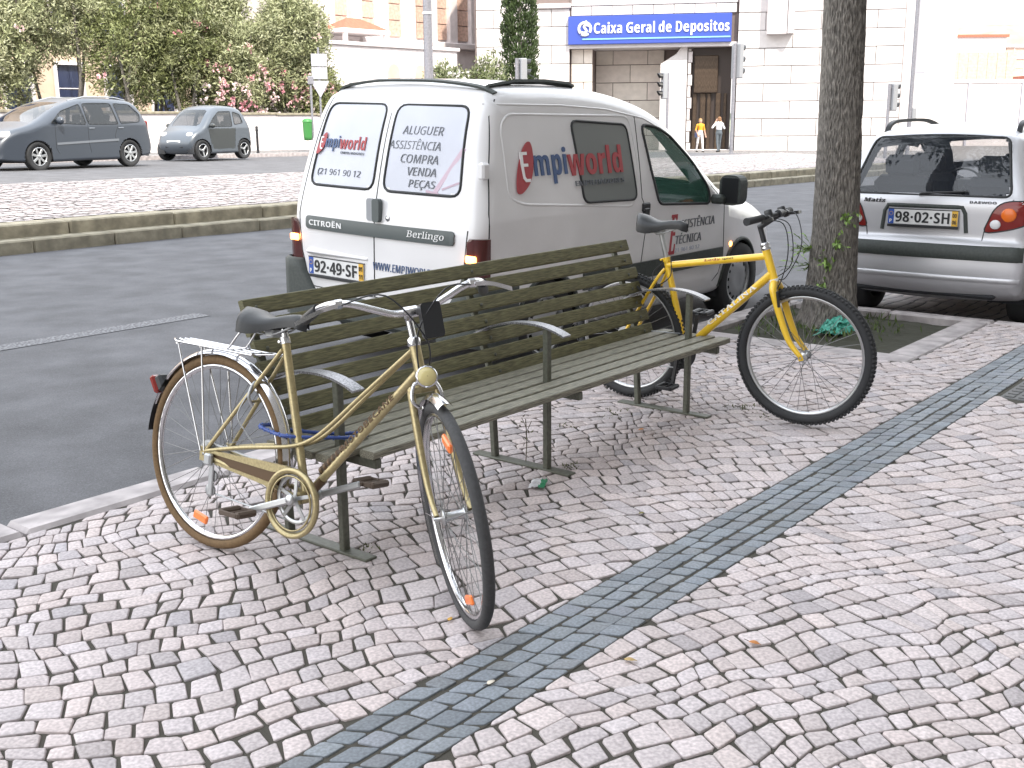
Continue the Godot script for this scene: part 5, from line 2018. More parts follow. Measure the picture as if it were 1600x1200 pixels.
	b = B.new()
	rows = []
	for k in range(41):
		var z := lerpf(-0.72, 0.72, k / 40.0)
		var row := PackedVector3Array()
		for e in [[0.36, -0.004], [0.375, 0.010], [0.395, 0.013], [0.41, -0.003]]:
			row.append(face.call(z, e[0], e[1]))
		rows.append(row)
	b.grid(rows)
	put("bumper_fold", b, M.silver, t)
	b = B.new()
	b.box(T(0.25, 0.26, 0.0), Vector3(0.5, 0.05, 1.1), 0.02)
	put("underside", b, M.liner, t)
	# recess for the plate
	rib(t, "plate_recess", line.call(v2([[-0.315, 0.72], [-0.30, 0.86], [-0.275, 0.905], [0.275, 0.905], [0.30, 0.86], [0.315, 0.72]]), -0.012, false), 0.022, M.bumper)
	number_plate(t, face.call(0, 0.822, 0.022), Vector3(0, 0, 1), Vector3.UP, "98·02·SH", ["00", "06"])
	letters(t, "Matiz", face.call(-0.475, 0.923, 0.003), face.call(-0.30, 0.923, 0.003) - face.call(-0.475, 0.923, 0.003), Vector3.UP, 0.17, 0.032, M.black, true, true, 0.3, 0.004)
	letters(t, "DAEWOO", face.call(0.325, 0.937, 0.003), face.call(0.51, 0.937, 0.003) - face.call(0.325, 0.937, 0.003), Vector3.UP, 0.185, 0.018, M.black, true, false, 0.0, 0.003)
	rib(t, "wiper", [face.call(-0.05, 0.985, 0.02), face.call(-0.03, 1.0, 0.03), face.call(0.30, 1.02, 0.022)], 0.009, M.black)
	for s in [1.0, -1.0]:
		b = B.new()
		flat_bar(b, smooth([Vector3(0.43, 1.43, s * 0.50), Vector3(0.50, 1.50, s * 0.495), Vector3(0.70, 1.525, s * 0.495), Vector3(1.3, 1.525, s * 0.495), Vector3(1.65, 1.47, s * 0.495)], 5), Vector3(0, 0, 1), 0.035, 0.025)
		put("roof_rail", b, M.black, t)

func people_carrier() -> void:
	var t := thing("people_carrier", "blue grey people carrier parked by the far kerb, next to the tiny car", "car", Vector3(16.5, 0.355, -26.1), PI + deg_to_rad(11))
	var half := func(x: float, y: float) -> float:
		var w := 0.915 - 0.20 * pow(maxf(0.0, (y - 1.0) / 0.62), 1.2)
		var f := maxf(0.0, (x - 3.2) / 1.27)
		return w - 0.20 * f * f - 0.06 * pow(maxf(0.0, 1.0 - x / 0.5), 2.0)
	var bd := simple_car(t, {
		"ol": [[0.12, 0.28], [0.0, 0.36], [-0.02, 0.5], [0.0, 0.66], [0.05, 0.88], [0.10, 1.05], [0.25, 1.38], [0.42, 1.55], [0.8, 1.62], [1.5, 1.645], [2.1, 1.615], [2.7, 1.45], [3.3, 1.16], [3.6, 1.04], [4.0, 0.93], [4.28, 0.79], [4.44, 0.6], [4.47, 0.42], [4.36, 0.27], [3.5, 0.2], [2.0, 0.2], [0.9, 0.2]],
		"step": 0.045, "half": half, "edge": func(p: Vector2) -> float: return 0.06 if p.y < 0.3 else 0.16,
		"m0": Vector2(0.8, 0.85), "m1": Vector2(3.6, 0.6),
		"windows": [[[3.10, 1.07], [2.72, 1.34], [2.15, 1.50], [2.10, 1.03]], [[2.02, 1.03], [2.05, 1.51], [1.20, 1.52], [1.12, 1.03]], [[1.03, 1.04], [1.10, 1.52], [0.62, 1.50], [0.36, 1.25], [0.42, 1.08]]],
		"axles": [0.79, 3.50], "r": 0.325, "front": [[-0.66, 1.08], [0.66, 1.08], [0.56, 1.52], [-0.56, 1.52]], "front_x": [2.3, 3.8],
		"back": [[-0.60, 1.08], [0.60, 1.08], [0.55, 1.46], [-0.55, 1.46]], "back_x": [-0.1, 0.5],
		"paint": M.blue_grey, "glass": M.glass_tinted, "dash": 3.1, "belt": 1.03, "w": 0.915, "seats": [2.2, 1.3], "spokes": 7,
		"seams": [[[2.06, 1.54], [2.06, 0.6], [2.0, 0.3]], [[3.0, 1.08], [3.02, 0.5], [2.9, 0.3]], [[1.12, 1.05], [1.25, 0.75], [1.2, 0.6]]]})
	for s in [1.0, -1.0]:
		var b := B.new()
		b.ball(Transform3D(Basis(Vector3.UP, s * -0.35).scaled(Vector3(0.30, 0.10, 0.12)), Vector3(4.12, 0.80, s * 0.66)), 8)
		put("headlamp", b, M.lamp_clear, t)
		b = B.new()
		b.box(T(0.13, 0.98, s * 0.775), Vector3(0.16, 0.26, 0.09), 0.04)
		put("tail_lamp", b, M.lamp_red, t)
		b = B.new()
		flat_bar(b, side_line(bd, finer(v2([[1.15, 0.66], [3.0, 0.60]]), false, 0.15), s, 0.006), Vector3.UP, 0.05, 0.015)
		put("side_moulding", b, M.light_car, t)
		b = B.new()
		b.ball(Transform3D(Basis().scaled(Vector3(0.07, 0.09, 0.11)), Vector3(2.92, 1.12, s * 1.0)), 7)
		put("door_mirror", b, M.blue_grey, t)
		for x in [1.95, 1.05]:
			b = B.new()
			b.box(T(x, 0.94, s * 0.922), Vector3(0.17, 0.03, 0.02), 0.008)
			put("door_handle", b, M.light_car, t)
		rib(t, "roof_rail", [Vector3(0.55, 1.60, s * 0.58), Vector3(0.9, 1.665, s * 0.575), Vector3(1.8, 1.675, s * 0.57), Vector3(2.3, 1.58, s * 0.57)], 0.016, M.alloy)
	var b2 := B.new()
	b2.box(T(4.40, 0.50, 0), Vector3(0.12, 0.14, 1.1), 0.04)
	put("grille", b2, M.black, t)
	b2 = B.new()
	b2.box(T(4.43, 0.62, 0), Vector3(0.06, 0.025, 1.2), 0.01)
	put("grille_bar", b2, M.chrome, t)

func tiny_car() -> void:
	var t := thing("tiny_car", "tiny two tone two seater car parked in front of the garden wall", "car", Vector3(21.5, 0.33, -28.35), PI + deg_to_rad(12))
	var half := func(x: float, y: float) -> float:
		var w := 0.755 - 0.16 * pow(maxf(0.0, (y - 0.9) / 0.62), 1.2)
		var f := maxf(0.0, (x - 1.7) / 0.8)
		return w - 0.13 * f * f
	var bd := simple_car(t, {
		"ol": [[0.10, 0.26], [0.0, 0.38], [-0.01, 0.6], [0.02, 0.85], [0.12, 1.15], [0.28, 1.40], [0.5, 1.50], [1.0, 1.53], [1.35, 1.49], [1.65, 1.31], [1.98, 1.00], [2.12, 0.90], [2.32, 0.79], [2.45, 0.64], [2.5, 0.46], [2.42, 0.28], [2.2, 0.2], [1.2, 0.2], [0.3, 0.2]],
		"step": 0.04, "half": half, "edge": func(p: Vector2) -> float: return 0.05 if p.y < 0.3 else 0.13,
		"m0": Vector2(0.5, 0.8), "m1": Vector2(1.9, 0.6),
		"windows": [[[0.85, 0.95], [0.80, 1.38], [1.30, 1.37], [1.58, 1.20], [1.85, 0.95]], [[0.35, 1.05], [0.42, 1.30], [0.70, 1.37], [0.74, 1.0]]],
		"panels": [[[0.78, 0.32], [0.72, 0.90], [1.86, 0.90], [1.78, 0.55], [1.70, 0.32]]], "panel_paint": M.dark_car,
		"axles": [0.35, 2.12], "r": 0.29, "front": [[-0.52, 0.97], [0.52, 0.97], [0.47, 1.40], [-0.47, 1.40]], "front_x": [1.4, 2.15],
		"back": [[-0.45, 1.0], [0.45, 1.0], [0.42, 1.33], [-0.42, 1.33]], "back_x": [-0.1, 0.4],
		"paint": M.charcoal_car, "glass": M.glass_tinted, "dash": 1.75, "belt": 0.93, "w": 0.755, "seats": [0.9], "spokes": 3,
		"seams": [[[0.72, 0.92], [0.78, 0.34]], [[1.86, 0.92], [1.76, 0.34]]]})
	for s in [1.0, -1.0]:
		var b := B.new()
		b.ball(Transform3D(Basis(Vector3.UP, s * -0.3).scaled(Vector3(0.10, 0.085, 0.13)), Vector3(2.33, 0.72, s * 0.47)), 8)
		put("headlamp", b, M.lamp_clear, t)
		b = B.new()
		b.ball(Transform3D(Basis().scaled(Vector3(0.06, 0.07, 0.10)), Vector3(1.78, 0.98, s * 0.83)), 7)
		put("door_mirror", b, M.dark_car, t)
	var b2 := B.new()
	b2.box(T(2.47, 0.40, 0), Vector3(0.08, 0.10, 0.7), 0.03)
	put("air_intake", b2, M.black, t)
	b2 = B.new()
	b2.box(T(2.51, 0.52, 0.0), Vector3(0.02, 0.11, 0.5), 0.003)
	put("number_plate", b2, M.plate, t)

# ---------------------------------------------------------------- plants
func leaf(b: B, c: Vector3, d: Vector3, n: Vector3, l: float, w: float) -> void:
	var s := d.cross(n).normalized() * w / 2
	var k := b.p(c)
	b.p(c + d * l * 0.5 + s + n * l * 0.06)
	b.p(c + d * l)
	b.p(c + d * l * 0.5 - s + n * l * 0.06)
	b.t(k, k + 1, k + 2)
	b.t(k, k + 2, k + 3)

func rand_dir() -> Vector3:
	var z := rng.randf_range(-1, 1)
	var a := rng.randf() * TAU
	var r := sqrt(1 - z * z)
	return Vector3(r * cos(a), z, r * sin(a))

# leaves in clumps through an ellipsoid; tones are kinds of leaf
func foliage(b: B, c: Vector3, rad: Vector3, clumps: int, per: int, spread: float, l: float, w: float, tones: Array, shell := 0.45) -> void:
	for k in clumps:
		var d := rand_dir()
		var q := c + d * rad * pow(rng.randf_range(shell, 1.0), 0.5) * rng.randf_range(0.8, 1.08)
		var tone: Color = tones[rng.randi() % tones.size()]
		var lean := (d + Vector3(0, 0.35, 0) + rand_dir() * 0.5).normalized()
		for j in per:
			var v := rng.randf_range(0.75, 1.25)
			b.tint = Color(tone.r * v, tone.g * v, tone.b * v)
			var p := q + rand_dir() * spread * pow(rng.randf(), 0.6)
			var dir := (rand_dir() + lean * 0.7).normalized()
			leaf(b, p, dir, rand_dir(), l * rng.randf_range(0.7, 1.3), w * rng.randf_range(0.8, 1.2))

func blossoms(b: B, c: Vector3, rad: Vector3, n: int, size: float, tones: Array) -> void:
	for k in n:
		var d := rand_dir()
		if d.z < -0.3:
			d.z = -d.z
		var q := c + d * rad * rng.randf_range(0.86, 1.06)
		b.tint = tones[rng.randi() % tones.size()]
		for j in 6:
			var p := q + rand_dir() * size * 1.3
			for e in 5:
				leaf(b, p, (rand_dir() + d).normalized(), rand_dir(), size * rng.randf_range(0.7, 1.2), size * 0.8)

func limb(b: B, a: Vector3, e: Vector3, r0: float, r1: float, bend: float) -> void:
	var side := rand_dir() * bend * a.distance_to(e)
	var pts := smooth([a, a.lerp(e, 0.35) + side, a.lerp(e, 0.7) + side * 0.6, e], 4)
	var rr := []
	for k in pts.size():
		rr.append(lerpf(r0, r1, float(k) / (pts.size() - 1)))
	b.tube(pts, rr, 8)

func street_tree(at: Vector3, label: String, sd: int, sprouts: bool) -> void:
	rng.seed = sd
	var t := thing("street_tree", label, "tree", at, 0.0)
	var nz := FastNoiseLite.new()
	nz.seed = sd
	nz.frequency = 1.0
	var b := B.new()
	var rows := []
	for k in range(141):
		var y := -0.06 + pow(k / 140.0, 1.1) * 4.6
		var r := 0.160 - 0.008 * y + 0.050 * exp(-maxf(y, 0.0) / 0.35) + 0.03 * exp(-maxf(y, 0.0) / 0.06)
		var row := PackedVector3Array()
		for j in 90:
			var a := TAU * j / 90
			var f := nz.get_noise_3d(cos(a) * 3.2, y * 1.3, sin(a) * 3.2)
			var g := nz.get_noise_3d(cos(a) * 9.0 + 20, y * 3.0, sin(a) * 9.0)
			var flute := 0.10 * sin(a * 5 + sd) * exp(-maxf(y, 0.0) / 0.25)
			var rr := r * (1.0 + flute + 0.05 * f) - 0.011 * absf(g) * 1.6
			row.append(Vector3(cos(a) * rr + 0.012 * sin(y * 1.7), y, sin(a) * rr + 0.01 * sin(y * 1.3 + 1)))
		rows.append(row)
	b.grid(rows, true)
	put("trunk", b, M.bark, t)
	for k in 7:
		var a := TAU * k / 7 + rng.randf() * 0.5
		b = B.new()
		var s := Vector3(0, rng.randf_range(3.3, 4.5), 0)
		var e := Vector3(cos(a) * rng.randf_range(1.4, 2.6), rng.randf_range(5.6, 8.6), sin(a) * rng.randf_range(1.4, 2.6))
		limb(b, s, e, 0.08, 0.025, 0.08)
		for j in 3:
			var m := s.lerp(e, rng.randf_range(0.45, 0.85))
			limb(b, m, m + rand_dir() * 0.9 + Vector3(0, 0.7, 0), 0.028, 0.008, 0.1)
		put("limb", b, M.bark, t)
	b = B.new()
	foliage(b, Vector3(0, 7.0, 0), Vector3(3.7, 2.9, 3.7), 520, 22, 0.42, 0.17, 0.085, [Color(0.07, 0.12, 0.03), Color(0.09, 0.14, 0.035), Color(0.06, 0.10, 0.03)], 0.15)
	put("crown", b, M.leaf, t)
	if sprouts:
		for e in [[0.62, 2.6, 5], [0.45, 2.9, 6], [0.80, 2.35, 5], [0.36, -1.0, 5], [0.56, -2.35, 7], [0.44, -2.1, 4], [0.30, 3.0, 5], [0.52, -1.35, 4]]:
			b = B.new()
			var d := Vector3(cos(e[1]), 0, sin(e[1]))
			for q in e[2]:
				var s: Vector3 = d * 0.15 + Vector3(0, e[0], 0)
				var tip: Vector3 = s + d * rng.randf_range(0.06, 0.16) + Vector3(rng.randf_range(-0.06, 0.06), rng.randf_range(-0.06, 0.12), rng.randf_range(-0.06, 0.06))
				b.tint = Color(0.12, 0.17, 0.05)
				b.tube([s, tip], 0.0018, 4)
				for j in 6:
					var v := rng.randf_range(0.8, 1.3)
					b.tint = Color(0.17 * v, 0.27 * v, 0.06 * v)
					leaf(b, s.lerp(tip, j / 5.0), (d + rand_dir() * 0.9).normalized(), (Vector3.UP + rand_dir() * 0.4).normalized(), rng.randf_range(0.035, 0.06), 0.02)
			put("sprout", b, M.leaf, t)

func oleander(at: Vector3, label: String, rad: Vector3, cy: float, tones: Array, flowers: int, pink: Array, sd: int) -> void:
	rng.seed = sd
	var t := thing("oleander", label, "tree", at, 0.0, "oleanders behind the garden wall")
	for k in 5:
		var b := B.new()
		var a := TAU * k / 5 + rng.randf()
		limb(b, Vector3(cos(a) * 0.15, 0, sin(a) * 0.15), Vector3(cos(a) * rad.x * 0.6, cy + rng.randf_range(-0.3, 0.8), sin(a) * rad.z * 0.6), 0.085, 0.03, 0.12)
		put("stem", b, M.bark, t)
	var b2 := B.new()
	foliage(b2, Vector3(0, cy, 0), rad, 430, 52, 0.36, 0.17, 0.05, tones, 0.12)
	put("crown", b2, M.leaf, t)
	if flowers:
		b2 = B.new()
		blossoms(b2, Vector3(0, cy - rad.y * 0.25, 0), rad * Vector3(1.0, 0.8, 1.0), flowers, 0.11, pink)
		put("blossom", b2, M.petal, t)

# ---------------------------------------------------------------- people: capsules blended into one skin
func skin_mesh(caps: Array, cell: float, soft: float) -> B:
	var lo := Vector3.ONE * 1e9
	var hi := -lo
	for c in caps:
		var r: float = maxf(c[2], c[3]) + cell * 2
		lo = lo.min(c[0] - Vector3.ONE * r).min(c[1] - Vector3.ONE * r)
		hi = hi.max(c[0] + Vector3.ONE * r).max(c[1] + Vector3.ONE * r)
	var n := Vector3i((hi - lo) / cell) + Vector3i.ONE * 2
	var f := PackedFloat32Array()
	f.resize(n.x * n.y * n.z)
	f.fill(1.0)
	var own := PackedInt32Array()
	own.resize(f.size())
	var best := PackedFloat32Array()
	best.resize(f.size())
	best.fill(9.0)
	for ci in caps.size():
		var c: Array = caps[ci]
		var r: float = maxf(c[2], c[3]) + soft + cell * 2
		var a0 := Vector3i(((c[0].min(c[1]) - Vector3.ONE * r - lo) / cell)).clamp(Vector3i.ZERO, n - Vector3i.ONE)
		var a1 := Vector3i(((c[0].max(c[1]) + Vector3.ONE * r - lo) / cell)).clamp(Vector3i.ZERO, n - Vector3i.ONE)
		var ab: Vector3 = c[1] - c[0]
		var ll := maxf(ab.length_squared(), 1e-9)
		for z in range(a0.z, a1.z + 1):
			for y in range(a0.y, a1.y + 1):
				for x in range(a0.x, a1.x + 1):
					var p := lo + Vector3(x, y, z) * cell
					var h := clampf((p - c[0]).dot(ab) / ll, 0, 1)
					var d: float = p.distance_to(c[0] + ab * h) - lerpf(c[2], c[3], h)
					var k := (z * n.y + y) * n.x + x
					if d < best[k]:
						best[k] = d
						own[k] = ci
					var e := f[k]
					var m := maxf(soft - absf(d - e), 0.0) / soft
					f[k] = minf(d, e) - m * m * soft * 0.25
	var b := B.new()
	var id := {}
	var at := func(x: int, y: int, z: int) -> int: return (z * n.y + y) * n.x + x
	var corner := [Vector3i(0, 0, 0), Vector3i(1, 0, 0), Vector3i(0, 1, 0), Vector3i(1, 1, 0), Vector3i(0, 0, 1), Vector3i(1, 0, 1), Vector3i(0, 1, 1), Vector3i(1, 1, 1)]
	var edges := [[0, 1], [2, 3], [4, 5], [6, 7], [0, 2], [1, 3], [4, 6], [5, 7], [0, 4], [1, 5], [2, 6], [3, 7]]
	for z in n.z - 1:
		for y in n.y - 1:
			for x in n.x - 1:
				var k := (z * n.y + y) * n.x + x
				if absf(f[k]) > cell * 2.5:
					continue
				var s := 0
				var vals := []
				for q in corner:
					var v := f[k + q.x + q.y * n.x + q.z * n.x * n.y]
					vals.append(v)
					if v < 0.0:
						s += 1
				if s == 0 or s == 8:
					continue
				var sum := Vector3.ZERO
				var cnt := 0
				for e in edges:
					var v0: float = vals[e[0]]
					var v1: float = vals[e[1]]
					if (v0 < 0.0) != (v1 < 0.0):
						sum += Vector3(corner[e[0]]).lerp(Vector3(corner[e[1]]), v0 / (v0 - v1))
						cnt += 1
				b.tint = caps[own[k]][4]
				id[k] = b.p(lo + (Vector3(x, y, z) + sum / cnt) * cell)
	var step := [1, n.x, n.x * n.y]
	for k in id:
		for ax in 3:
			var u: int = step[(ax + 1) % 3]
			var w: int = step[(ax + 2) % 3]
			var a: float = f[k]
			var c: float = f[k + step[ax]]
			if (a < 0.0) != (c < 0.0) and id.has(k - u) and id.has(k - w) and id.has(k - u - w):
				if a < 0.0:
					b.t(id[k], id[k - u - w], id[k - u]); b.t(id[k], id[k - w], id[k - u - w])
				else:
					b.t(id[k], id[k - u], id[k - u - w]); b.t(id[k], id[k - u - w], id[k - w])
	return b

func person(at: Vector3, turn: float, label: String, h: float, top: Color, legs: Color, hair: Color, arms: Array, stride: float, slim: float) -> void:
	var t := thing("person", label, "person", at, turn, "pedestrians by the bank")
	var sk := Color(0.48, 0.29, 0.21)
	var s := h / 1.72
	var caps := []
	var add := func(a: Array, b: Array, ra: float, rb: float, c: Color) -> void:
		caps.append([Vector3(a[0], a[1], a[2]) * s, Vector3(b[0], b[1], b[2]) * s, ra * s, rb * s, c])
	# local +z is ahead
	add.call([0, 0.97, 0], [0, 1.12, 0], 0.145 * slim, 0.13 * slim, legs)
	add.call([0, 1.12, 0], [0, 1.36, 0], 0.13 * slim, 0.155 * slim, top)
	add.call([-0.13, 1.40, 0], [0.13, 1.40, 0], 0.075, 0.075, top)
	add.call([0, 1.42, 0], [0, 1.52, 0.01], 0.055, 0.05, sk)
	add.call([0, 1.585, 0.015], [0, 1.645, 0.0], 0.078, 0.092, sk)
	add.call([0, 1.575, 0.085], [0, 1.60, 0.09], 0.018, 0.015, sk)
	for e in [-1.0, 1.0]:
		var f: float = stride * e
		add.call([0.085 * e, 0.93, 0], [0.09 * e, 0.50, f * 0.12 + 0.02], 0.088 * slim, 0.058, legs)
		add.call([0.09 * e, 0.50, f * 0.12 + 0.02], [0.09 * e, 0.09, f * 0.22 - (0.05 if f < 0 else 0.0)], 0.058, 0.042, legs)
		add.call([0.09 * e, 0.05, f * 0.22 - 0.03], [0.095 * e, 0.035, f * 0.22 + 0.14], 0.042, 0.034, Color(0.05, 0.04, 0.035))
		var a: Array = arms[0 if e < 0 else 1]
		add.call([0.175 * e, 1.40, 0], a[0], 0.052, 0.042, top)
		add.call(a[0], a[1], 0.040, 0.028, sk)
		var hd := Vector3(a[1][0], a[1][1], a[1][2])
		var dir := (hd - Vector3(a[0][0], a[0][1], a[0][2])).normalized()
		var tip := hd + dir * 0.10
		add.call(a[1], [tip.x, tip.y, tip.z], 0.032, 0.02, sk)
		for k in 4:
			var o := Vector3(0.012 * (k - 1.5), 0, 0.014 * (k - 1.5))
			var q := tip + o + dir * 0.07
			add.call([tip.x + o.x, tip.y + o.y, tip.z + o.z], [q.x, q.y, q.z], 0.009, 0.008, sk)
	var b := skin_mesh(caps, 0.018, 0.045)
	put("body", b, tinted(mat(Color(1, 1, 1), 0.8)), t)
	b = B.new()
	b.tint = hair
	b.ball(Transform3D(Basis().scaled(Vector3(0.098, 0.095, 0.105) * s), Vector3(0, 1.665, -0.018) * s), 8)
	b.ball(Transform3D(Basis().scaled(Vector3(0.085, 0.11, 0.06) * s), Vector3(0, 1.60, -0.065) * s), 8)
	put("hair", b, tinted(mat(Color(1, 1, 1), 0.9)), t)

# ---------------------------------------------------------------- street furniture
func traffic_light(at: Vector3, turn: float, label: String, head_y: float, head: float, lit: int, hooded := true) -> void:
	var t := thing("traffic_light", label, "traffic light", at, turn, "traffic lights at the crossing")
	var b := B.new()
	b.lathe(T(0, 0, 0), [Vector2(0.09, 0), Vector2(0.085, 0.25), Vector2(0.062, 0.28), Vector2(0.058, head_y + head)], 12)
	put("pole", b, M.grey_metal, t)
	b = B.new()
	b.box(T(0, head_y + head / 2, 0.17), Vector3(head * 0.36, head, 0.20), 0.03)
	put("housing", b, M.grey_plastic, t)
	b = B.new()
	b.box(T(0, head_y + head * 0.85, 0.05), Vector3(0.08, 0.05, 0.16), 0.01)
	b.box(T(0, head_y + head * 0.15, 0.05), Vector3(0.08, 0.05, 0.16), 0.01)
	put("bracket", b, M.grey_metal, t)
	for k in 3:
		var y := head_y + head * (0.835 - k * 0.333)
		b = B.new()
		b.ball(Transform3D(Basis().scaled(Vector3(head * 0.12, head * 0.12, 0.03)), Vector3(0, y, 0.27)), 8)
		put("lens", b, M.signal_red if k == lit else M.signal_off, t)
		b = B.new()
		var rows := []
		for j in range(13):
			var a := -0.25 + (PI + 0.5) * j / 12.0
			rows.append(PackedVector3Array([Vector3(cos(a) * head * 0.145, y + sin(a) * head * 0.145, 0.27), Vector3(cos(a) * head * 0.145, y + sin(a) * head * 0.145, 0.27 + head * (0.10 + 0.10 * sin(a)))]))
		b.grid(rows)
		put("visor", b, M.black, t)

func bollard(at: Vector3, label: String) -> void:
	var t := thing("bollard", label, "bollard", at, 0.0, "bollards along the far kerb")
	var b := B.new()
	b.lathe(T(0, 0, 0), [Vector2(0.055, 0), Vector2(0.05, 0.05), Vector2(0.04, 0.08), Vector2(0.04, 0.72), Vector2(0.05, 0.74), Vector2(0.05, 0.78), Vector2(0.04, 0.80)], 12)
	put("post", b, M.black, t)
	b = B.new()
	b.lathe(T(0, 0.8, 0), [Vector2(0.04, 0), Vector2(0.05, 0.04), Vector2(0.035, 0.085), Vector2(0.001, 0.095)], 12)
	put("knob", b, M.black, t)

# ---------------------------------------------------------------- buildings
func blocks(parent: Node, u0: float, u1: float, y0: float, y1: float, z: float, rh: float, len: float, tone: Color, deep := 0.12) -> void:
	# courses of stone blocks standing 12 mm apart in front of a dark backing
	var y := y0
	var r := 0
	while y < y1 - 0.05:
		var h := minf(rh, y1 - y)
		var u := u0 - (len * 0.5 if r % 2 else 0.0)
		while u < u1 - 0.02:
			var a := maxf(u, u0)
			var e := minf(u + len, u1)
			if e - a > 0.08:
				var b := B.new()
				var v := rng.randf_range(0.93, 1.05)
				b.tint = Color(tone.r * v, tone.g * v * rng.randf_range(0.985, 1.01), tone.b * v)
				b.box(T((a + e) / 2, y + h / 2, z + rng.randf_range(-0.003, 0.003)), Vector3(e - a - 0.03, h - 0.036, deep), 0.012)
				put("stone_block", b, M.limestone, parent)
			u += len
		y += rh
		r += 1

func slab(parent: Node, called: String, m: Material, u0: float, u1: float, y0: float, y1: float, z0: float, z1: float, bev := 0.0) -> Node:
	var b := B.new()
	b.tint = Color(0.74, 0.70, 0.70)
	b.box(T((u0 + u1) / 2, (y0 + y1) / 2, (z0 + z1) / 2), Vector3(u1 - u0, y1 - y0, z1 - z0), bev)
	return put(called, b, m, parent)

func bank() -> void:
	rng.seed = 71
	var t := thing("bank_building", "pale stone bank with a blue sign over its recessed entrance", "building", Vector3(54.298, 0, -34.719), deg_to_rad(-61.05))
	var W := Color(0.70, 0.665, 0.66)
	var S := Color(0.78, 0.71, 0.64)
	# right-hand wall and its plinth
	slab(t, "wall", M.joint, 5.28, 13.9, -1.7, 13.0, -9.0, 0.20)
	blocks(t, 5.25, 13.9, -0.55, 13.0, 0.24, 0.93, 2.9, W)
	slab(t, "plinth", M.limestone, 5.22, 13.95, -1.7, -0.56, 0.0, 0.36, 0.02)
	slab(t, "corner_pier", M.limestone, 13.92, 16.6, -1.7, 13.0, -9.0, 0.14, 0.03)
	# left pier, stepped back towards the entrance
	slab(t, "wall", M.joint, -6.1, -4.02, -1.7, 13.0, -9.0, -0.06)
	slab(t, "wall", M.joint, -9.5, -6.12, -1.7, 13.0, -9.0, -0.56)
	blocks(t, -6.1, -3.97, -0.6, 7.35, 0.0, 1.0, 2.2, W)
	slab(t, "cornice", M.limestone, -6.25, -3.9, 7.36, 7.62, -0.1, 0.22, 0.04)
	blocks(t, -9.4, -6.15, -0.6, 13.0, -0.5, 1.0, 2.0, W)
	slab(t, "wall", M.joint, -4.0, -2.78, -1.7, 5.2, -3.0, -0.47)
	blocks(t, -3.93, -2.72, -0.6, 5.2, -0.42, 1.0, 1.4, S)
	# back of the recess
	slab(t, "wall", M.joint, -2.8, 5.0, -1.7, 5.2, -3.3, -2.62)
	blocks(t, -2.75, 1.2, -0.6, 5.2, -2.56, 1.0, 2.0, S)
	# lit column with a cut corner, and the stone strip beside the doors
	var b := B.new()
	b.tint = W
	b.prism(T(0, 0, 0), PackedVector2Array([Vector2(1.09, -1.7), Vector2(2.55, -1.7), Vector2(2.55, 5.2), Vector2(2.2, 5.2), Vector2(1.95, 4.85), Vector2(1.09, 4.32)]), -0.9, -0.3)
	put("column", b, M.limestone, t)
	blocks(t, 2.58, 2.85, -0.6, 5.1, -0.55, 0.62, 0.4, W, 0.3)
	# bronze screen with dark leaves and a lintel box
	slab(t, "door_backing", M.bronze_dark, 2.85, 5.0, -1.7, 5.2, -1.2, -0.95)
	slab(t, "door_lintel", M.bronze, 2.95, 4.25, 2.75, 4.75, -0.95, -0.62, 0.03)
	for e in [[2.90, 3.12], [3.32, 3.62], [3.70, 3.90], [4.18, 4.44], [4.62, 4.78]]:
		slab(t, "door_leaf", M.bronze, e[0], e[1], -0.6, 2.72, -0.95, -0.80, 0.02)
	slab(t, "door_step", M.limestone, 2.6, 5.2, -1.7, -0.35, -0.9, -0.3, 0.02)
	# soffit, fascia above the sign and upper wall
	slab(t, "soffit", M.limestone, -4.0, 5.24, 5.2, 5.42, -3.3, 0.14)
	slab(t, "wall", M.joint, -4.0, 5.24, 5.42, 13.0, -9.0, -0.04)
	blocks(t, -3.88, 5.22, 6.93, 7.45, 0.02, 0.6, 1.13, W)
	blocks(t, -3.88, 5.22, 7.5, 13.0, -0.02, 1.0, 2.2, W)
	slab(t, "string_course", M.limestone, -3.88, 5.2, 7.46, 7.58, -0.05, 0.12, 0.02)
	slab(t, "light_box", M.limestone, 6.75, 7.80, 5.72, 9.0, 0.30, 0.85, 0.02)
	slab(t, "light_box", M.limestone, 7.82, 8.15, 5.74, 9.0, 0.30, 0.95, 0.02)
	# sign
	var sg := slab(t, "sign_board", M.sign_blue, -4.02, 4.90, 5.40, 6.90, 0.10, 0.34, 0.02)
	var X := Vector3.RIGHT
	var Y := Vector3.UP
	letters(sg, "Caixa Geral de Depositos", Vector3(-2.58, 5.78, 0.345), X, Y, 7.36, 0.78, M.print_white, true, false, 0.0, 0.04)
	slab(sg, "underline", M.sign_cyan, -3.22, 4.85, 5.64, 5.71, 0.34, 0.37)
	var lg := B.new()
	lg.tube(arc(Vector3(-3.09, 6.22, 0.36), X, Y, 0.33, -0.6, 3.9, 22), 0.075, 8)
	lg.tube(arc(Vector3(-3.09, 6.22, 0.36), X, Y, 0.33, 4.1, 5.4, 8), 0.075, 8)
	lg.tube(smooth([Vector3(-2.80, 6.36, 0.36), Vector3(-3.02, 6.42, 0.36), Vector3(-3.14, 6.34, 0.36), Vector3(-3.05, 6.20, 0.36), Vector3(-3.0, 6.10, 0.36), Vector3(-3.12, 6.0, 0.36), Vector3(-3.34, 6.06, 0.36)], 5), 0.065, 8)
	lg.tube([Vector3(-3.22, 6.50, 0.36), Vector3(-2.98, 6.62, 0.36)], 0.06, 8)
	put("logo", lg, M.print_white, sg)

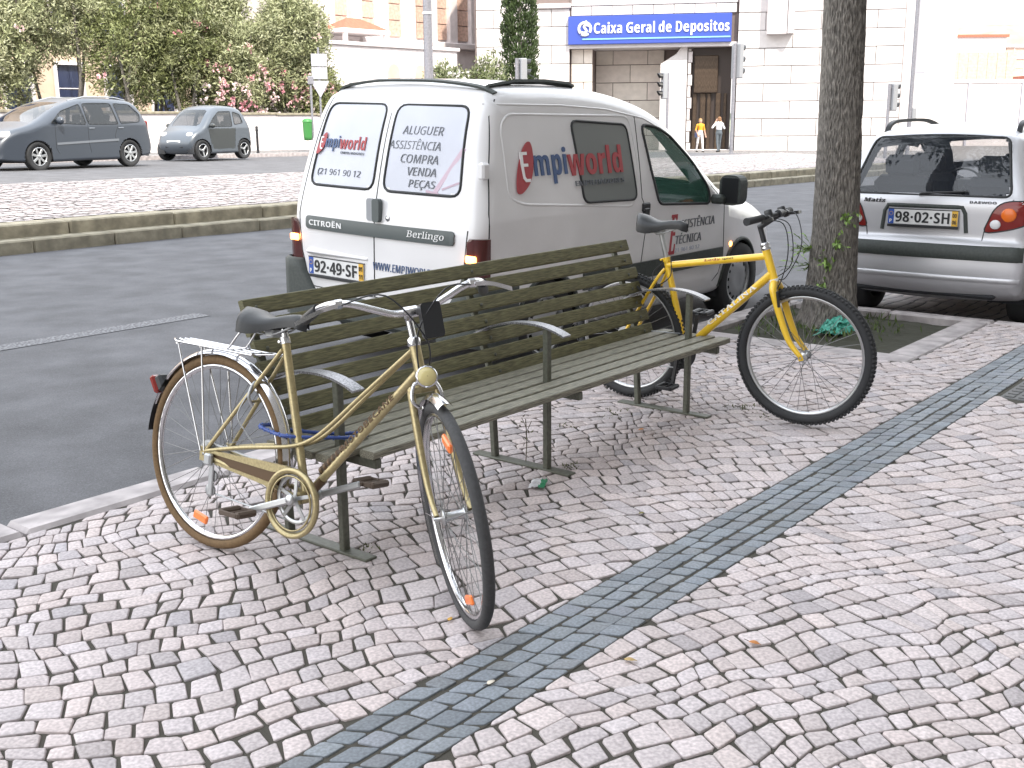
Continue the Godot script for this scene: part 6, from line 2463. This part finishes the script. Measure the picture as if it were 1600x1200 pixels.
func window(parent: Node, u: float, y: float, w: float, h: float, z: float, m: Material, frame: Material, bars: int) -> void:
	var n := part_node("window", parent, T(u, y, z))
	slab(n, "pane", m, -w / 2, w / 2, 0, h, -0.18, -0.12)
	var b := B.new()
	for e in [[-w / 2, 0.0, 0.09, h], [w / 2, 0.0, 0.09, h]]:
		b.box(T(e[0], h / 2, 0.0), Vector3(0.12, h + 0.1, 0.16), 0.01)
	b.box(T(0, h + 0.03, 0.0), Vector3(w + 0.12, 0.12, 0.16), 0.01)
	put("frame", b, frame, n)
	slab(n, "sill", frame, -w / 2 - 0.12, w / 2 + 0.12, -0.14, -0.02, -0.1, 0.14, 0.01)
	for k in bars:
		slab(n, "bar", frame, -w / 2, w / 2, h * (k + 1) / (bars + 1) - 0.02, h * (k + 1) / (bars + 1) + 0.02, -0.12, -0.09)

func house_row() -> void:
	rng.seed = 81
	# stone building with tall shuttered bays
	var t := thing("stone_building", "white stone building with tall pink shuttered bays behind the lamp column", "building", Vector3(49.5, 0.0, -48))
	slab(t, "wall", M.render_white, -8.2, 9.0, -1.6, 16, -10, -0.2)
	for e in [[-5.18, 1.0], [-3.10, 1.0], [-1.05, 1.26], [1.35, 0.9], [2.90, 1.38], [4.94, 1.38]]:
		var n := part_node("bay", t, T(e[0], 6.15, 0))
		for k in 8:
			slab(n, "shutter_panel", M.pink_panel, -e[1] / 2, e[1] / 2, k * 0.92 + 0.02, k * 0.92 + 0.89, -0.25, -0.06, 0.01)
	for u in [-6.2, -4.15, -2.05, 0.2, 2.1, 3.92, 5.9]:
		slab(t, "pilaster", M.render_white, u - 0.36, u + 0.36, 5.9, 16, -0.25, 0.22, 0.03)
	slab(t, "ledge", M.render_white, -8.3, 9.1, 5.62, 6.0, -0.3, 0.40, 0.05)
	slab(t, "base_course", M.render_white, -8.2, 9.0, -1.6, 5.6, -0.25, 0.05, 0.03)
	var aw := thing("awning", "small red tiled canopy roof in front of the white stone building", "awning", Vector3(43.9, 6.2, -46.6))
	var b := B.new()
	for e in [[Vector3(-1.7, 0, 1.0), Vector3(1.7, 0, 1.0), Vector3(0.5, 0.62, 0), Vector3(-0.5, 0.62, 0)], [Vector3(1.7, 0, -1.0), Vector3(-1.7, 0, -1.0), Vector3(-0.5, 0.62, 0), Vector3(0.5, 0.62, 0)], [Vector3(-1.7, 0, -1.0), Vector3(-1.7, 0, 1.0), Vector3(-0.5, 0.62, 0), Vector3(-0.5, 0.62, 0)], [Vector3(1.7, 0, 1.0), Vector3(1.7, 0, -1.0), Vector3(0.5, 0.62, 0), Vector3(0.5, 0.62, 0)]]:
		b.quad(e[0], e[1], e[2], e[3])
	put("roof", b, M.tile_red, aw)
	slab(aw, "fascia", M.render_white, -1.75, 1.75, -0.22, -0.01, -1.05, 1.05, 0.02)
	for e in [[-1.5, 0.9], [1.5, 0.9], [-1.5, -0.9], [1.5, -0.9]]:
		slab(aw, "post", M.render_white, e[0] - 0.1, e[0] + 0.1, -6.0, -0.2, e[1] - 0.1, e[1] + 0.1)
	# garden annexe: plain white block with two arched openings
	var an := thing("white_annexe", "low plain white annexe with two arched openings behind the van", "building", Vector3(43.0, 0.0, -42.0))
	slab(an, "wall", M.render_white, -6.0, 4.2, -1.2, 5.0, -4.0, 0.0, 0.04)
	slab(an, "coping", M.render_white, -6.1, 4.3, 5.0, 5.18, -4.1, 0.12, 0.03)
	for u in [-0.75, 1.25]:
		b = B.new()
		var q := PackedVector2Array([Vector2(-0.42, 0)])
		for k in range(13):
			q.append(Vector2(-0.42 * cos(PI * k / 12), 3.6 + 0.42 * sin(PI * k / 12)))
		q.append(Vector2(0.42, 0))
		b.prism(T(u, 0.2, 0.0), q, 0.0, 0.02)
		put("arched_opening", b, M.cream, an)
	# cream building with blue windows behind the oleanders
	t = thing("cream_building", "cream rendered building with dark blue windows behind the oleanders", "building", Vector3(28, 0, -46))
	slab(t, "wall", M.cream, -18, 7.0, -1.6, 14, -10, -0.12)
	slab(t, "plinth", M.render_white, -18, 7.0, -1.6, 1.6, -0.2, 0.02, 0.02)
	for f in 3:
		for k in 10:
			window(t, -15.4 + k * 2.32, 1.85 + f * 3.4, 1.25, 2.0, 0.0, M.window_blue, M.render_white, 1)

# the tall block on this side of the street, behind the camera, whose shade lies over pavement, bench and van
func shade_block() -> void:
	var t := thing("apartment_block", "tall rendered apartment block along the pavement behind the camera", "building", Vector3(0, -0.02, 6.0))
	slab(t, "wall", M.grey_render, -45, 45, -1.0, 26.0, 0.1, 14.0)
	slab(t, "plinth", M.kerb, -45, 45, -0.5, 0.9, 0.0, 0.2, 0.02)
	slab(t, "cornice", M.render_white, -45.3, 45.3, 25.6, 26.2, -0.5, 0.3, 0.03)
	for f in 8:
		slab(t, "floor_band", M.render_white, -45, 45, 3.6 + f * 3.1, 3.8 + f * 3.1, -0.06, 0.2, 0.02)

func garden_wall() -> void:
	rng.seed = 85
	var t := thing("garden_wall", "low white rendered garden wall with grey coping below the oleanders", "wall", Vector3(0, 0, -34.3))
	var b := B.new()
	var x := 4.0
	var g := []
	while x < 36.0:
		var l := 2.0
		var y: float = 0.45 + fall(x + 1)
		slab(t, "panel", M.render_white, x, x + l - 0.015, y - 0.6, y + 1.38, -0.15, 0.15, 0.008)
		slab(t, "coping_stone", M.kerb_old, x, x + l - 0.02, y + 1.38, y + 1.47, -0.21, 0.21, 0.015)
		x += l

func far_right() -> void:
	rng.seed = 91
	# site hoarding with posts
	var e := Vector3(0.629, 0, 0.777).normalized()
	var t := thing("site_hoarding", "long white site hoarding with posts beyond the silver car", "hoarding", Vector3(79, -1.0, -24.5), -atan2(e.z, e.x))
	for k in 8:
		slab(t, "panel", M.render_white, -7.2 + k * 1.8, -5.42 + k * 1.8, 0.0, 4.5, -0.03, 0.03)
	for k in 5:
		slab(t, "post", M.sign_back, -7.3 + k * 3.6, -7.15 + k * 3.6, 0.0, 4.6, 0.03, 0.12)
	slab(t, "rail", M.render_white, -7.3, 7.3, 4.5, 4.72, -0.06, 0.10, 0.01)
	t = thing("orange_house", "pale orange house wall at the end of the hoarding", "building", Vector3(84, -1.2, -20.0), -atan2(e.z, e.x))
	slab(t, "wall", M.pink_panel, -1.2, 5.0, 0, 5.0, -4.0, 0.0)
	slab(t, "roof", M.tile_red, -1.5, 5.3, 5.0, 5.25, -4.2, 0.3)
	t = thing("ribbed_fence", "pinkish ribbed fence on the bank above the white hoarding", "fence", Vector3(100, 2.0, -32.5), -atan2(e.z, e.x))
	for k in 12:
		slab(t, "fence_panel", M.pink_panel, -4.5 + k * 0.82, -3.72 + k * 0.82, 0.0, 4.6, -0.05, 0.05, 0.01)
	slab(t, "retaining_wall", M.render_white, -8.0, 12.0, -4.0, 0.0, -0.6, 0.3)
	for k in 3:
		t = thing("hillside_house", ["white hillside block with three floors of windows above the fence", "pink hillside block with a flat roof beside the white one", "tall white hillside block far above the hoarding"][k], "building", Vector3(184 + k * 6, 3.5, -56 + k * 7.0 + (8 if k == 2 else 0)), -atan2(e.z, e.x), "houses on the far hill")
		var w: float = [4.0, 5.0, 6.5][k]
		var h: float = [9.5, 8.0, 12.5][k]
		slab(t, "wall", M.pink_panel if k == 1 else M.render_white, -w, w, -4, h, -8, 0)
		slab(t, "roof", M.tile_red if k == 0 else M.render_white, -w - 0.3, w + 0.3, h, h + 0.4, -8.3, 0.3)
		for f in 3:
			for c in 3:
				window(t, (c - 1) * w * 0.58, 0.6 + f * 2.9, 1.7, 1.5, 0.02, M.window_blue, M.render_white, 0)
	for k in 4:
		t = thing("far_house", ["long white house under the hill crest", "white house with a red roof under the hill crest", "cream house on the hill crest", "small white house low on the far hill"][k], "building", Vector3(215 + k * 3, [8.0, 11.0, 14.0, 6.0][k], -108 + k * 13.0), -atan2(e.z, e.x), "houses on the far hill")
		slab(t, "wall", [M.render_white, M.render_white, M.cream, M.render_white][k], -5, 5, -6, 6, -8, 0)
		slab(t, "roof", M.tile_red, -5.4, 5.4, 6, 6.5, -8.4, 0.4)
		for c in 4:
			window(t, -3.3 + c * 2.2, 1.8, 1.2, 1.9, 0.02, M.window_blue, M.render_white, 0)
	var hn := FastNoiseLite.new()
	hn.seed = 12
	hn.frequency = 0.012
	var rows := []
	for k in range(21):
		var row := PackedVector3Array()
		for j in range(41):
			var p := Vector3(170 + k * 12, 0, -240 + j * 12)
			var rise := smoothstep(170.0, 330.0, p.x) * 34.0
			row.append(Vector3(p.x, -3.0 + rise * (0.7 + 0.5 * hn.get_noise_2d(p.x, p.z)), p.z))
		rows.append(row)
	var b := B.new()
	b.grid(rows)
	structure("hills", b, M.hill)

func street_things() -> void:
	rng.seed = 95
	# lamp column on the median
	var t := thing("lamp_column", "tall grey lamp column behind the van roof", "lamp post", Vector3(20.3, 0.25, -19.0))
	var b := B.new()
	b.lathe(T(0, 0, 0), [Vector2(0.16, 0), Vector2(0.15, 0.9), Vector2(0.115, 1.0), Vector2(0.098, 5.0), Vector2(0.08, 9.0)], 16)
	put("column", b, M.grey_metal, t)
	b = B.new()
	b.lathe(T(0, 3.62, 0), [Vector2(0.10, 0), Vector2(0.122, 0.01), Vector2(0.122, 0.05), Vector2(0.10, 0.06)], 16)
	put("strap", b, M.print_white, t)
	b = B.new()
	b.tube(smooth([Vector3(0, 8.9, 0), Vector3(0, 9.6, 0.4), Vector3(0, 9.8, 1.6)], 5), 0.05, 10)
	b.box(T(0, 9.78, 1.9), Vector3(0.28, 0.14, 0.7), 0.05)
	put("lantern_arm", b, M.grey_metal, t)
	# parking sign post, and the bin on its pole
	t = thing("sign_post", "grey post with two rectangular panels and a triangle sign, seen from behind", "sign", Vector3(26.95, 0.53 + fall(26.9), -30.45), deg_to_rad(-25))
	b = B.new()
	b.tube([Vector3(0, 0, 0), Vector3(0, 3.55, 0)], 0.035, 10)
	put("post", b, M.grey_metal, t)
	for e in [[3.12, 0.42], [2.68, 0.40]]:
		b = B.new()
		b.box(T(0, e[0], 0.05), Vector3(0.56, e[1], 0.02), 0.006)
		put("panel", b, M.sign_back, t)
	b = B.new()
	b.prism(T(0, 2.15, 0.05), round_poly(v2([[-0.34, 0.28], [0.34, 0.28], [0, -0.30]]), 0.05), -0.01, 0.01)
	put("triangle_sign", b, M.sign_back, t)
	t = thing("litter_bin", "green litter bin on a grey pole by the garden wall", "bin", Vector3(26.2, 0.53 + fall(26.2), -30.3), deg_to_rad(-40))
	b = B.new()
	b.tube([Vector3(0.16, 0, 0), Vector3(0.16, 2.35, 0)], 0.04, 10)
	b.box(T(0.16, 2.42, 0), Vector3(0.20, 0.28, 0.16), 0.02)
	put("pole", b, M.grey_metal, t)
	b = B.new()
	b.lathe(T(-0.02, 0.40, 0), [Vector2(0.001, 0), Vector2(0.13, 0.01), Vector2(0.15, 0.12), Vector2(0.165, 0.62), Vector2(0.17, 0.63)], 16)
	put("bucket", b, M.bin_green, t)
	b = B.new()
	b.lathe(T(-0.02, 1.02, 0), [Vector2(0.175, 0.0), Vector2(0.17, 0.06), Vector2(0.10, 0.12), Vector2(0.001, 0.13)], 16)
	put("lid", b, M.bin_green, t)
	bollard(Vector3(23.7, 0.53 + fall(23.7), -29.95), "black bollard on the far kerb behind the tiny car's tail")
	bollard(Vector3(19.55, 0.53 + fall(19.5), -29.95), "black bollard on the far kerb ahead of the tiny car")
	# traffic lights
	traffic_light(Vector3(26.7, -0.05, -21.4), deg_to_rad(62), "traffic light in front of the cypress", 2.35, 0.88, -1)
	traffic_light(Vector3(38.5, -0.12, -20.5), deg_to_rad(80), "traffic light before the stone wall right of the bank doors", 2.95, 1.25, -1)
	traffic_light(Vector3(42.55, -0.35, -25.8), deg_to_rad(-130), "traffic light before the bank's entrance column", 2.55, 1.1, -1)
	traffic_light(Vector3(40.4, -0.4, -15.3), deg_to_rad(62), "traffic light with a red lens seen just past the tree trunk", 2.0, 0.95, 0)
	t = thing("banner_column", "pale grey column with a tall flat banner beside the silver car's roof", "column", Vector3(40.95, -0.4, -14.7), deg_to_rad(-50))
	b = B.new()
	b.tube([Vector3(0, 0, 0), Vector3(0, 7.5, 0)], 0.075, 10)
	put("pole", b, M.grey_metal, t)
	slab(t, "banner", M.sign_back, -0.02, 0.42, 3.3, 7.3, -0.05, 0.05, 0.01)
	slab(t, "control_box", M.grey_plastic, 0.05, 0.2, 1.65, 2.1, -0.1, 0.1, 0.02)
	# pedestrians
	person(Vector3(51.26, -0.325, -29.1), deg_to_rad(-40), "person in an orange top and white trousers carrying a dark bag", 1.66, Color(0.80, 0.36, 0.03), Color(0.75, 0.74, 0.76), Color(0.32, 0.20, 0.09), [[[-0.25, 1.15, 0.02], [-0.20, 0.95, 0.16]], [[0.24, 1.14, -0.02], [0.26, 0.92, 0.08]]], 1.0, 0.92)
	person(Vector3(51.87, -0.33, -28.36), deg_to_rad(140), "person in a white shirt and dark trousers with one hand raised to the head", 1.74, Color(0.80, 0.82, 0.86), Color(0.10, 0.12, 0.14), Color(0.22, 0.12, 0.06), [[[-0.30, 1.18, 0.05], [-0.20, 1.44, 0.14]], [[0.33, 1.22, 0.06], [0.15, 1.50, 0.10]]], -0.5, 1.05)
	var bagt := thing("shoulder_bag", "dark shoulder bag hanging beside the person in orange", "bag", Vector3(51.26, -0.325, -29.1), deg_to_rad(-40))
	b = B.new()
	b.box(T(-0.235, 0.86, 0.02), Vector3(0.09, 0.26, 0.24), 0.03)
	put("pouch", b, M.window_blue, bagt)
	b = B.new()
	b.tube(smooth([Vector3(-0.235, 0.98, 0.10), Vector3(-0.17, 1.30, 0.09), Vector3(-0.08, 1.49, 0.0), Vector3(-0.17, 1.30, -0.11), Vector3(-0.235, 0.98, -0.06)], 4), 0.012, 6)
	put("strap", b, M.black, bagt)

func planting() -> void:
	var green := [Color(0.19, 0.215, 0.085), Color(0.24, 0.26, 0.12), Color(0.165, 0.185, 0.07), Color(0.27, 0.285, 0.16)]
	var olive := [Color(0.33, 0.35, 0.20), Color(0.39, 0.40, 0.25), Color(0.26, 0.28, 0.145)]
	var pink := [Color(0.80, 0.50, 0.53), Color(0.85, 0.66, 0.66), Color(0.84, 0.74, 0.73), Color(0.74, 0.36, 0.42)]
	oleander(Vector3(20.3, 0.3, -41.0), "grey green oleander at the people carrier's bonnet end of the wall", Vector3(2.3, 2.4, 2.0), 3.6, olive, 0, pink, 101)
	oleander(Vector3(22.6, 0.3, -40.2), "tall olive toned oleander over the people carrier's roof", Vector3(2.2, 1.9, 2.0), 5.2, olive, 3, pink, 102)
	oleander(Vector3(24.6, 0.3, -38.0), "dense dark green oleander rising between the two parked cars", Vector3(1.9, 2.7, 1.8), 4.0, green, 3, pink, 103)
	oleander(Vector3(26.3, 0.3, -37.2), "broad dark green oleander behind the tiny car", Vector3(1.7, 2.7, 1.6), 3.9, green, 8, pink, 104)
	oleander(Vector3(27.9, 0.3, -36.3), "pink flowering oleander behind the bollard by the wall", Vector3(1.5, 2.0, 1.4), 3.0, olive, 60, pink, 105)
	oleander(Vector3(27.6, 0.3, -37.6), "tall pale oleander behind the pink flowering one", Vector3(1.8, 2.0, 1.5), 5.3, olive, 5, pink, 106)
	oleander(Vector3(29.7, 0.3, -36.2), "pink flowering oleander behind the sign post", Vector3(1.35, 1.7, 1.3), 2.9, olive, 45, pink, 107)
	oleander(Vector3(31.2, 0.2, -35.6), "small flowering oleander nearest the van's rear edge", Vector3(0.95, 1.5, 1.0), 2.2, green, 40, pink, 108)
	oleander(Vector3(30.2, 0.3, -35.6), "tall airy pale oleander leaning out above the sign post", Vector3(1.55, 1.9, 1.2), 4.5, olive, 4, pink, 109)
	rng.seed = 120
	var t := thing("cypress", "tall narrow dark green cypress beside the bank's pier", "tree", Vector3(40.0, -0.1, -31.9))
	var b := B.new()
	b.tube([Vector3(0, 0, 0), Vector3(0, 4.0, 0), Vector3(0.05, 9.0, 0)], [0.13, 0.10, 0.03], 8)
	put("trunk", b, M.bark, t)
	b = B.new()
	for k in 1900:
		var y := rng.randf_range(0.5, 9.5)
		var r := 0.70 * sqrt(clampf((y - 0.2) / 2.0, 0, 1)) * (1.0 - pow(clampf((y - 5.5) / 5.0, 0, 1), 1.6)) * sqrt(rng.randf_range(0.25, 1.12))
		var a := rng.randf() * TAU
		var v := rng.randf_range(0.7, 1.3)
		b.tint = Color(0.055 * v, 0.085 * v, 0.028 * v)
		for j in 9:
			leaf(b, Vector3(cos(a) * r, y, sin(a) * r) + rand_dir() * 0.12, (Vector3(cos(a) * 0.5, 1, sin(a) * 0.5) + rand_dir() * 0.6).normalized(), rand_dir(), rng.randf_range(0.12, 0.24), 0.06)
	put("crown", b, M.leaf, t)
	for e in [[Vector3(37.4, -0.1, -31.7), Vector3(1.15, 1.7, 1.1), 2.5, "loose pale green shrub beside the cypress", 121], [Vector3(35.9, -0.1, -32.6), Vector3(1.0, 1.2, 1.0), 2.6, "white flowering shrub between the lamp column and the cypress", 122]]:
		rng.seed = e[4]
		t = thing("shrub", e[3], "shrub", e[0], 0.0, "shrubs by the bank")
		for k in 4:
			b = B.new()
			limb(b, Vector3.ZERO, Vector3(rng.randf_range(-0.5, 0.5), e[2], rng.randf_range(-0.5, 0.5)), 0.05, 0.015, 0.12)
			put("stem", b, M.bark, t)
		b = B.new()
		foliage(b, Vector3(0, e[2], 0), e[1], 260, 14, 0.28, 0.2, 0.07, [Color(0.15, 0.18, 0.08), Color(0.18, 0.2, 0.1)], 0.15)
		put("crown", b, M.leaf, t)
		if e[4] == 122:
			b = B.new()
			blossoms(b, Vector3(0, e[2], 0), e[1], 30, 0.1, [Color(0.8, 0.78, 0.76)])
			put("blossom", b, M.petal, t)

# ---------------------------------------------------------------- small things on the pavement
func small_things() -> void:
	rng.seed = 141
	var t := thing("crushed_packet", "crushed white and green paper packet on the stones before the bench", "packet", Vector3(3.375, 0.004, -2.61), deg_to_rad(28))
	var rows := []
	for k in range(13):
		var row := PackedVector3Array()
		for j in range(9):
			row.append(Vector3(lerpf(-0.058, 0.058, k / 12.0) + rng.randf_range(-0.003, 0.003), 0.006 + rng.randf_range(0, 0.011) * (1.0 if j > 0 and j < 8 else 0.3), lerpf(-0.032, 0.032, j / 8.0) + rng.randf_range(-0.003, 0.003)))
		rows.append(row)
	var white := []
	var green := []
	for r in rows:
		white.append(r.slice(0, 6))
		green.append(r.slice(5, 9))
	var b := B.new()
	b.grid(white)
	put("white_face", b, M.card_white, t)
	b = B.new()
	b.grid(green)
	put("green_stripe", b, M.card_green, t)
	t = thing("plastic_bag", "crumpled teal plastic bag on the soil at the foot of the tree", "bag", Vector3(7.38, -0.03, -3.04), deg_to_rad(-20))
	var nz := FastNoiseLite.new()
	nz.seed = 44
	nz.frequency = 9.0
	b = B.new()
	rows = []
	for k in range(29):
		var row := PackedVector3Array()
		for j in range(29):
			var p := Vector2(lerpf(-1, 1, k / 28.0), lerpf(-1, 1, j / 28.0))
			var m := maxf(0.0, 1.0 - p.length_squared())
			row.append(Vector3(p.x * 0.155 + nz.get_noise_2d(p.x * 0.3, p.y * 0.3) * 0.05, 0.01 + 0.075 * sqrt(m) * (0.8 + 0.9 * nz.get_noise_2d(p.x * 0.4 + 7, p.y * 0.4)) + absf(nz.get_noise_2d(p.x * 1.4, p.y * 1.4)) * 0.035, p.y * 0.10 + nz.get_noise_2d(p.x * 0.3 + 3, p.y * 0.3) * 0.05))
		rows.append(row)
	b.grid(rows)
	put("crumpled_sheet", b, M.bag, t)
	b = B.new()
	flat_bar(b, smooth([Vector3(-0.13, 0.02, 0.02), Vector3(-0.20, 0.035, 0.04), Vector3(-0.26, 0.015, 0.03)], 4), Vector3(0, 0.4, 1), 0.045, 0.003)
	put("handle", b, M.bag, t)
	# fallen leaves
	var spots := [[2.236, -2.06, "yellow dead leaf at the gold bicycle's front tyre"], [2.02, -1.72, "small pale leaf scrap on the dark band"], [2.65, -1.28, "orange brown dead leaf on the pale stones beyond the band"], [3.35, -2.10, "curled green brown leaf between bench and band"], [4.32, -2.72, "orange leaf scrap by the far bench frame"], [2.35, -1.50, "tan leaf at the edge of the dark band"]]
	for e in spots:
		t = thing("fallen_leaf", e[2], "leaf", Vector3(e[0], 0.006, e[1]), rng.randf() * TAU, "fallen leaves on the pavement")
		b = B.new()
		var s := rng.randf_range(0.016, 0.024)
		rows = []
		for k in range(7):
			var u := k / 6.0
			var w := sin(PI * pow(u, 0.8)) * 0.45
			rows.append(PackedVector3Array([Vector3(-w, 0.35 * w + rng.randf() * 0.1, u * 1.6 - 0.8) * s, Vector3(0, 0.05 + 0.3 * sin(u * 3), u * 1.6 - 0.8) * s, Vector3(w, 0.4 * w, u * 1.6 - 0.8) * s]))
		b.grid(rows)
		put("blade", b, mat([Color(0.50, 0.28, 0.06), Color(0.55, 0.5, 0.42), Color(0.42, 0.17, 0.05), Color(0.18, 0.16, 0.05), Color(0.55, 0.22, 0.05), Color(0.4, 0.28, 0.12)][spots.find(e)], 0.8), t)
		b = B.new()
		b.tube([Vector3(0, 0.1, -0.75) * s, Vector3(0.2, 0.1, -1.4) * s], 0.0012, 4)
		put("stalk", b, M.brown_pedal, t)
	# a dry weed standing between the bench legs
	t = thing("dry_weed", "thin dry weed standing up between the bench legs", "plant", Vector3(3.585, 0, -2.84))
	b = B.new()
	b.tint = Color(0.10, 0.09, 0.05)
	b.tube(smooth([Vector3(0, 0, 0), Vector3(0.008, 0.09, 0.0), Vector3(-0.004, 0.2, 0.004)], 4), 0.0022, 5)
	b.tube([Vector3(0, 0.13, 0), Vector3(0.03, 0.185, 0.01)], 0.0015, 5)
	b.tube([Vector3(0.004, 0.16, 0), Vector3(-0.025, 0.21, 0.0)], 0.0015, 5)
	put("stem", b, M.leaf, t)
	b = B.new()
	for k in 14:
		b.tint = Color(0.12, 0.11, 0.05)
		leaf(b, Vector3(rng.randf_range(-0.025, 0.03), rng.randf_range(0.09, 0.22), rng.randf_range(-0.01, 0.01)), rand_dir(), rand_dir(), 0.022, 0.008)
	put("leaves", b, M.leaf, t)
	# weeds and grass: tufts at the foot of the tree and in the joints
	b = B.new()
	for k in 700:
		var c := Vector2(7.6, -3.18) + Vector2.from_angle(rng.randf() * TAU) * (0.19 + absf(rng.randfn(0, 0.16)))
		if rng.randf() < 0.3:
			c = Vector2(rng.randf_range(6.9, 8.1), rng.randf_range(-3.7, -2.9))
		if c.x > 8.15 or c.x < 6.78 or c.y < -3.7 or c.y > -2.5:
			continue
		var v := rng.randf_range(0.7, 1.3)
		b.tint = Color(0.085 * v, 0.125 * v, 0.035 * v)
		leaf(b, Vector3(c.x, -0.04, c.y), (Vector3.UP + rand_dir() * 0.6).normalized(), rand_dir(), rng.randf_range(0.03, 0.085), 0.012)
	var g := put("grass", b, M.leaf)
	g.set_meta("kind", "stuff")
	tag(g, "short green weeds and grass round the foot of the tree", "grass")
	b = B.new()
	for e in [[4.735, -2.665, 90, 0.05], [5.0, -2.55, 60, 0.09], [2.48, -2.67, 60, 0.05], [3.66, -2.66, 40, 0.06], [4.95, -2.35, 40, 0.10], [4.5, -3.0, 50, 0.12], [4.15, -3.05, 40, 0.08]]:
		for k in e[2]:
			var c: Vector2 = Vector2(e[0], e[1]) + Vector2.from_angle(rng.randf() * TAU) * rng.randf() * e[3]
			var v := rng.randf_range(0.7, 1.3)
			b.tint = Color(0.10 * v, 0.115 * v, 0.04 * v)
			leaf(b, Vector3(c.x, -0.008, c.y), (Vector3.UP + rand_dir() * 1.2).normalized(), rand_dir(), rng.randf_range(0.012, 0.032), 0.006)
	g = put("moss", b, M.leaf)
	g.set_meta("kind", "stuff")
	tag(g, "low weeds and moss in the joints round the bench feet", "weeds")
